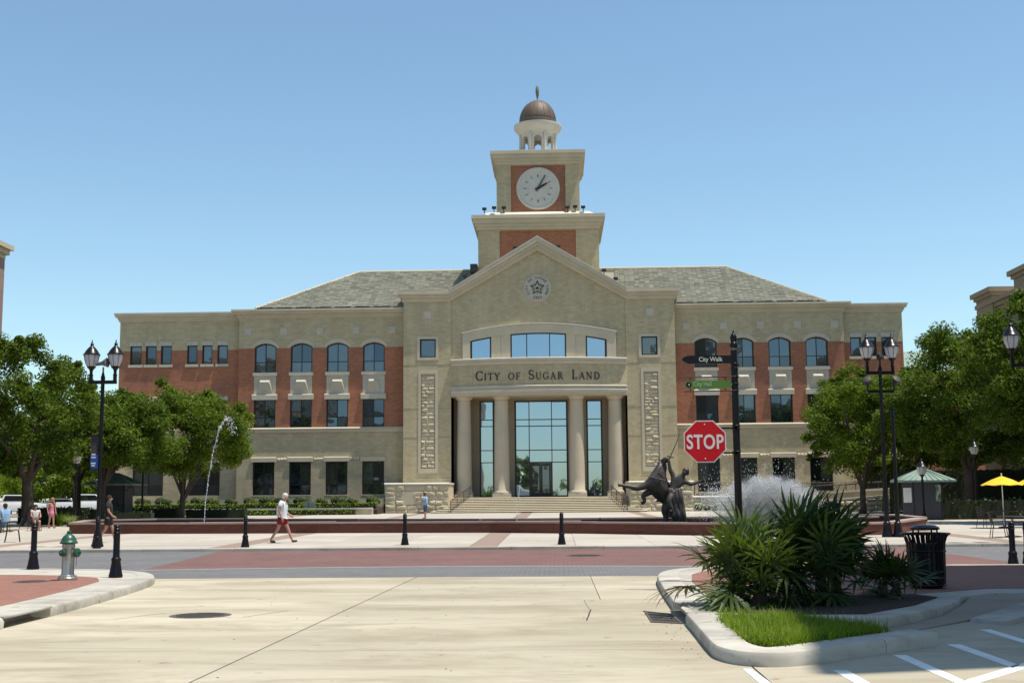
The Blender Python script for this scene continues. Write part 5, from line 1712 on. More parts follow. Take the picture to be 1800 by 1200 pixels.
# City Walk blade
y = SY - .07
bw = MB().ext([(3.84, 4.175), (3.88, 4.215), (3.95, 4.235), (4.78, 4.235), (4.78, 4.085), (3.95, 4.085), (3.88, 4.12), (3.84, 4.145)], y, y + .03).build('finger_sign', BLACK, sp_)
me = text_mesh('City Walk', .115, .001, 'CENTER', .92, .98, .0012); me.transform(UPRIGHT); me.transform(Matrix.Translation((4.36, y - .0015, 4.127)))
link_mesh('lettering', me, LETW, bw)
# City Hall blade in its little frame
gs = MB().ext([(3.87, 3.70), (3.90, 3.745), (3.95, 3.77), (4.64, 3.77), (4.70, 3.755), (4.75, 3.70), (4.70, 3.645), (4.64, 3.63), (3.95, 3.63), (3.90, 3.655)], y - .01, y + .02).build('finger_sign', GREENS, sp_)
me = text_mesh('City Hall', .115, .001, 'LEFT', .84, .98, .0012); me.transform(UPRIGHT); me.transform(Matrix.Translation((4.03, y - .0115, 3.672)))
link_mesh('lettering', me, LETG, gs)
MB().lathe([(.05, 0), (.05, .004)], (3.95, y - .0105, 3.70), 20, axis=(0, -1, 0)).build('arrow_disc', BLACK, gs)
MB().ext([(3.935, 3.70), (3.963, 3.722), (3.963, 3.678)], y - .017, y - .015).build('arrow', WHITES, gs)
m = MB(); m.tube([(3.86, y, 3.835), (SX, y, 3.845)], .011, 6); m.tube([(3.86, y, 3.575), (SX, y, 3.585)], .011, 6)
for x in (3.98, 4.62): m.box(x - .008, x + .008, y + .02, y + .03, 3.575, 3.845)
m.build('sign_frame', BLACK, sp_)
# ------------------------------------------------------------------ vegetation
def leaf_mat(name, c1, c2, trans=.35, rough=.5):
    m, nt, b = new_mat(name)
    ge = nd(nt, 'ShaderNodeNewGeometry')
    f = ramp(nt, ge.outputs['Random Per Island'], 0, 1)
    c = mixc(nt, f, c1, c2)
    c = mixc(nt, 1.0, c, ramp(nt, noise(nt, objco(nt), .75, 4, .6), .32, .68, .72, 1.28), 'MULTIPLY')
    nt.links.new(c, b.inputs['Base Color'])
    b.inputs['Roughness'].default_value = rough
    b.inputs['Specular IOR Level'].default_value = .18
    tr = nd(nt, 'ShaderNodeBsdfTranslucent')
    nt.links.new(mixc(nt, 1.0, c, (1.3, 1.4, .55), 'MULTIPLY'), tr.inputs['Color'])
    mx = nd(nt, 'ShaderNodeMixShader'); mx.inputs[0].default_value = trans
    nt.links.new(b.outputs[0], mx.inputs[1]); nt.links.new(tr.outputs[0], mx.inputs[2])
    nt.links.new(mx.outputs[0], nt.nodes['Material Output'].inputs[0])
    return m
OAK = leaf_mat('oak_leaf', (.048, .084, .009), (.120, .172, .018), .40)
OAK2 = leaf_mat('oak_leaf_lighter', (.064, .106, .010), (.145, .200, .020), .42)
LIME = leaf_mat('lime_green_leaf', (.10, .17, .012), (.17, .23, .02), .45)
HEDGE = leaf_mat('hedge_leaf', (.15, .23, .022), (.24, .31, .045), .45)
HEDGEY = leaf_mat('yellow_green_hedge_leaf', (.19, .27, .02), (.28, .34, .04), .45)
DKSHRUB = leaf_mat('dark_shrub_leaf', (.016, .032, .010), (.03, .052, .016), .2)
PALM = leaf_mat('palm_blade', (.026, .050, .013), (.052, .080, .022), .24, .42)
PALMY = leaf_mat('sunlit_palm_blade', (.065, .105, .020), (.125, .165, .04), .32, .4)  # yellow green blades, made paler to paint sun on the near clump
GRASSM = leaf_mat('grass_blade', (.105, .175, .012), (.19, .255, .028), .42)
BARK = M('oak_bark', (.085, .065, .048), (.05, .038, .03), .95, 3, 18, .3, bmp=.8, stretch=(1, 1, .4))
PALMTRUNK = M('fibrous_palm_stem', (.07, .05, .032), (.04, .028, .018), .95, 5, 30, .3, bmp=.8)

def leaf_mesh(name, centers, per, size, mat, parent=None, loc=None, flat=.5, asp=.5):
    """clumps of leaf sized quads; centers = (x,y,z,radius)"""
    C = np.repeat(np.array([c[:3] for c in centers]), per, axis=0)
    R = np.repeat(np.array([c[3] for c in centers]), per)
    N = len(C)
    d = nrng.normal(size=(N, 3)); d /= np.linalg.norm(d, axis=1)[:, None]
    rad = R * nrng.random(N) ** .45
    P = C + d * rad[:, None] * np.array([1, 1, .72])
    nrm = nrng.normal(size=(N, 3)) * .8 + d * .5; nrm[:, 2] += flat
    nrm /= np.linalg.norm(nrm, axis=1)[:, None]
    t = np.cross(nrm, nrng.normal(size=(N, 3))); t /= np.linalg.norm(t, axis=1)[:, None]
    u = np.cross(nrm, t)
    s = size * nrng.uniform(.6, 1.35, N)
    a = t * s[:, None]; b = u * (s * asp)[:, None]
    V = np.stack([P - a, P + b - a * .1, P + a, P - b - a * .1], axis=1).reshape(-1, 3)
    me = bpy.data.meshes.new(name)
    me.vertices.add(N * 4); me.vertices.foreach_set('co', V.ravel())
    me.loops.add(N * 4); me.loops.foreach_set('vertex_index', np.arange(N * 4, dtype=np.int32))
    me.polygons.add(N); me.polygons.foreach_set('loop_start', np.arange(0, N * 4, 4, dtype=np.int32))
    me.update(calc_edges=True)
    me.validate()
    return link_mesh(name, me, mat, parent, loc)

def tree(x, y, z, zc0, zc1, rx, ry, label, mat=OAK, ncl=90, per=110, leaf=.13, lean=(0, 0), trunk_r=.22, fork=None, name='oak_tree', cl_r=.95, seed=1, group='oaks round the plaza', n_limb=7):
    rs = random.Random(seed)
    o = empty(name, (x, y, z), label, 'tree', group)
    cx, cy = x + lean[0], y + lean[1]
    h = zc1 - zc0; cz = zc0 + h * .46
    cl = []
    tries = 0
    while len(cl) < ncl and tries < 5000:
        tries += 1
        a = rs.uniform(0, 2 * PI); w = rs.uniform(-1, 1)
        r = rs.uniform(.45, 1.0) ** .6
        q = math.sqrt(max(0, 1 - w * w))
        # rounded, flat bottomed and knobbly
        bump_ = 1 + .16 * math.sin(3 * a + seed) + .12 * math.sin(5 * a + 2.1 * seed + 3 * w)
        px = cx + rx * q * r * math.cos(a) * bump_; py = cy + ry * q * r * math.sin(a) * bump_
        pz = cz + (h * .54 if w > 0 else h * .46) * w * r * (1 + .10 * math.sin(4 * a + seed))
        rr0 = cl_r * rs.uniform(.55, 1.15)
        if any((px - c[0]) ** 2 + (py - c[1]) ** 2 + (pz - c[2]) ** 2 < (rr0 * .34) ** 2 for c in cl): continue
        cl.append((px, py, pz, rr0))
    for _ in range(ncl // 3):                       # ragged sprigs at the outline
        c = rs.choice(cl); dv = Vector((c[0] - cx, c[1] - cy, (c[2] - cz) * 1.2))
        if dv.length < .1: continue
        p = Vector(c[:3]) + dv.normalized() * c[3] * rs.uniform(.45, .95) + Vector((rs.uniform(-.3, .3), rs.uniform(-.3, .3), rs.uniform(-.2, .3)))
        cl.append((p.x, p.y, p.z, c[3] * rs.uniform(.4, .65)))
    cl = [c for c in cl if sum(1 for d_ in cl if (c[0] - d_[0]) ** 2 + (c[1] - d_[1]) ** 2 + (c[2] - d_[2]) ** 2 < (1.05 * cl_r) ** 2) >= 3]
    leaf_mesh('crown', cl, int(per * 1.6), leaf * .78, mat, o)
    fz_ = fork if fork else z + (zc0 - z) * .75
    m = MB()
    tips = []
    m.tube([(x, y, z - .15), (x + .02, y, z + .25), (x + lean[0] * .05, y, (z + fz_) / 2), (x + lean[0] * .12, y + lean[1] * .12, fz_)], [trunk_r * 1.5, trunk_r * 1.08, trunk_r, trunk_r * .9], 10)
    top = Vector((x + lean[0] * .12, y + lean[1] * .12, fz_))
    for k in range(n_limb):
        a = 2 * PI * k / n_limb + rs.uniform(-.3, .3)
        e = rs.choice(cl)
        L = rs.uniform(.45, .75)
        end = Vector((cx + rx * L * math.cos(a), cy + ry * L * math.sin(a), cz + h * rs.uniform(-.12, .22)))
        mid = top.lerp(end, .45) + Vector((0, 0, rs.uniform(.0, .3)))
        b0_ = top - Vector((0, 0, rs.uniform(0, .5)))
        m.tube([b0_, top.lerp(mid, .5), mid, end], [trunk_r * .55, trunk_r * .45, trunk_r * .32, trunk_r * .1], 7)
        for _ in range(3):
            c = min(cl, key=lambda q: (Vector(q[:3]) - end).length + rs.uniform(0, 2.5))
            m.tube([mid.lerp(end, rs.uniform(.1, .8)), (mid.lerp(end, .7) + Vector(c[:3])) / 2, Vector(c[:3])], [trunk_r * .2, trunk_r * .14, trunk_r * .05], 5)
    m.build('trunk', BARK, o, smooth=60)
    return o

tree(-28.9, 70, zp(70), 3.3, 11.0, 5.0, 4.6, 'large dark oak at the left edge behind the seated people', OAK, 190, 210, .125, (-.7, 0), .34, 3.0, seed=3, cl_r=1.05)
tree(-27.1, 76.5, zp(76), 3.6, 8.5, 3.5, 3.2, 'dark oak behind the left street lamp beside the kiosk', OAK, 130, 190, .12, (1.2, 0), .2, 2.9, seed=5)
tree(-23.65, 82, zp(82), 3.2, 9.1, 4.1, 3.6, 'spreading oak in front of the left wing with slim forked trunk', OAK2, 170, 190, .12, (.55, 0), .19, 1.95, seed=8, cl_r=.95)
tree(-30.2, 80.5, zp(80), 3.8, 9.9, 4.3, 3.6, 'oak rising directly behind the largest left oak', OAK, 130, 170, .14, (0, 0), .25, seed=13)
tree(22.4, 85, zp(85), 2.9, 10.5, 3.9, 3.4, 'oak in front of the right end of the hall, behind the right lamps', OAK2, 160, 190, .12, (.3, 0), .2, 2.2, seed=21)
tree(26.6, 76, zp(76), 3.4, 12.0, 5.4, 4.6, 'large dark oak behind the right kiosk', OAK, 210, 210, .125, (.7, 0), .3, 3.1, seed=25, cl_r=1.1)
tree(27.0, 61, zp(61), 3.9, 11.6, 4.7, 4.4, 'tall oak over the yellow umbrellas at the right edge', OAK, 200, 210, .125, (-.5, 0), .3, 3.4, seed=31, cl_r=1.05)
tree(26.0, 93, zp(93), 3.0, 10.2, 4.2, 3.8, 'oak set back beyond the right kiosk near the hall', OAK2, 140, 170, .14, (.8, 0), .2, seed=37)
tree(30.0, 88, zp(88), 3.0, 12.5, 4.4, 4.2, 'rear oak at the right behind the tall oaks', OAK, 140, 150, .16, (0, 0), .25, seed=41)
for i, (x, y, z0, z1, r, lab) in enumerate(((-46.5, 112, 1.7, 6.6, 3.2, 'lime green tree at the left edge beyond the parked trucks'), (-41.5, 116, 1.8, 7.0, 3.3, 'lime green tree behind the white pickup left of the kiosk'),
        (-51.5, 118, 1.9, 7.0, 3.4, 'lime green tree behind the big left oak trunk'), (-36.8, 113, 2.0, 6.2, 2.6, 'small lime green tree just left of the kiosk roof'))):
    tree(x, y, .4, z0, z1, r, r, lab, LIME, 60, 80, .2, (0, 0), .13, name='street_tree', seed=50 + i, group='lime green trees at the car park', cl_r=.9)
tree(-60, 150, .4, 1.5, 11, 9, 5, 'broad dark tree far beyond the left car park', OAK, 120, 70, .32, (0, 0), .3, name='far_tree', seed=61, group=None, cl_r=1.9)
tree(-44, 152, .4, 1.5, 10, 8, 5, 'broad dark tree far behind the left lime trees', OAK, 110, 70, .32, (0, 0), .3, name='far_tree', seed=62, group=None, cl_r=1.9)
tree(52, 112, .4, 1.5, 12, 8, 5, 'broad tree far beyond the right edge of the plaza', OAK, 110, 70, .32, (0, 0), .3, name='far_tree', seed=63, group=None, cl_r=1.9)

# trees back along the street: the hall windows mirror them
tl_ = []
for k in range(46):
    tl_.append((-70 + k * 3.1 + rnd.uniform(-1, 1), -60 + rnd.uniform(-4, 4), rnd.uniform(1.5, 4.5), rnd.uniform(1.8, 3.0)))
for k in range(16): tl_.append((-6.3 + rnd.uniform(-2.6, 2.6), -60 + rnd.uniform(-2, 2), rnd.uniform(3, 9.5), 1.6))
ob = leaf_mesh('street_greenery', tl_, 150, .4, LIME, None, (0, -60, 0))
tag(ob, 'belt of street trees behind the viewer mirrored in the entrance glass', 'trees', None, 'stuff')

def bush(name, cs, label, cat, mat, per=90, leaf=.075, group=None, core=None, loc=None):
    o = empty(name, loc or (cs[0][0], cs[0][1], cs[0][2] - cs[0][3] * .7), label, cat, group)
    leaf_mesh('foliage', cs, per, leaf, mat, o, flat=.6)
    m = MB()
    for x, y, z, r in cs: m.blob((x, y, z - r * .1), r * .8, r * .8, r * .62, 8, 5, .15)
    m.build('twigs', core or DKTWIG, o, smooth=60)
    return o
DKTWIG = M('dark_twigs', (.018, .026, .010), None, .95, 6, 30, .3)
def hedge(x0, x1, y, z0, z1, label, mat, dp=.7, per=110, leaf=.065, step=.42, group='hedges below the hall'):
    o = empty('hedge', ((x0 + x1) / 2, y, z0), label, 'hedge', group)
    cs = []
    n = max(2, int((x1 - x0) / step))
    rows_ = max(1, round((z1 - z0) / .5))
    for i in range(n):
        for j in range(rows_):
            cs.append((x0 + (x1 - x0) * (i + .5) / n, y + rnd.uniform(-.12, .12) * dp, z0 + (z1 - z0) * (j + .5) / rows_ + rnd.uniform(-.05, .07), (z1 - z0) / rows_ * .62 + .1))
    leaf_mesh('foliage', cs, per, leaf, mat, o, flat=.9)
    MB().box(x0 + .05, x1 - .05, y - dp * .3, y + dp * .3, z0 - .1, z1 - .1).build('twigs', DKTWIG, o)
    return o
# planting beds in front of the left wing
bed = empty('planter_wall', (-23, 97, .35), 'low pale wall between the hedges under the left wing', 'wall')
MB().box(-33.5, -13.0, 96.95, 97.3, .2, .80).build('wall', ROUGH, bed)
n = 14
for k in range(n):
    MB().box(-33.5 + 20.5 * k / n + .008, -33.5 + 20.5 * (k + 1) / n - .008, 96.85, 97.35, .80, .91).build('coping', TRIMW, bed)
bedr = tag(MB().prism([(-34, 97.3), (-12.7, 97.3), (-12.7, 106.8), (-34, 106.8)], .2, lambda x, y: .75 + (y - 97.3) * .06).build('planting_soil', MULCH), kind='structure')
pw = empty('pale_terrace', (-23, 101.2, .8), 'pale stone strip seen between the round shrubs', 'wall')
MB().box(-34, -12.7, 101.0, 101.35, .8, 1.62).build('wall', TRIM, pw)
hedge(-33.0, -14.2, 96.3, .34, .86, 'long clipped hedge in front of the low pale wall', HEDGE)
hedge(-33.0, -12.9, 98.4, .85, 1.34, 'yellow green clipped hedge behind the low pale wall', HEDGEY)
k = 0
x = -32.6
side = ['first', 'second', 'third', 'fourth', 'fifth', 'sixth', 'seventh', 'eighth', 'ninth', 'tenth', 'eleventh', 'twelfth', 'thirteenth', 'fourteenth', 'fifteenth', 'sixteenth']
while x < -13.2 and k < 16:
    r = rnd.uniform(.42, .62)
    dk = rnd.random() < .5
    bush('round_shrub', [(x, 100.0 + rnd.uniform(-.2, .2), 1.32 + r * .35, r), (x + r * .8, 100.1, 1.28 + r * .25, r * .85)], 'rounded green shrub under the left wing windows, %s from the left of its row' % side[k], 'shrub', HEDGE, 110, .07, 'rounded shrubs in a row')
    x += rnd.uniform(1.05, 1.75); k += 1
cab = empty('utility_cabinet', (-18.2, 97.9, .8), 'small grey green utility cabinet among the left hedges', 'cabinet')
m = MB().box(-18.65, -17.75, 97.6, 98.0, .8, 1.42); m.build('body', M('grey_green_cabinet', (.11, .15, .14), None, .6, 3, 20, .1), cab, bevel=.02)
MB().box(-18.22, -18.19, 97.58, 97.6, .85, 1.38).build('door_gap', DULLBLACK, cab)
# dark planting left and right
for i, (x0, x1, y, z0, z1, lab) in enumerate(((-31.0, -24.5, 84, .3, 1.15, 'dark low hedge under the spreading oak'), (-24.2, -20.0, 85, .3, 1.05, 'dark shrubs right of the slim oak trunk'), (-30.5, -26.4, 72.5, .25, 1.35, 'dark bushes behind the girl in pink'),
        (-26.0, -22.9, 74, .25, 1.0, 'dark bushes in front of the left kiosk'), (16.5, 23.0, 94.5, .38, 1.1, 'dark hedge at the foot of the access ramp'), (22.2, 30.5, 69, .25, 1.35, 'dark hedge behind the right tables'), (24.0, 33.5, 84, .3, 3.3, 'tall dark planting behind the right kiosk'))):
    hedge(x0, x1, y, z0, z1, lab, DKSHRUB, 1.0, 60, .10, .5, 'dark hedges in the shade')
bush('yellow_shrub', [(12.9, 99.6, .75, .42), (13.6, 99.8, .7, .38), (14.2, 99.7, .68, .35)], 'small yellow green shrub behind the fountain spray', 'shrub', HEDGEY, 140, .07)
def grass_clump(name, x, y, z, h, n, label, mat, spread=.6, wid=.012):
    vs, fs = [], []
    for _ in range(n):
        a = rnd.uniform(0, 2 * PI); L = h * rnd.uniform(.6, 1.1); s = spread * rnd.uniform(.3, 1.1)
        bx, by = x + rnd.gauss(0, .06), y + rnd.gauss(0, .06)
        dx, dy = math.cos(a), math.sin(a)
        o = len(vs)
        for t in (0, .35, .7, 1):
            px, py = bx + dx * s * t ** 1.5, by + dy * s * t ** 1.5
            pz = z + L * (t - .45 * t * t * rnd.uniform(.7, 1.2))
            w = wid * (1 - t * .9)
            vs += [(px - dy * w, py + dx * w, pz), (px + dy * w, py - dx * w, pz)]
        for i in range(3): fs.append((o + 2 * i, o + 2 * i + 1, o + 2 * i + 3, o + 2 * i + 2))
    return tag(MB().add(vs, fs).build(name, mat, None, (x, y, z)), label, 'grass clump')
grass_clump('ornamental_grass', -25.3, 67.2, zp(67), 1.05, 110, 'pale striped grass clump left of the fountain end', leaf_mat('striped_grass', (.16, .22, .07), (.26, .32, .14), .35), .75, .025)
grass_clump('ornamental_grass', -26.6, 69.0, zp(69), 1.3, 90, 'green grass clump behind the girl in pink', HEDGE, .8, .03)

# ---- fan palms in the island bed
def frond_mesh(seed, n=14, stem=.55, L=.66):
    rs = random.Random(seed)
    m = MB()
    m.tube([(0, 0, 0), (stem * .5, 0, stem * .10), (stem, 0, stem * .12)], [.012, .009, .007], 5)
    hub = Vector((stem, 0, stem * .12))
    for i in range(n):
        a = math.radians(-118 + 236 * i / (n - 1)) + rs.uniform(-.04, .04)
        l = L * (1 - .28 * abs(i / (n - 1) - .5) * 2) * rs.uniform(.88, 1.08)
        d = Vector((math.cos(a), math.sin(a), .18 * math.cos(a)))
        s = Vector((-math.sin(a), math.cos(a), 0))
        droop = rs.uniform(.03, .26)
        vs, fs = [], []
        for t in (0, .28, .58, .84, 1):
            w = .031 * (.35 + 1.3 * t if t < .5 else 1.0 * (1.04 - t) * 2 * .98) + .0015
            c = hub + d * l * t + Vector((0, 0, -droop * l * t ** 3 * 1.6))
            vs += [tuple(c + s * w + Vector((0, 0, .012 * (1 - t)))), tuple(c), tuple(c - s * w + Vector((0, 0, .012 * (1 - t))))]
        for j in range(4):
            o = j * 3
            fs += [(o, o + 1, o + 4, o + 3), (o + 1, o + 2, o + 5, o + 4)]
        m.add(vs, fs)
    me = bpy.data.meshes.new('frond')
    me.from_pydata(m.v, [], m.f); me.update()
    return me
FR = []
PALMD = leaf_mat('dry_palm_blade', (.13, .10, .05), (.20, .16, .085), .2, .7)
for mt in (PALM, PALMY, PALMD):
    for s, n_, st_, L_ in ((1, 13, .55, .66), (2, 12, .42, .58), (3, 15, .66, .72)):
        me = frond_mesh(s, n_, st_, L_); me.materials.append(mt); FR.append(me)
def fan_palm(x, y, z, label, nf, sc, hgt, bright, seed, heads=((0, 0, 0),)):
    rs = random.Random(seed)
    o = empty('fan_palm', (x, y, z), label, 'palm', 'fan palms in the island bed')
    m = MB()
    for hx_, hy2, hz_ in heads:
        m.tube([(x + hx_ * .5, y + hy2 * .5, z - .03), (x + hx_ * .8, y + hy2 * .8, z + hgt * .4 + hz_ * .5), (x + hx_, y + hy2, z + hgt + hz_)], [.09, .085, .06], 8)
    m.build('stem', PALMTRUNK, o, smooth=60)
    for k in range(nf):
        hx_, hy2, hz_ = heads[k % len(heads)]
        e = rs.uniform(-28, 60) if k > nf * .42 else rs.uniform(45, 88)
        a = rs.uniform(0, 2 * PI)
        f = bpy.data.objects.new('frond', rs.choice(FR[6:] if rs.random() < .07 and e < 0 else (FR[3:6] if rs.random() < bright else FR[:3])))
        COL.objects.link(f); f.parent = o
        s_ = sc * rs.uniform(.75, 1.15)
        f.location = (hx_ + rs.gauss(0, .03), hy2 + rs.gauss(0, .03), hgt + hz_ + rs.uniform(-.12, .05))
        f.rotation_euler = (rs.uniform(-.5, .5), -math.radians(e), a)
        f.scale = (s_, s_, s_)
    return o
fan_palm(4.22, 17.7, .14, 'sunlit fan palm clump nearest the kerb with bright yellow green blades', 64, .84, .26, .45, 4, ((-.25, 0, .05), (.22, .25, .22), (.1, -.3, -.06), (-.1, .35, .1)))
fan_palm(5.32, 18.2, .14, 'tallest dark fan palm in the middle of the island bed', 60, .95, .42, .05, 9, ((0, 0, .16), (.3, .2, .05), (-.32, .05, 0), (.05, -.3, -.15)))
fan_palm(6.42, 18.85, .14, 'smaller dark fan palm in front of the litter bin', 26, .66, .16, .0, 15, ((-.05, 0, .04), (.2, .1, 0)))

# lawn corner of the island
gp = [(3.54, 15.85), (3.52, 13.45), (3.73, 12.92), (5.25, 14.27), (4.35, 15.8)]
def inside(p, poly):
    c = False; n = len(poly)
    for i in range(n):
        a, b_ = poly[i], poly[i - 1]
        if (a[1] > p[1]) != (b_[1] > p[1]) and p[0] < (b_[0] - a[0]) * (p[1] - a[1]) / (b_[1] - a[1]) + a[0]: c = not c
    return c
vs, fs = [], []
cnt = 0
bald = [(rnd.uniform(3.5, 5.2), rnd.uniform(12.9, 15.8), rnd.uniform(.06, .16)) for _ in range(26)]
while cnt < 11000:
    x, y = rnd.uniform(3.4, 5.3), rnd.uniform(12.9, 15.9)
    if not inside((x + rnd.gauss(0, .035), y + rnd.gauss(0, .035)), gp): continue
    cnt += 1
    if any((x - bx_) ** 2 + (y - by_) ** 2 < br_ ** 2 for bx_, by_, br_ in bald) and rnd.random() < .7: continue
    h = rnd.uniform(.06, .17) * (1.1 if rnd.random() < .9 else 1.6); a = rnd.uniform(0, 2 * PI); l = rnd.uniform(.05, .15)
    dx, dy = math.cos(a), math.sin(a); w = .0055; o = len(vs)
    vs += [(x - dy * w, y + dx * w, .105), (x + dy * w, y - dx * w, .105), (x + dx * l * .4 - dy * w * .8, y + dy * l * .4 + dx * w * .8, .105 + h * .6), (x + dx * l * .4 + dy * w * .8, y + dy * l * .4 - dx * w * .8, .105 + h * .6), (x + dx * l, y + dy * l, .105 + h)]
    fs += [(o, o + 1, o + 3, o + 2), (o + 2, o + 3, o + 4)]
tag(MB().add(vs, fs).build('grass', GRASSM, None, (4.2, 14.3, .105)), 'bright green tuft of lawn grass in the rounded island corner', 'grass', None, 'stuff')
# dry leaf litter on the kerb and street
vs, fs = [], []
for _ in range(170):
    if rnd.random() < .45: x, y, z = rnd.gauss(3.75, .22), rnd.gauss(16.5, .45), .158
    else: x, y, z = rnd.uniform(-7, 3), 9 + 17 * rnd.random(), .004
    if z < .1 and rnd.random() < .35: x = rnd.gauss(2.95, .15); y = rnd.uniform(13, 17)
    s = rnd.uniform(.008, .022); a = rnd.uniform(0, PI)
    c, d = math.cos(a) * s, math.sin(a) * s; o = len(vs)
    vs += [(x - c, y - d, z), (x + d * .4, y - c * .4, z + .006), (x + c, y + d, z + .001), (x - d * .4, y + c * .4, z + .005)]
    fs.append((o, o + 1, o + 2, o + 3))
tag(MB().add(vs, fs).build('leaf_litter', M('dry_leaf', (.10, .06, .03), None, .9, 8, 30, .3)), 'scattered dry leaves on the street and kerb', 'leaves', None, 'stuff')
# ------------------------------------------------------------------ people
def skin_obj(name, nodes, edges, root, mat, parent=None, sub=2, loc=None, smooth=True):
    names = list(nodes)
    ix = {n: i for i, n in enumerate(names)}
    me = bpy.data.meshes.new(name)
    me.from_pydata([nodes[n][:3] for n in names], [(ix[a], ix[b]) for a, b in edges], [])
    ob = bpy.data.objects.new(name, me)
    COL.objects.link(ob)
    ob.modifiers.new('Skin', 'SKIN')
    for i, n in enumerate(names):
        sv = me.skin_vertices[0].data[i]
        r = nodes[n][3]
        sv.radius = r if isinstance(r, tuple) else (r, r)
        sv.use_root = (n == root)
    s = ob.modifiers.new('Subdivision', 'SUBSURF'); s.levels = sub; s.render_levels = sub
    dg = bpy.context.evaluated_depsgraph_get()
    m2 = bpy.data.meshes.new_from_object(ob.evaluated_get(dg))
    bpy.data.objects.remove(ob); bpy.data.meshes.remove(me)
    m2.name = name
    m2.materials.clear()
    for p in m2.polygons: p.use_smooth = True
    return link_mesh(name, m2, mat, parent, loc)

def xf(nodes, loc, rz, s=1.0):
    c, sn = math.cos(rz), math.sin(rz)
    return {k: (loc[0] + s * (v[0] * c - v[1] * sn), loc[1] + s * (v[0] * sn + v[1] * c), loc[2] + s * v[2], (tuple(q * s for q in v[3]) if isinstance(v[3], tuple) else v[3] * s)) for k, v in nodes.items()}

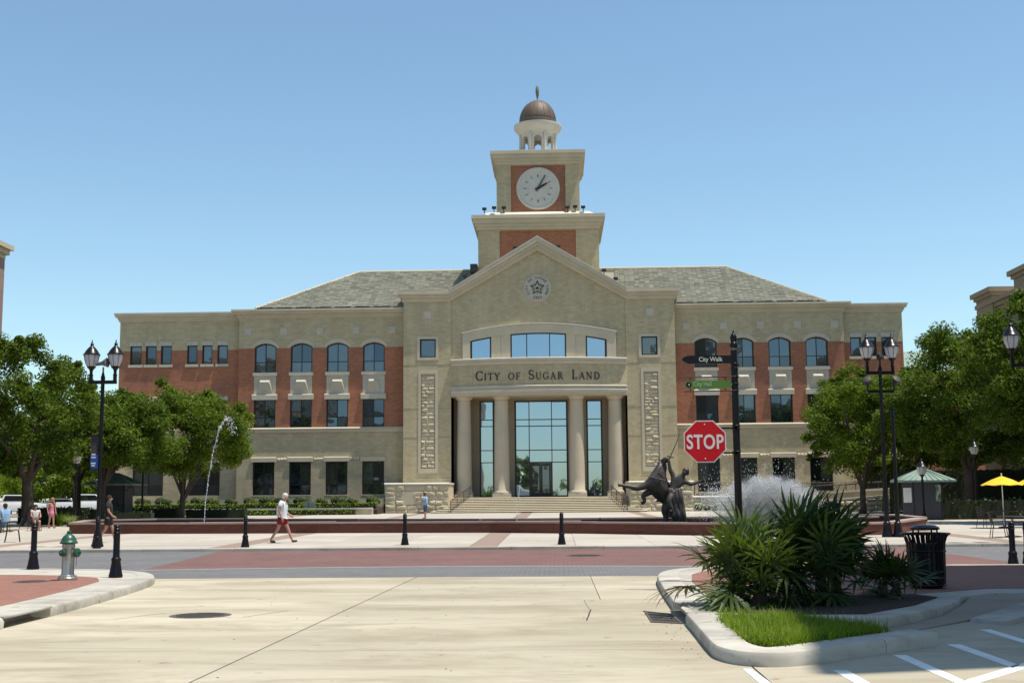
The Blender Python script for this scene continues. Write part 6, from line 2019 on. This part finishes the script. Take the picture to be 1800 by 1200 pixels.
SKIN = M('tanned_skin', (.42, .22, .15), (.36, .18, .12), .55, 6, 30, .06)
def cloth(name, c): return M(name, c, tuple(x * .8 for x in c), .85, 5, 30, .08)
BODY_E = [('pelvis', 'belly'), ('belly', 'chest'), ('chest', 'neck'), ('neck', 'head'), ('head', 'crown')]
def limb_edges(s): return [('chest', 'sh' + s), ('sh' + s, 'el' + s), ('el' + s, 'wr' + s), ('wr' + s, 'palm' + s), ('pelvis', 'hip' + s), ('hip' + s, 'kn' + s), ('kn' + s, 'an' + s), ('an' + s, 'toe' + s)]
def person(loc, rz, J, label, shirt, pants, hair, s=1.0, sleeve=.55, leg=.9, shoe=(.03, .02, .02), fat=1.0, fingers=True, group='people on the plaza', hairlen=0.0, skin=None, dress=None):
    """J: joints in a body frame looking along +X, left = +Y"""
    skin = skin or SKIN
    o = empty('person', loc, label, 'person', group)
    R = dict(pelvis=.125 * fat, belly=.125 * fat, chest=.135, neck=.050, head=.104, crown=.094, sh=.062, el=.043, wr=.030, palm=.033, hip=.088, kn=.058, an=.040, toe=.034)
    N = {}
    for k, v in J.items():
        if k == 'look': continue
        base = k[:-1] if k[-1] in 'LR' and k[:-1] in R else k
        rr3 = R[base]
        if (shirt or dress) and base in ('belly', 'pelvis', 'chest'): rr3 *= .84
        N[k] = (*v, rr3)
    E_ = BODY_E + limb_edges('L') + limb_edges('R')
    # nose and chin give the head a face
    hd = Vector(J['head']); up = (Vector(J['crown']) - hd).normalized()
    fwd_ = Vector(J.get('look', (1, 0, 0))).normalized() if 'look' in J else Vector((1, 0, 0))
    N['chin'] = (*(hd + fwd_ * .050 - up * .075), .050); E_.append(('head', 'chin'))
    if fingers:
        for S in 'LR':
            p = Vector(J['palm' + S]); d = (p - Vector(J['wr' + S])).normalized()
            side_ = Vector((1, 0, 0)) - d * d.x
            side_ = side_.normalized() if side_.length > .2 else Vector((0, 1, 0))
            for q, (off_, ln) in enumerate(((-.030, .055), (-.010, .072), (.011, .067), (.030, .05))):
                a = p + d * .03 + side_ * off_; b_ = a + d * ln * .6; c_ = b_ + d * ln * .4 + (side_.cross(d)) * .012
                for nm, pt, r in (('a', a, .012), ('b', b_, .010), ('c', c_, .008)): N['f%s%d%s' % (S, q, nm)] = (*pt, r)
                E_ += [('palm' + S, 'f%s%da' % (S, q)), ('f%s%da' % (S, q), 'f%s%db' % (S, q)), ('f%s%db' % (S, q), 'f%s%dc' % (S, q))]
            t1 = p - d * .015 + side_ * .038; t2 = t1 + d * .04 + side_ * .018
            N['t%sa' % S] = (*t1, .013); N['t%sb' % S] = (*t2, .010)
            E_ += [('palm' + S, 't%sa' % S), ('t%sa' % S, 't%sb' % S)]
    NN = xf(N, loc, rz, s)
    skin_obj('body', NN, E_, 'pelvis', skin, o, 2)
    def part(name, keys, edges, mat, root):
        skin_obj(name, xf(keys, loc, rz, s), edges, root, mat, o, 2)
    def lerp(a, b, t): return tuple(Vector(J[a]).lerp(Vector(J[b]), t))
    if shirt:
        K = {'hem': (*(Vector(J['pelvis']) + Vector((0, 0, -.03))), .165 * fat), 'belly': (*J['belly'], .166 * fat), 'chest': (*J['chest'], .175), 'collar': (*lerp('chest', 'neck', .6), .075)}
        Ed = [('hem', 'belly'), ('belly', 'chest'), ('chest', 'collar')]
        for S in 'LR':
            K['sh' + S] = (*J['sh' + S], .092); K['sl' + S] = (*lerp('sh' + S, 'el' + S, sleeve), .080)
            Ed += [('chest', 'sh' + S), ('sh' + S, 'sl' + S)]
        part('shirt', K, Ed, shirt, 'belly')
    if dress:
        K = {'top': (*lerp('chest', 'neck', .3), .09), 'chest': (*J['chest'], .155), 'belly': (*J['belly'], .135), 'hip': (*J['pelvis'], .165), 'hem': (*(Vector(J['pelvis']) + Vector((0, 0, -.36))), .2)}
        part('dress', K, [('top', 'chest'), ('chest', 'belly'), ('belly', 'hip'), ('hip', 'hem')], dress, 'belly')
    if pants:
        K = {'waist': (*(Vector(J['pelvis']) + Vector((0, 0, .05))), .138 * fat), 'pelvis': (*J['pelvis'], .142 * fat)}
        Ed = [('waist', 'pelvis')]
        for S in 'LR':
            K['hip' + S] = (*J['hip' + S], .122)
            Ed += [('pelvis', 'hip' + S)]
            if leg <= 1: K['lg' + S] = (*lerp('hip' + S, 'kn' + S, leg), .104); Ed += [('hip' + S, 'lg' + S)]
            else:
                K['kn' + S] = (*J['kn' + S], .078); K['lg' + S] = (*lerp('kn' + S, 'an' + S, leg - 1), .064); Ed += [('hip' + S, 'kn' + S), ('kn' + S, 'lg' + S)]
        part('trousers', K, Ed, pants, 'pelvis')
    for S in 'LR':
        part('shoe', {'an': (*(Vector(J['an' + S]) + Vector((-.02, 0, -.045))), .043), 'toe': (*(Vector(J['toe' + S]) + Vector((.03, 0, -.005))), .040)}, [('an', 'toe')], M('shoe_leather', shoe, None, .7, 5, 20, .1), 'an')
    if hair:
        q_ = Matrix.Rotation(rz, 3, 'Z')
        m = MB()
        c = Vector(loc) + q_ @ ((hd - fwd_ * .020 + up * .050) * s); m.blob(c, .104 * s, .104 * s, .100 * s, 12, 8)
        c = Vector(loc) + q_ @ ((hd - fwd_ * .050 + up * .0) * s); m.blob(c, .080 * s, .086 * s, .085 * s, 10, 7)
        if hairlen:
            for t in range(6):
                c = Vector(loc) + q_ @ ((hd - fwd_ * (.075 + .008 * t) - up * (.03 + hairlen * t / 6)) * s); m.blob(c, .05 * s, .085 * s * (1 - t * .06), .06 * s, 8, 6)
        m.build('hair', hair, o, smooth=180)
    # eyes and nose
    q = Matrix.Rotation(rz, 3, 'Z')
    sd = up.cross(fwd_).normalized()
    m = MB()
    for t in (-1, 1):
        c = Vector(loc) + q @ ((hd + fwd_ * .084 + sd * .032 * t + up * .018) * s); m.blob(c, .011, .011, .009, 6, 4)
    m.build('eyes', DULLBLACK, o)
    m = MB()
    c = Vector(loc) + q @ ((hd + fwd_ * .098 - up * .008) * s); m.blob(c, .014, .014, .024, 6, 5)
    for t in (-1, 1):
        c = Vector(loc) + q @ ((hd + sd * .089 * t + up * .002) * s); m.blob(c, .018, .012, .028, 6, 5)
    m.build('nose_and_ears', skin, o, smooth=180)
    return o

STAND = dict(pelvis=(0, 0, .95), belly=(.015, 0, 1.10), chest=(0, 0, 1.28), neck=(.01, 0, 1.47), head=(.03, 0, 1.60), crown=(.025, 0, 1.68),
             shL=(0, .185, 1.42), elL=(-.02, .25, 1.14), wrL=(.05, .25, .91), palmL=(.07, .245, .83), shR=(0, -.185, 1.42), elR=(-.02, -.25, 1.14), wrR=(.05, -.25, .91), palmR=(.07, -.245, .83),
             hipL=(0, .09, .90), knL=(.02, .10, .50), anL=(0, .10, .085), toeL=(.15, .12, .04), hipR=(0, -.09, .90), knR=(.02, -.10, .50), anR=(0, -.10, .085), toeR=(.15, -.12, .04))
def pose(**kw):
    d = dict(STAND); d.update(kw); return d
WHITEC = cloth('white_cotton', (.76, .77, .80)); REDC = cloth('dark_red_cotton', (.22, .008, .018)); BLUEC = cloth('light_blue_cotton', (.26, .42, .62)); NAVYC = cloth('navy_cotton', (.045, .07, .15))
PINKC = cloth('pink_cotton', (.62, .20, .30)); BLACKC = cloth('black_cotton', (.014, .013, .014)); DENIM = cloth('blue_denim', (.12, .20, .34))
GREYH = cloth('white_hair', (.60, .58, .56)); BRNH = cloth('brown_hair', (.06, .035, .022)); BLKH = cloth('black_hair', (.015, .012, .011)); BLNDH = cloth('fair_hair', (.30, .19, .09))

mw = pose(pelvis=(0, 0, .93), belly=(.055, 0, 1.08), chest=(.02, 0, 1.27), neck=(.055, 0, 1.45), head=(.12, 0, 1.57), crown=(.125, 0, 1.65), look=(1, -.05, -.35),
          shL=(.03, .185, 1.40), elL=(.06, .25, 1.13), wrL=(.22, .23, .96), palmL=(.29, .22, .92), shR=(.01, -.185, 1.40), elR=(-.06, -.25, 1.12), wrR=(.03, -.25, .88), palmR=(.06, -.245, .80),
          hipL=(.02, .09, .89), knL=(.20, .10, .50), anL=(.35, .10, .095), toeL=(.51, .11, .075), hipR=(-.01, -.09, .89), knR=(-.10, -.10, .50), anR=(-.36, -.10, .11), toeR=(-.21, -.11, .045))
MX, MY = -8.33, 43.9
man = person((MX, MY, zp(MY)), 0.06, mw, 'man in white t-shirt and dark red shorts walking across the plaza', WHITEC, REDC, GREYH, 1.03, .62, .72, (.03, .015, .012), 1.28)
blue = pose(look=(-.5, -1, 0), elL=(.09, .25, 1.16), wrL=(.24, .08, 1.20), palmL=(.25, .0, 1.22), elR=(.09, -.25, 1.16), wrR=(.25, -.06, 1.14), palmR=(.26, .02, 1.14))
person((-7.05, 80.3, zp(80)), PI * .95, blue, 'person in light blue shirt with folded arms standing before the steps', BLUEC, NAVYC, BRNH, .98, .85, 1.15, (.03, .02, .02), 1.08)
dw = pose(knL=(.14, .10, .52), anL=(.22, .10, .10), toeL=(.37, .1, .05), knR=(-.05, -.1, .50), anR=(-.33, -.1, .14), toeR=(-.2, -.1, .06), elL=(-.08, .23, 1.15), wrL=(-.02, .22, .92), palmL=(0, .22, .84), elR=(.06, -.24, 1.15), wrR=(.2, -.22, .98), palmR=(.27, -.21, .93))
person((-15.2, 45.5, zp(45.5)), .1, dw, 'person in black clothes walking behind the left street lamp', BLACKC, BLACKC, BLKH, 1.0, .7, .75, (.10, .05, .03))
gp_ = pose(knL=(.06, .1, .5), anL=(.12, .1, .085), toeL=(.27, .1, .04), anR=(-.1, -.1, .1), toeR=(.05, -.1, .04), look=(-.6, -1, 0))
person((-25.45, 65.0, zp(65)), -.6, gp_, 'girl in a pink dress standing under the big left oak', None, None, BLNDH, .93, .3, .5, (.25, .12, .08), .85, True, 'people on the plaza', .25, None, PINKC)
SIT = dict(pelvis=(0, 0, .52), belly=(-.01, 0, .68), chest=(-.02, 0, .86), neck=(.0, 0, 1.05), head=(.03, 0, 1.18), crown=(.03, 0, 1.26),
           shL=(0, .185, 1.0), elL=(.12, .23, .76), wrL=(.32, .17, .68), palmL=(.38, .13, .68), shR=(0, -.185, 1.0), elR=(.12, -.23, .76), wrR=(.32, -.17, .68), palmR=(.38, -.13, .68),
           hipL=(.05, .09, .50), knL=(.44, .11, .50), anL=(.42, .11, .085), toeL=(.57, .12, .04), hipR=(.05, -.09, .50), knR=(.44, -.11, .50), anR=(.42, -.11, .085), toeR=(.57, -.12, .04))
person((-24.35, 60.4, zp(60.4)), -.9, SIT, 'person in a white top sitting cross legged beside the left tables', cloth('pale_top', (.55, .52, .48)), BLACKC, BLKH, .98, .5, .5, (.2, .1, .07))
person((-24.6, 57.6, zp(57.6)), PI * .82, SIT, 'person in light blue shirt and jeans seated at the left picture edge', BLUEC, DENIM, BLKH, 1.05, .8, 1.8, (.03, .03, .03))
person((-27.0, 61.5, zp(61)), -.3, SIT, 'person in dark red top seated behind the blue shirted sitter', cloth('dark_red_top', (.2, .03, .03)), BLACKC, BRNH, 1.0, .5, 1.8)

# ------------------------------------------------------------------ chairs, tables, umbrellas
CHM = M('dark_chair_metal', (.02, .02, .022), None, .5, 4, 20, .1)
def make_chair():
    o = empty('chair', (0, 0, 0), None, 'chair', 'metal chairs on the plaza')
    m = MB()
    for x in (-.2, -.1, 0, .1, .2): m.box(x - .042, x + .042, -.22, .22, .44, .455)
    m.build('seat', CHM, o)
    m = MB()
    for x in (-.19, -.095, 0, .095, .19): m.bar((x, .22, .5), (x, .30, .88), .05, .012)
    m.bar((-.24, .30, .88), (.24, .30, .88), .03, .03)
    m.build('backrest', CHM, o)
    for sx in (-1, 1):
        for sy in (-1, 1):
            MB().tube([(sx * .21, sy * .2, .45), (sx * .24, sy * .27, 0)], .014, 6).build('leg', CHM, o)
        MB().tube([(sx * .24, -.2, .45), (sx * .26, -.2, .66), (sx * .26, .24, .66)], .013, 6).build('armrest', CHM, o)
    return o
ch = make_chair()
for i, (x, y, rz, lab) in enumerate(((-19.2, 46.4, -1.2, 'empty dark metal chair at the left edge of the plaza'), (-24.4, 60.5, 2.3, 'metal chair under the person in the white top'), (-24.75, 57.7, 1.0, 'metal chair under the blue shirted person at the left edge'),
        (-27.05, 61.55, 1.3, 'metal chair under the person in dark red'), (17.0, 44.0, 1.4, 'dark metal chair left of the right hand table'), (18.1, 45.0, -2.0, 'dark metal chair right of the right hand table'), (20.3, 55.0, .6, 'metal chair under the first yellow umbrella'))):
    if i == 0: ch.location = (x, y, zp(y)); ch.rotation_euler = (0, 0, rz); ch['label'] = lab
    else: dup(ch, (x, y, zp(y)), rz, lab)
def make_table(x, y, lab, r=.55):
    o = empty('round_table', (x, y, zp(y)), lab, 'table', 'cafe tables')
    z = zp(y)
    MB().lathe([(r - .02, .70), (r, .71), (r, .73), (r - .02, .74)], (x, y, z), 24).build('table_top', CHM, o)
    MB().lathe([(.03, .02), (.03, .70)], (x, y, z), 10).build('stem', CHM, o)
    for k in range(3):
        a = k * 2 * PI / 3
        MB().bar((x, y, z + .06), (x + .32 * math.cos(a), y + .32 * math.sin(a), z + .015), .04, .03).build('foot', CHM, o)
make_table(17.7, 44.6, 'dark round table with thin legs at the right edge of the plaza', .5)
make_table(-25.2, 59.2, 'dark cafe table between the seated people on the left')
make_table(20.8, 54, 'cafe table under the left yellow umbrella')
make_table(22.5, 54.5, 'cafe table under the yellow umbrella cut by the right edge')
YEL = M('yellow_canvas', (.80, .47, .012), (.76, .43, .01), .8, 2, 20, .04)
def umbrella(x, y, z, r, hz0, hz1, lab):
    o = empty('sun_umbrella', (x, y, z), lab, 'umbrella', 'yellow cafe umbrellas')
    n = 8
    m = MB()
    vs = [(x, y, z + hz1)]
    for k in range(n * 2):
        a = PI * k / n
        rr2 = r if k % 2 == 0 else r * .955
        vs.append((x + rr2 * math.cos(a), y + rr2 * math.sin(a), z + hz0 + (0 if k % 2 == 0 else .03)))
    for k in range(n * 2):
        a = PI * k / n
        rr2 = (r if k % 2 == 0 else r * .955) * .5
        vs.append((x + rr2 * math.cos(a), y + rr2 * math.sin(a), z + hz0 + (hz1 - hz0) * (.56 if k % 2 == 0 else .60)))
    N2 = n * 2
    fs = [(0, 1 + N2 + k, 1 + N2 + (k + 1) % N2) for k in range(N2)] + [(1 + N2 + k, 1 + k, 1 + (k + 1) % N2, 1 + N2 + (k + 1) % N2) for k in range(N2)]
    vs2 = [(a, b_, c - .012) for a, b_, c in vs]
    m.add(vs, fs); m.add(vs2, [f[::-1] for f in fs])
    m.build('canopy', YEL, o)
    MB().lathe([(.022, 0), (.022, hz1 + .05), (.03, hz1 + .08), (0, hz1 + .12)], (x, y, z), 10).build('pole', WHITEP, o)
    MB().lathe([(.24, 0), (.24, .06), (.05, .09)], (x, y, z), 14).build('base', DULLBLACK, o)
    m = MB()
    for k in range(n):
        a = 2 * PI * k / n
        m.tube([(x, y, z + hz1 - .03), (x + r * .98 * math.cos(a), y + r * .98 * math.sin(a), z + hz0 - .01)], .01, 4)
    m.build('ribs', WHITEP, o)
umbrella(20.77, 54, zp(54), .90, 1.83, 2.24, 'yellow cafe umbrella fully in view under the right trees')
umbrella(22.45, 54.6, zp(54), .90, 1.85, 2.26, 'yellow cafe umbrella cut off by the right picture edge')

# kiosks
KWALL = M('slate_blue_kiosk_panel', (.05, .055, .07), (.04, .044, .058), .6, 2, 20, .08)
def kiosk(x, y, lab, w=1.7, ov=.8, poster=False, kh=1.0):
    z = zp(y)
    o = empty('kiosk', (x, y, z), lab, 'kiosk', 'green roofed kiosks')
    MB().box(x - w / 2, x + w / 2, y - w / 2, y + w / 2, z, z + 2.45 * kh).build('wall', KWALL, o)
    R = w / 2 + ov; z0 = z + 2.42 * kh; z1 = z + 3.12 * kh
    m = MB()
    v = [(x - R, y - R, z0), (x + R, y - R, z0), (x + R, y + R, z0), (x - R, y + R, z0), (x - .12, y - .12, z1), (x + .12, y - .12, z1), (x + .12, y + .12, z1), (x - .12, y + .12, z1)]
    v += [(a, b_, c - .1) for a, b_, c in v[:4]]
    m.add(v, [(0, 1, 5, 4), (1, 2, 6, 5), (2, 3, 7, 6), (3, 0, 4, 7), (4, 5, 6, 7), (8, 9, 1, 0), (9, 10, 2, 1), (10, 11, 3, 2), (11, 8, 0, 3), (11, 10, 9, 8)])
    rf = m.build('roof', PATINA, o)
    m = MB()
    for k in range(1, 9):
        t = k / 9
        xa = x - R + 2 * R * t; xb = x - .12 + .24 * t
        m.tube([(xa, y - R - .01, z0 + .02), (xb, y - .13, z1 + .02)], .02, 4)
        m.tube([(x - R - .01, y - R + 2 * R * t, z0 + .02), (x - .13, y - .12 + .24 * t, z1 + .02)], .02, 4); m.tube([(x + R + .01, y - R + 2 * R * t, z0 + .02), (x + .13, y - .12 + .24 * t, z1 + .02)], .02, 4)
    m.build('standing_seam', PATINA, rf)
    for sx in (-1, 1):
        MB().bar((x + sx * w / 2, y - w / 2, z + 1.9 * kh), (x + sx * (R - .1), y - w / 2, z + 2.4 * kh), .08, .08).build('bracket', KWALL, o)
        MB().box(x + sx * (w / 2) - .04, x + sx * (w / 2) + .04, y - w / 2 - .04, y - w / 2 + .04, z, z + 2.44 * kh).build('corner_post', DULLBLACK, o)
    MB().box(x + w * .28, x + w * .28 + .36, y - w / 2 - .03, y - w / 2 - .001, z + 1.0, z + 1.9).build('window', DKGLASS, o)
    if poster:
        MB().box(x - w / 2 - .55, x - w / 2 - .12, y - w / 2 - .1, y - w / 2 - .05, z + .95, z + 1.75).build('notice_panel', WHITEP, o)
        MB().box(x - w / 2 - .6, x - w / 2 - .07, y - w / 2 - .05, y - w / 2 + .0, z, z + 2.0).build('notice_frame', KWALL, o)
kiosk(-27.6, 80.5, 'slate blue kiosk with a green hipped roof behind the left street lamp', 1.7, .75)
kiosk(21.8, 69, 'slate blue kiosk with a green hipped roof and notice panel under the right trees', 1.54, .64, True, .89)

# parked vehicles beyond the left trees
CARG = glass_mat('car_glass', .12, (.01, .012, .014))
TYRE = M('black_tyre', (.015, .015, .015), None, .9, 4, 20, .1)
CHR = M('chrome_wheel', (.5, .5, .5), None, .35, 4, 20, .05, metal=.8)
def vehicle(x, y, z, rz, kind, paint, label):
    o = empty('parked_pickup' if kind == 'pickup' else 'parked_car', (0, 0, 0), label, 'pickup truck' if kind == 'pickup' else 'car', 'vehicles parked beyond the left trees')
    L = 5.3 if kind == 'pickup' else 4.6; w = .93
    if kind == 'pickup':
        prof = [(-L / 2, .42), (L / 2 - .1, .42), (L / 2, .6), (L / 2 - .02, 1.0), (1.35, 1.13), (-L / 2, 1.12)]
        cab_ = [(1.3, 1.12), (.62, 1.78), (-.85, 1.80), (-1.05, 1.12)]
    else:
        prof = [(-L / 2, .4), (L / 2 - .05, .35), (L / 2, .6), (L / 2 - .1, .85), (1.1, .98), (-1.7, 1.0), (-L / 2 + .05, .92)]
        cab_ = [(1.15, .97), (.35, 1.42), (-1.0, 1.44), (-1.75, .98)]
    m = MB(); m.ext(prof, -w, w); m.build('body', paint, o, bevel=.06, recalc=True, smooth=40)
    m = MB(); m.ext(cab_, -w + .1, w - .1); m.build('cab', paint, o, bevel=.05, recalc=True, smooth=40)
    s = .86
    for sg in (-1, 1):
        cxm = sum(p[0] for p in cab_) / 4; czm = sum(p[1] for p in cab_) / 4
        q = [(cxm + (a - cxm) * s, czm + .02 + (b_ - czm) * .72) for a, b_ in cab_]
        MB().ext(q, sg * (w - .098), sg * (w - .085)).build('side_window', CARG, o)
    for (a, b_), nm in (((cab_[0], cab_[1]), 'windscreen'), ((cab_[3], cab_[2]), 'rear_window')):
        p0 = Vector((a[0], 0, a[1])).lerp(Vector((b_[0], 0, b_[1])), .14); p1 = Vector((a[0], 0, a[1])).lerp(Vector((b_[0], 0, b_[1])), .86)
        nx = .012 if nm == 'windscreen' else -.012
        MB().add([(p0.x + nx, -w + .22, p0.z), (p0.x + nx, w - .22, p0.z), (p1.x + nx, w - .26, p1.z + .012), (p1.x + nx, -w + .26, p1.z + .012), (p0.x - nx, -w + .22, p0.z - .01), (p0.x - nx, w - .22, p0.z - .01), (p1.x - nx, w - .26, p1.z), (p1.x - nx, -w + .26, p1.z)],
                 [(0, 1, 2, 3), (7, 6, 5, 4), (0, 4, 5, 1), (1, 5, 6, 2), (2, 6, 7, 3), (3, 7, 4, 0)]).build(nm, CARG, o)
    for fx in (1.55, -1.55):
        for sg in (-1, 1):
            t = MB().lathe([(.2, -.11), (.34, -.11), (.36, -.08), (.36, .08), (.34, .11), (.2, .11)], (fx, sg * (w - .06), .36), 18, axis=(0, 1, 0)).build('wheel', TYRE, o, smooth=40)
            MB().lathe([(.2, -.115), (.2, .115)], (fx, sg * (w - .055), .36), 14, axis=(0, 1, 0)).build('rim', CHR, t)
    for sg in (-1, 1):
        MB().box(L / 2 - .06, L / 2 + .012, sg * .62 - .16, sg * .62 + .16, .68, .86).build('headlight', CHR, o)
        MB().box(-L / 2 - .012, -L / 2 + .04, sg * .78 - .08, sg * .78 + .08, .75, 1.02).build('tail_light', REDS, o)
    o.location = (x, y, z); o.rotation_euler = (0, 0, rz)
    return o
CW = M('white_car_paint', (.72, .73, .74), (.70, .71, .72), .3, 2, 10, .02, coat=.6)
CS = M('silver_car_paint', (.42, .43, .45), (.40, .41, .43), .3, 2, 10, .02, metal=.4, coat=.6)
CR = M('red_car_paint', (.36, .02, .02), (.33, .02, .02), .3, 2, 10, .02, coat=.6)
for x, y, rz, kd, pt, lab in ((-39.4, 106.5, .35, 'pickup', CW, 'white pickup truck parked left of the kiosk'), (-46.0, 106.5, .4, 'pickup', CW, 'white pickup truck parked behind the girl in pink'), (-42.6, 109, .5, 'car', CS, 'silver car parked between the two white pickups'),
                              (-50.2, 106, .3, 'car', CW, 'white car parked at the far left beyond the oak trunk'), (-47.8, 99.5, .4, 'car', CR, 'red car parked beyond the big left oak')):
    vehicle(x, y, .40, rz, kd, pt, lab)

# ------------------------------------------------------------------ bronze horse and rider
BRONZE = M('dark_bronze', (.075, .064, .054), (.036, .031, .027), .5, 3, 10, .25, metal=.25, bmp=.15)
BX, BY, BZ = 6.35, 53.2, .47
stt = empty('equestrian_statue', (BX, BY, BZ), 'dark bronze statue of a rearing horse and a rider raising a sword in the fountain', 'statue')
K = 1.0
def tr(nodes): return {k: (BX + v[0], BY + v[1], BZ + v[2], v[3]) for k, v in nodes.items()}
hn = dict(croup=(.10, .2, 1.02, .40), loin=(-.16, .08, 1.26, .41), belly=(-.40, -.05, 1.48, .43), chest=(-.58, -.2, 1.74, .39), neckb=(-.46, -.15, 2.05, .36), neck=(-.34, -.08, 2.36, .26), poll=(-.27, -.02, 2.60, .165), face=(-.17, -.17, 2.72, .125), nose=(-.05, -.30, 2.84, .10), jaw=(-.13, -.24, 2.66, .085), earl=(-.36, .02, 2.70, .05), earl2=(-.41, .03, 2.84, .02),
          a1=(-.92, -.28, 1.68, .20), a2=(-1.35, -.34, 1.52, .13), a3=(-1.72, -.36, 1.60, .09), a4=(-2.05, -.38, 1.67, .07), a5=(-2.22, -.4, 1.68, .09),
          b1=(-.82, .08, 1.42, .20), b2=(-1.14, .02, 1.20, .12), b3=(-1.04, -.05, .98, .08), b4=(-1.22, -.08, .86, .09),
          s1=(.0, -.05, .78, .32), s2=(-.24, -.12, .55, .21), s3=(-.14, -.08, .30, .13), s4=(-.26, -.14, .05, .13),
          t1=(.30, .28, .76, .30), t2=(.14, .3, .5, .20), t3=(.34, .32, .26, .13), t4=(.22, .3, .04, .13),
          q1=(.36, .42, 1.1, .12), q2=(.52, .5, .75, .14), q3=(.50, .5, .35, .09))
he = [('croup', 'loin'), ('loin', 'belly'), ('belly', 'chest'), ('chest', 'neckb'), ('neckb', 'neck'), ('neck', 'poll'), ('poll', 'face'), ('face', 'nose'), ('face', 'jaw'), ('poll', 'earl'), ('earl', 'earl2'),
      ('chest', 'a1'), ('a1', 'a2'), ('a2', 'a3'), ('a3', 'a4'), ('a4', 'a5'), ('chest', 'b1'), ('b1', 'b2'), ('b2', 'b3'), ('b3', 'b4'), ('croup', 's1'), ('s1', 's2'), ('s2', 's3'), ('s3', 's4'), ('croup', 't1'), ('t1', 't2'), ('t2', 't3'), ('t3', 't4'), ('croup', 'q1'), ('q1', 'q2'), ('q2', 'q3')]
skin_obj('horse', tr(hn), he, 'belly', BRONZE, stt, 2)
m = MB()
for k in range(11):
    t = k / 10
    p = Vector((BX - .66 + .30 * t, BY - .05 + .05 * t, BZ + 2.10 + .56 * t))
    m.tube([p + Vector((.12, .02, .02)), p + Vector((-.02, -.06, .03)), p + Vector((-.10, -.10, -.12))], [.07, .055, .012], 5)
m.build('mane', BRONZE, stt, smooth=60)
rn = dict(pelvis=(.12, -.24, 1.38, .21), belly=(.22, -.26, 1.58, .20), chest=(.36, -.30, 1.80, .225), neck=(.55, -.33, 2.03, .09), head=(.66, -.37, 2.17, .125), crown=(.68, -.38, 2.26, .115),
          shL=(.20, -.26, 2.00, .125), elL=(.04, -.27, 2.30, .095), wrL=(-.01, -.27, 2.66, .068), palmL=(-.01, -.27, 2.76, .075),
          shR=(.58, -.35, 1.82, .125), elR=(.92, -.37, 1.68, .09), wrR=(1.22, -.38, 1.77, .06), palmR=(1.32, -.38, 1.80, .055),
          hipR=(.10, -.44, 1.28, .18), knR=(-.10, -.58, .95, .14), anR=(.08, -.60, .6, .09), toeR=(-.08, -.66, .52, .07), hipL=(.05, -.05, 1.36, .12), knL=(-.1, .1, 1.15, .1))
re_ = BODY_E + [('chest', 'shL'), ('shL', 'elL'), ('elL', 'wrL'), ('wrL', 'palmL'), ('chest', 'shR'), ('shR', 'elR'), ('elR', 'wrR'), ('wrR', 'palmR'), ('pelvis', 'hipR'), ('hipR', 'knR'), ('knR', 'anR'), ('anR', 'toeR'), ('pelvis', 'hipL'), ('hipL', 'knL')]
for q, (oy_, oz_, ln) in enumerate(((-.03, .035, .11), (-.01, .012, .14), (.01, -.012, .13), (.02, -.035, .10))):
    rn['f%da' % q] = (1.37, -.37 + oy_, 1.815 + oz_, .02); rn['f%db' % q] = (1.37 + ln, -.375 + oy_, 1.84 + oz_ * 1.5, .015)
    re_ += [('palmR', 'f%da' % q), ('f%da' % q, 'f%db' % q)]
skin_obj('rider', tr(rn), re_, 'belly', BRONZE, stt, 2)
for k in range(6):
    t = k / 5
    x0 = .02 + .34 * t; x1 = -.02 + .62 * t
    cn = dict(a=(x0, -.36, 1.55, .13), b=(x0 + (x1 - x0) * .3, -.44 - .04 * (k % 2), 1.15, .125), c=(x0 + (x1 - x0) * .6, -.46 + .05 * (k % 2), .75, .11), d=(x0 + (x1 - x0) * .85, -.48 - .05 * (k % 2), .38, .10), e=(x1, -.46, .02 + .25 * (1 - t), .08))
    skin_obj('cloak_fold', tr(cn), [('a', 'b'), ('b', 'c'), ('c', 'd'), ('d', 'e')], 'a', BRONZE, stt, 2)
m = MB()
m.tube([(BX - .02, BY - .27, BZ + 2.68), (BX + .06, BY - .27, BZ + 2.86)], .035, 8)
m.bar((BX - .08, BY - .27, BZ + 2.90), (BX + .2, BY - .27, BZ + 2.82), .05, .04)
m.tube([(BX + .06, BY - .27, BZ + 2.86), (BX + .32, BY - .27, BZ + 3.42), (BX + .50, BY - .27, BZ + 3.88)], [.024, .02, .008], 6)
m.build('sword', BRONZE, stt)
m = MB(); m.blob((BX + .70, BY - .33, BZ + 2.27), .145, .15, .125, 12, 7, .2); m.blob((BX + .78, BY - .30, BZ + 2.18), .08, .10, .12, 8, 5, .2); m.build('rider_hair', BRONZE, stt, smooth=60)
m = MB(); m.lathe([(.215, 0), (.23, .05), (.215, .1)], (BX + .17, BY - .25, BZ + 1.44), 14, axis=(.25, -.05, 1)); m.build('belt', BRONZE, stt, smooth=60)
m = MB(); m.tube([(BX - .25, BY - .32, BZ + 2.62), (BX - .5, BY - .45, BZ + 2.2), (BX - .1, BY - .4, BZ + 1.95)], .014, 5); m.tube([(BX - .95, BY - .42, BZ + 2.05), (BX - .6, BY - .52, BZ + 1.95), (BX - .2, BY - .45, BZ + 1.85)], .02, 5); m.build('reins', BRONZE, stt)
MB().blob((BX, BY, BZ - .12), .95, .75, .26, 14, 7, .3).build('plinth', BRONZE, stt, smooth=60)
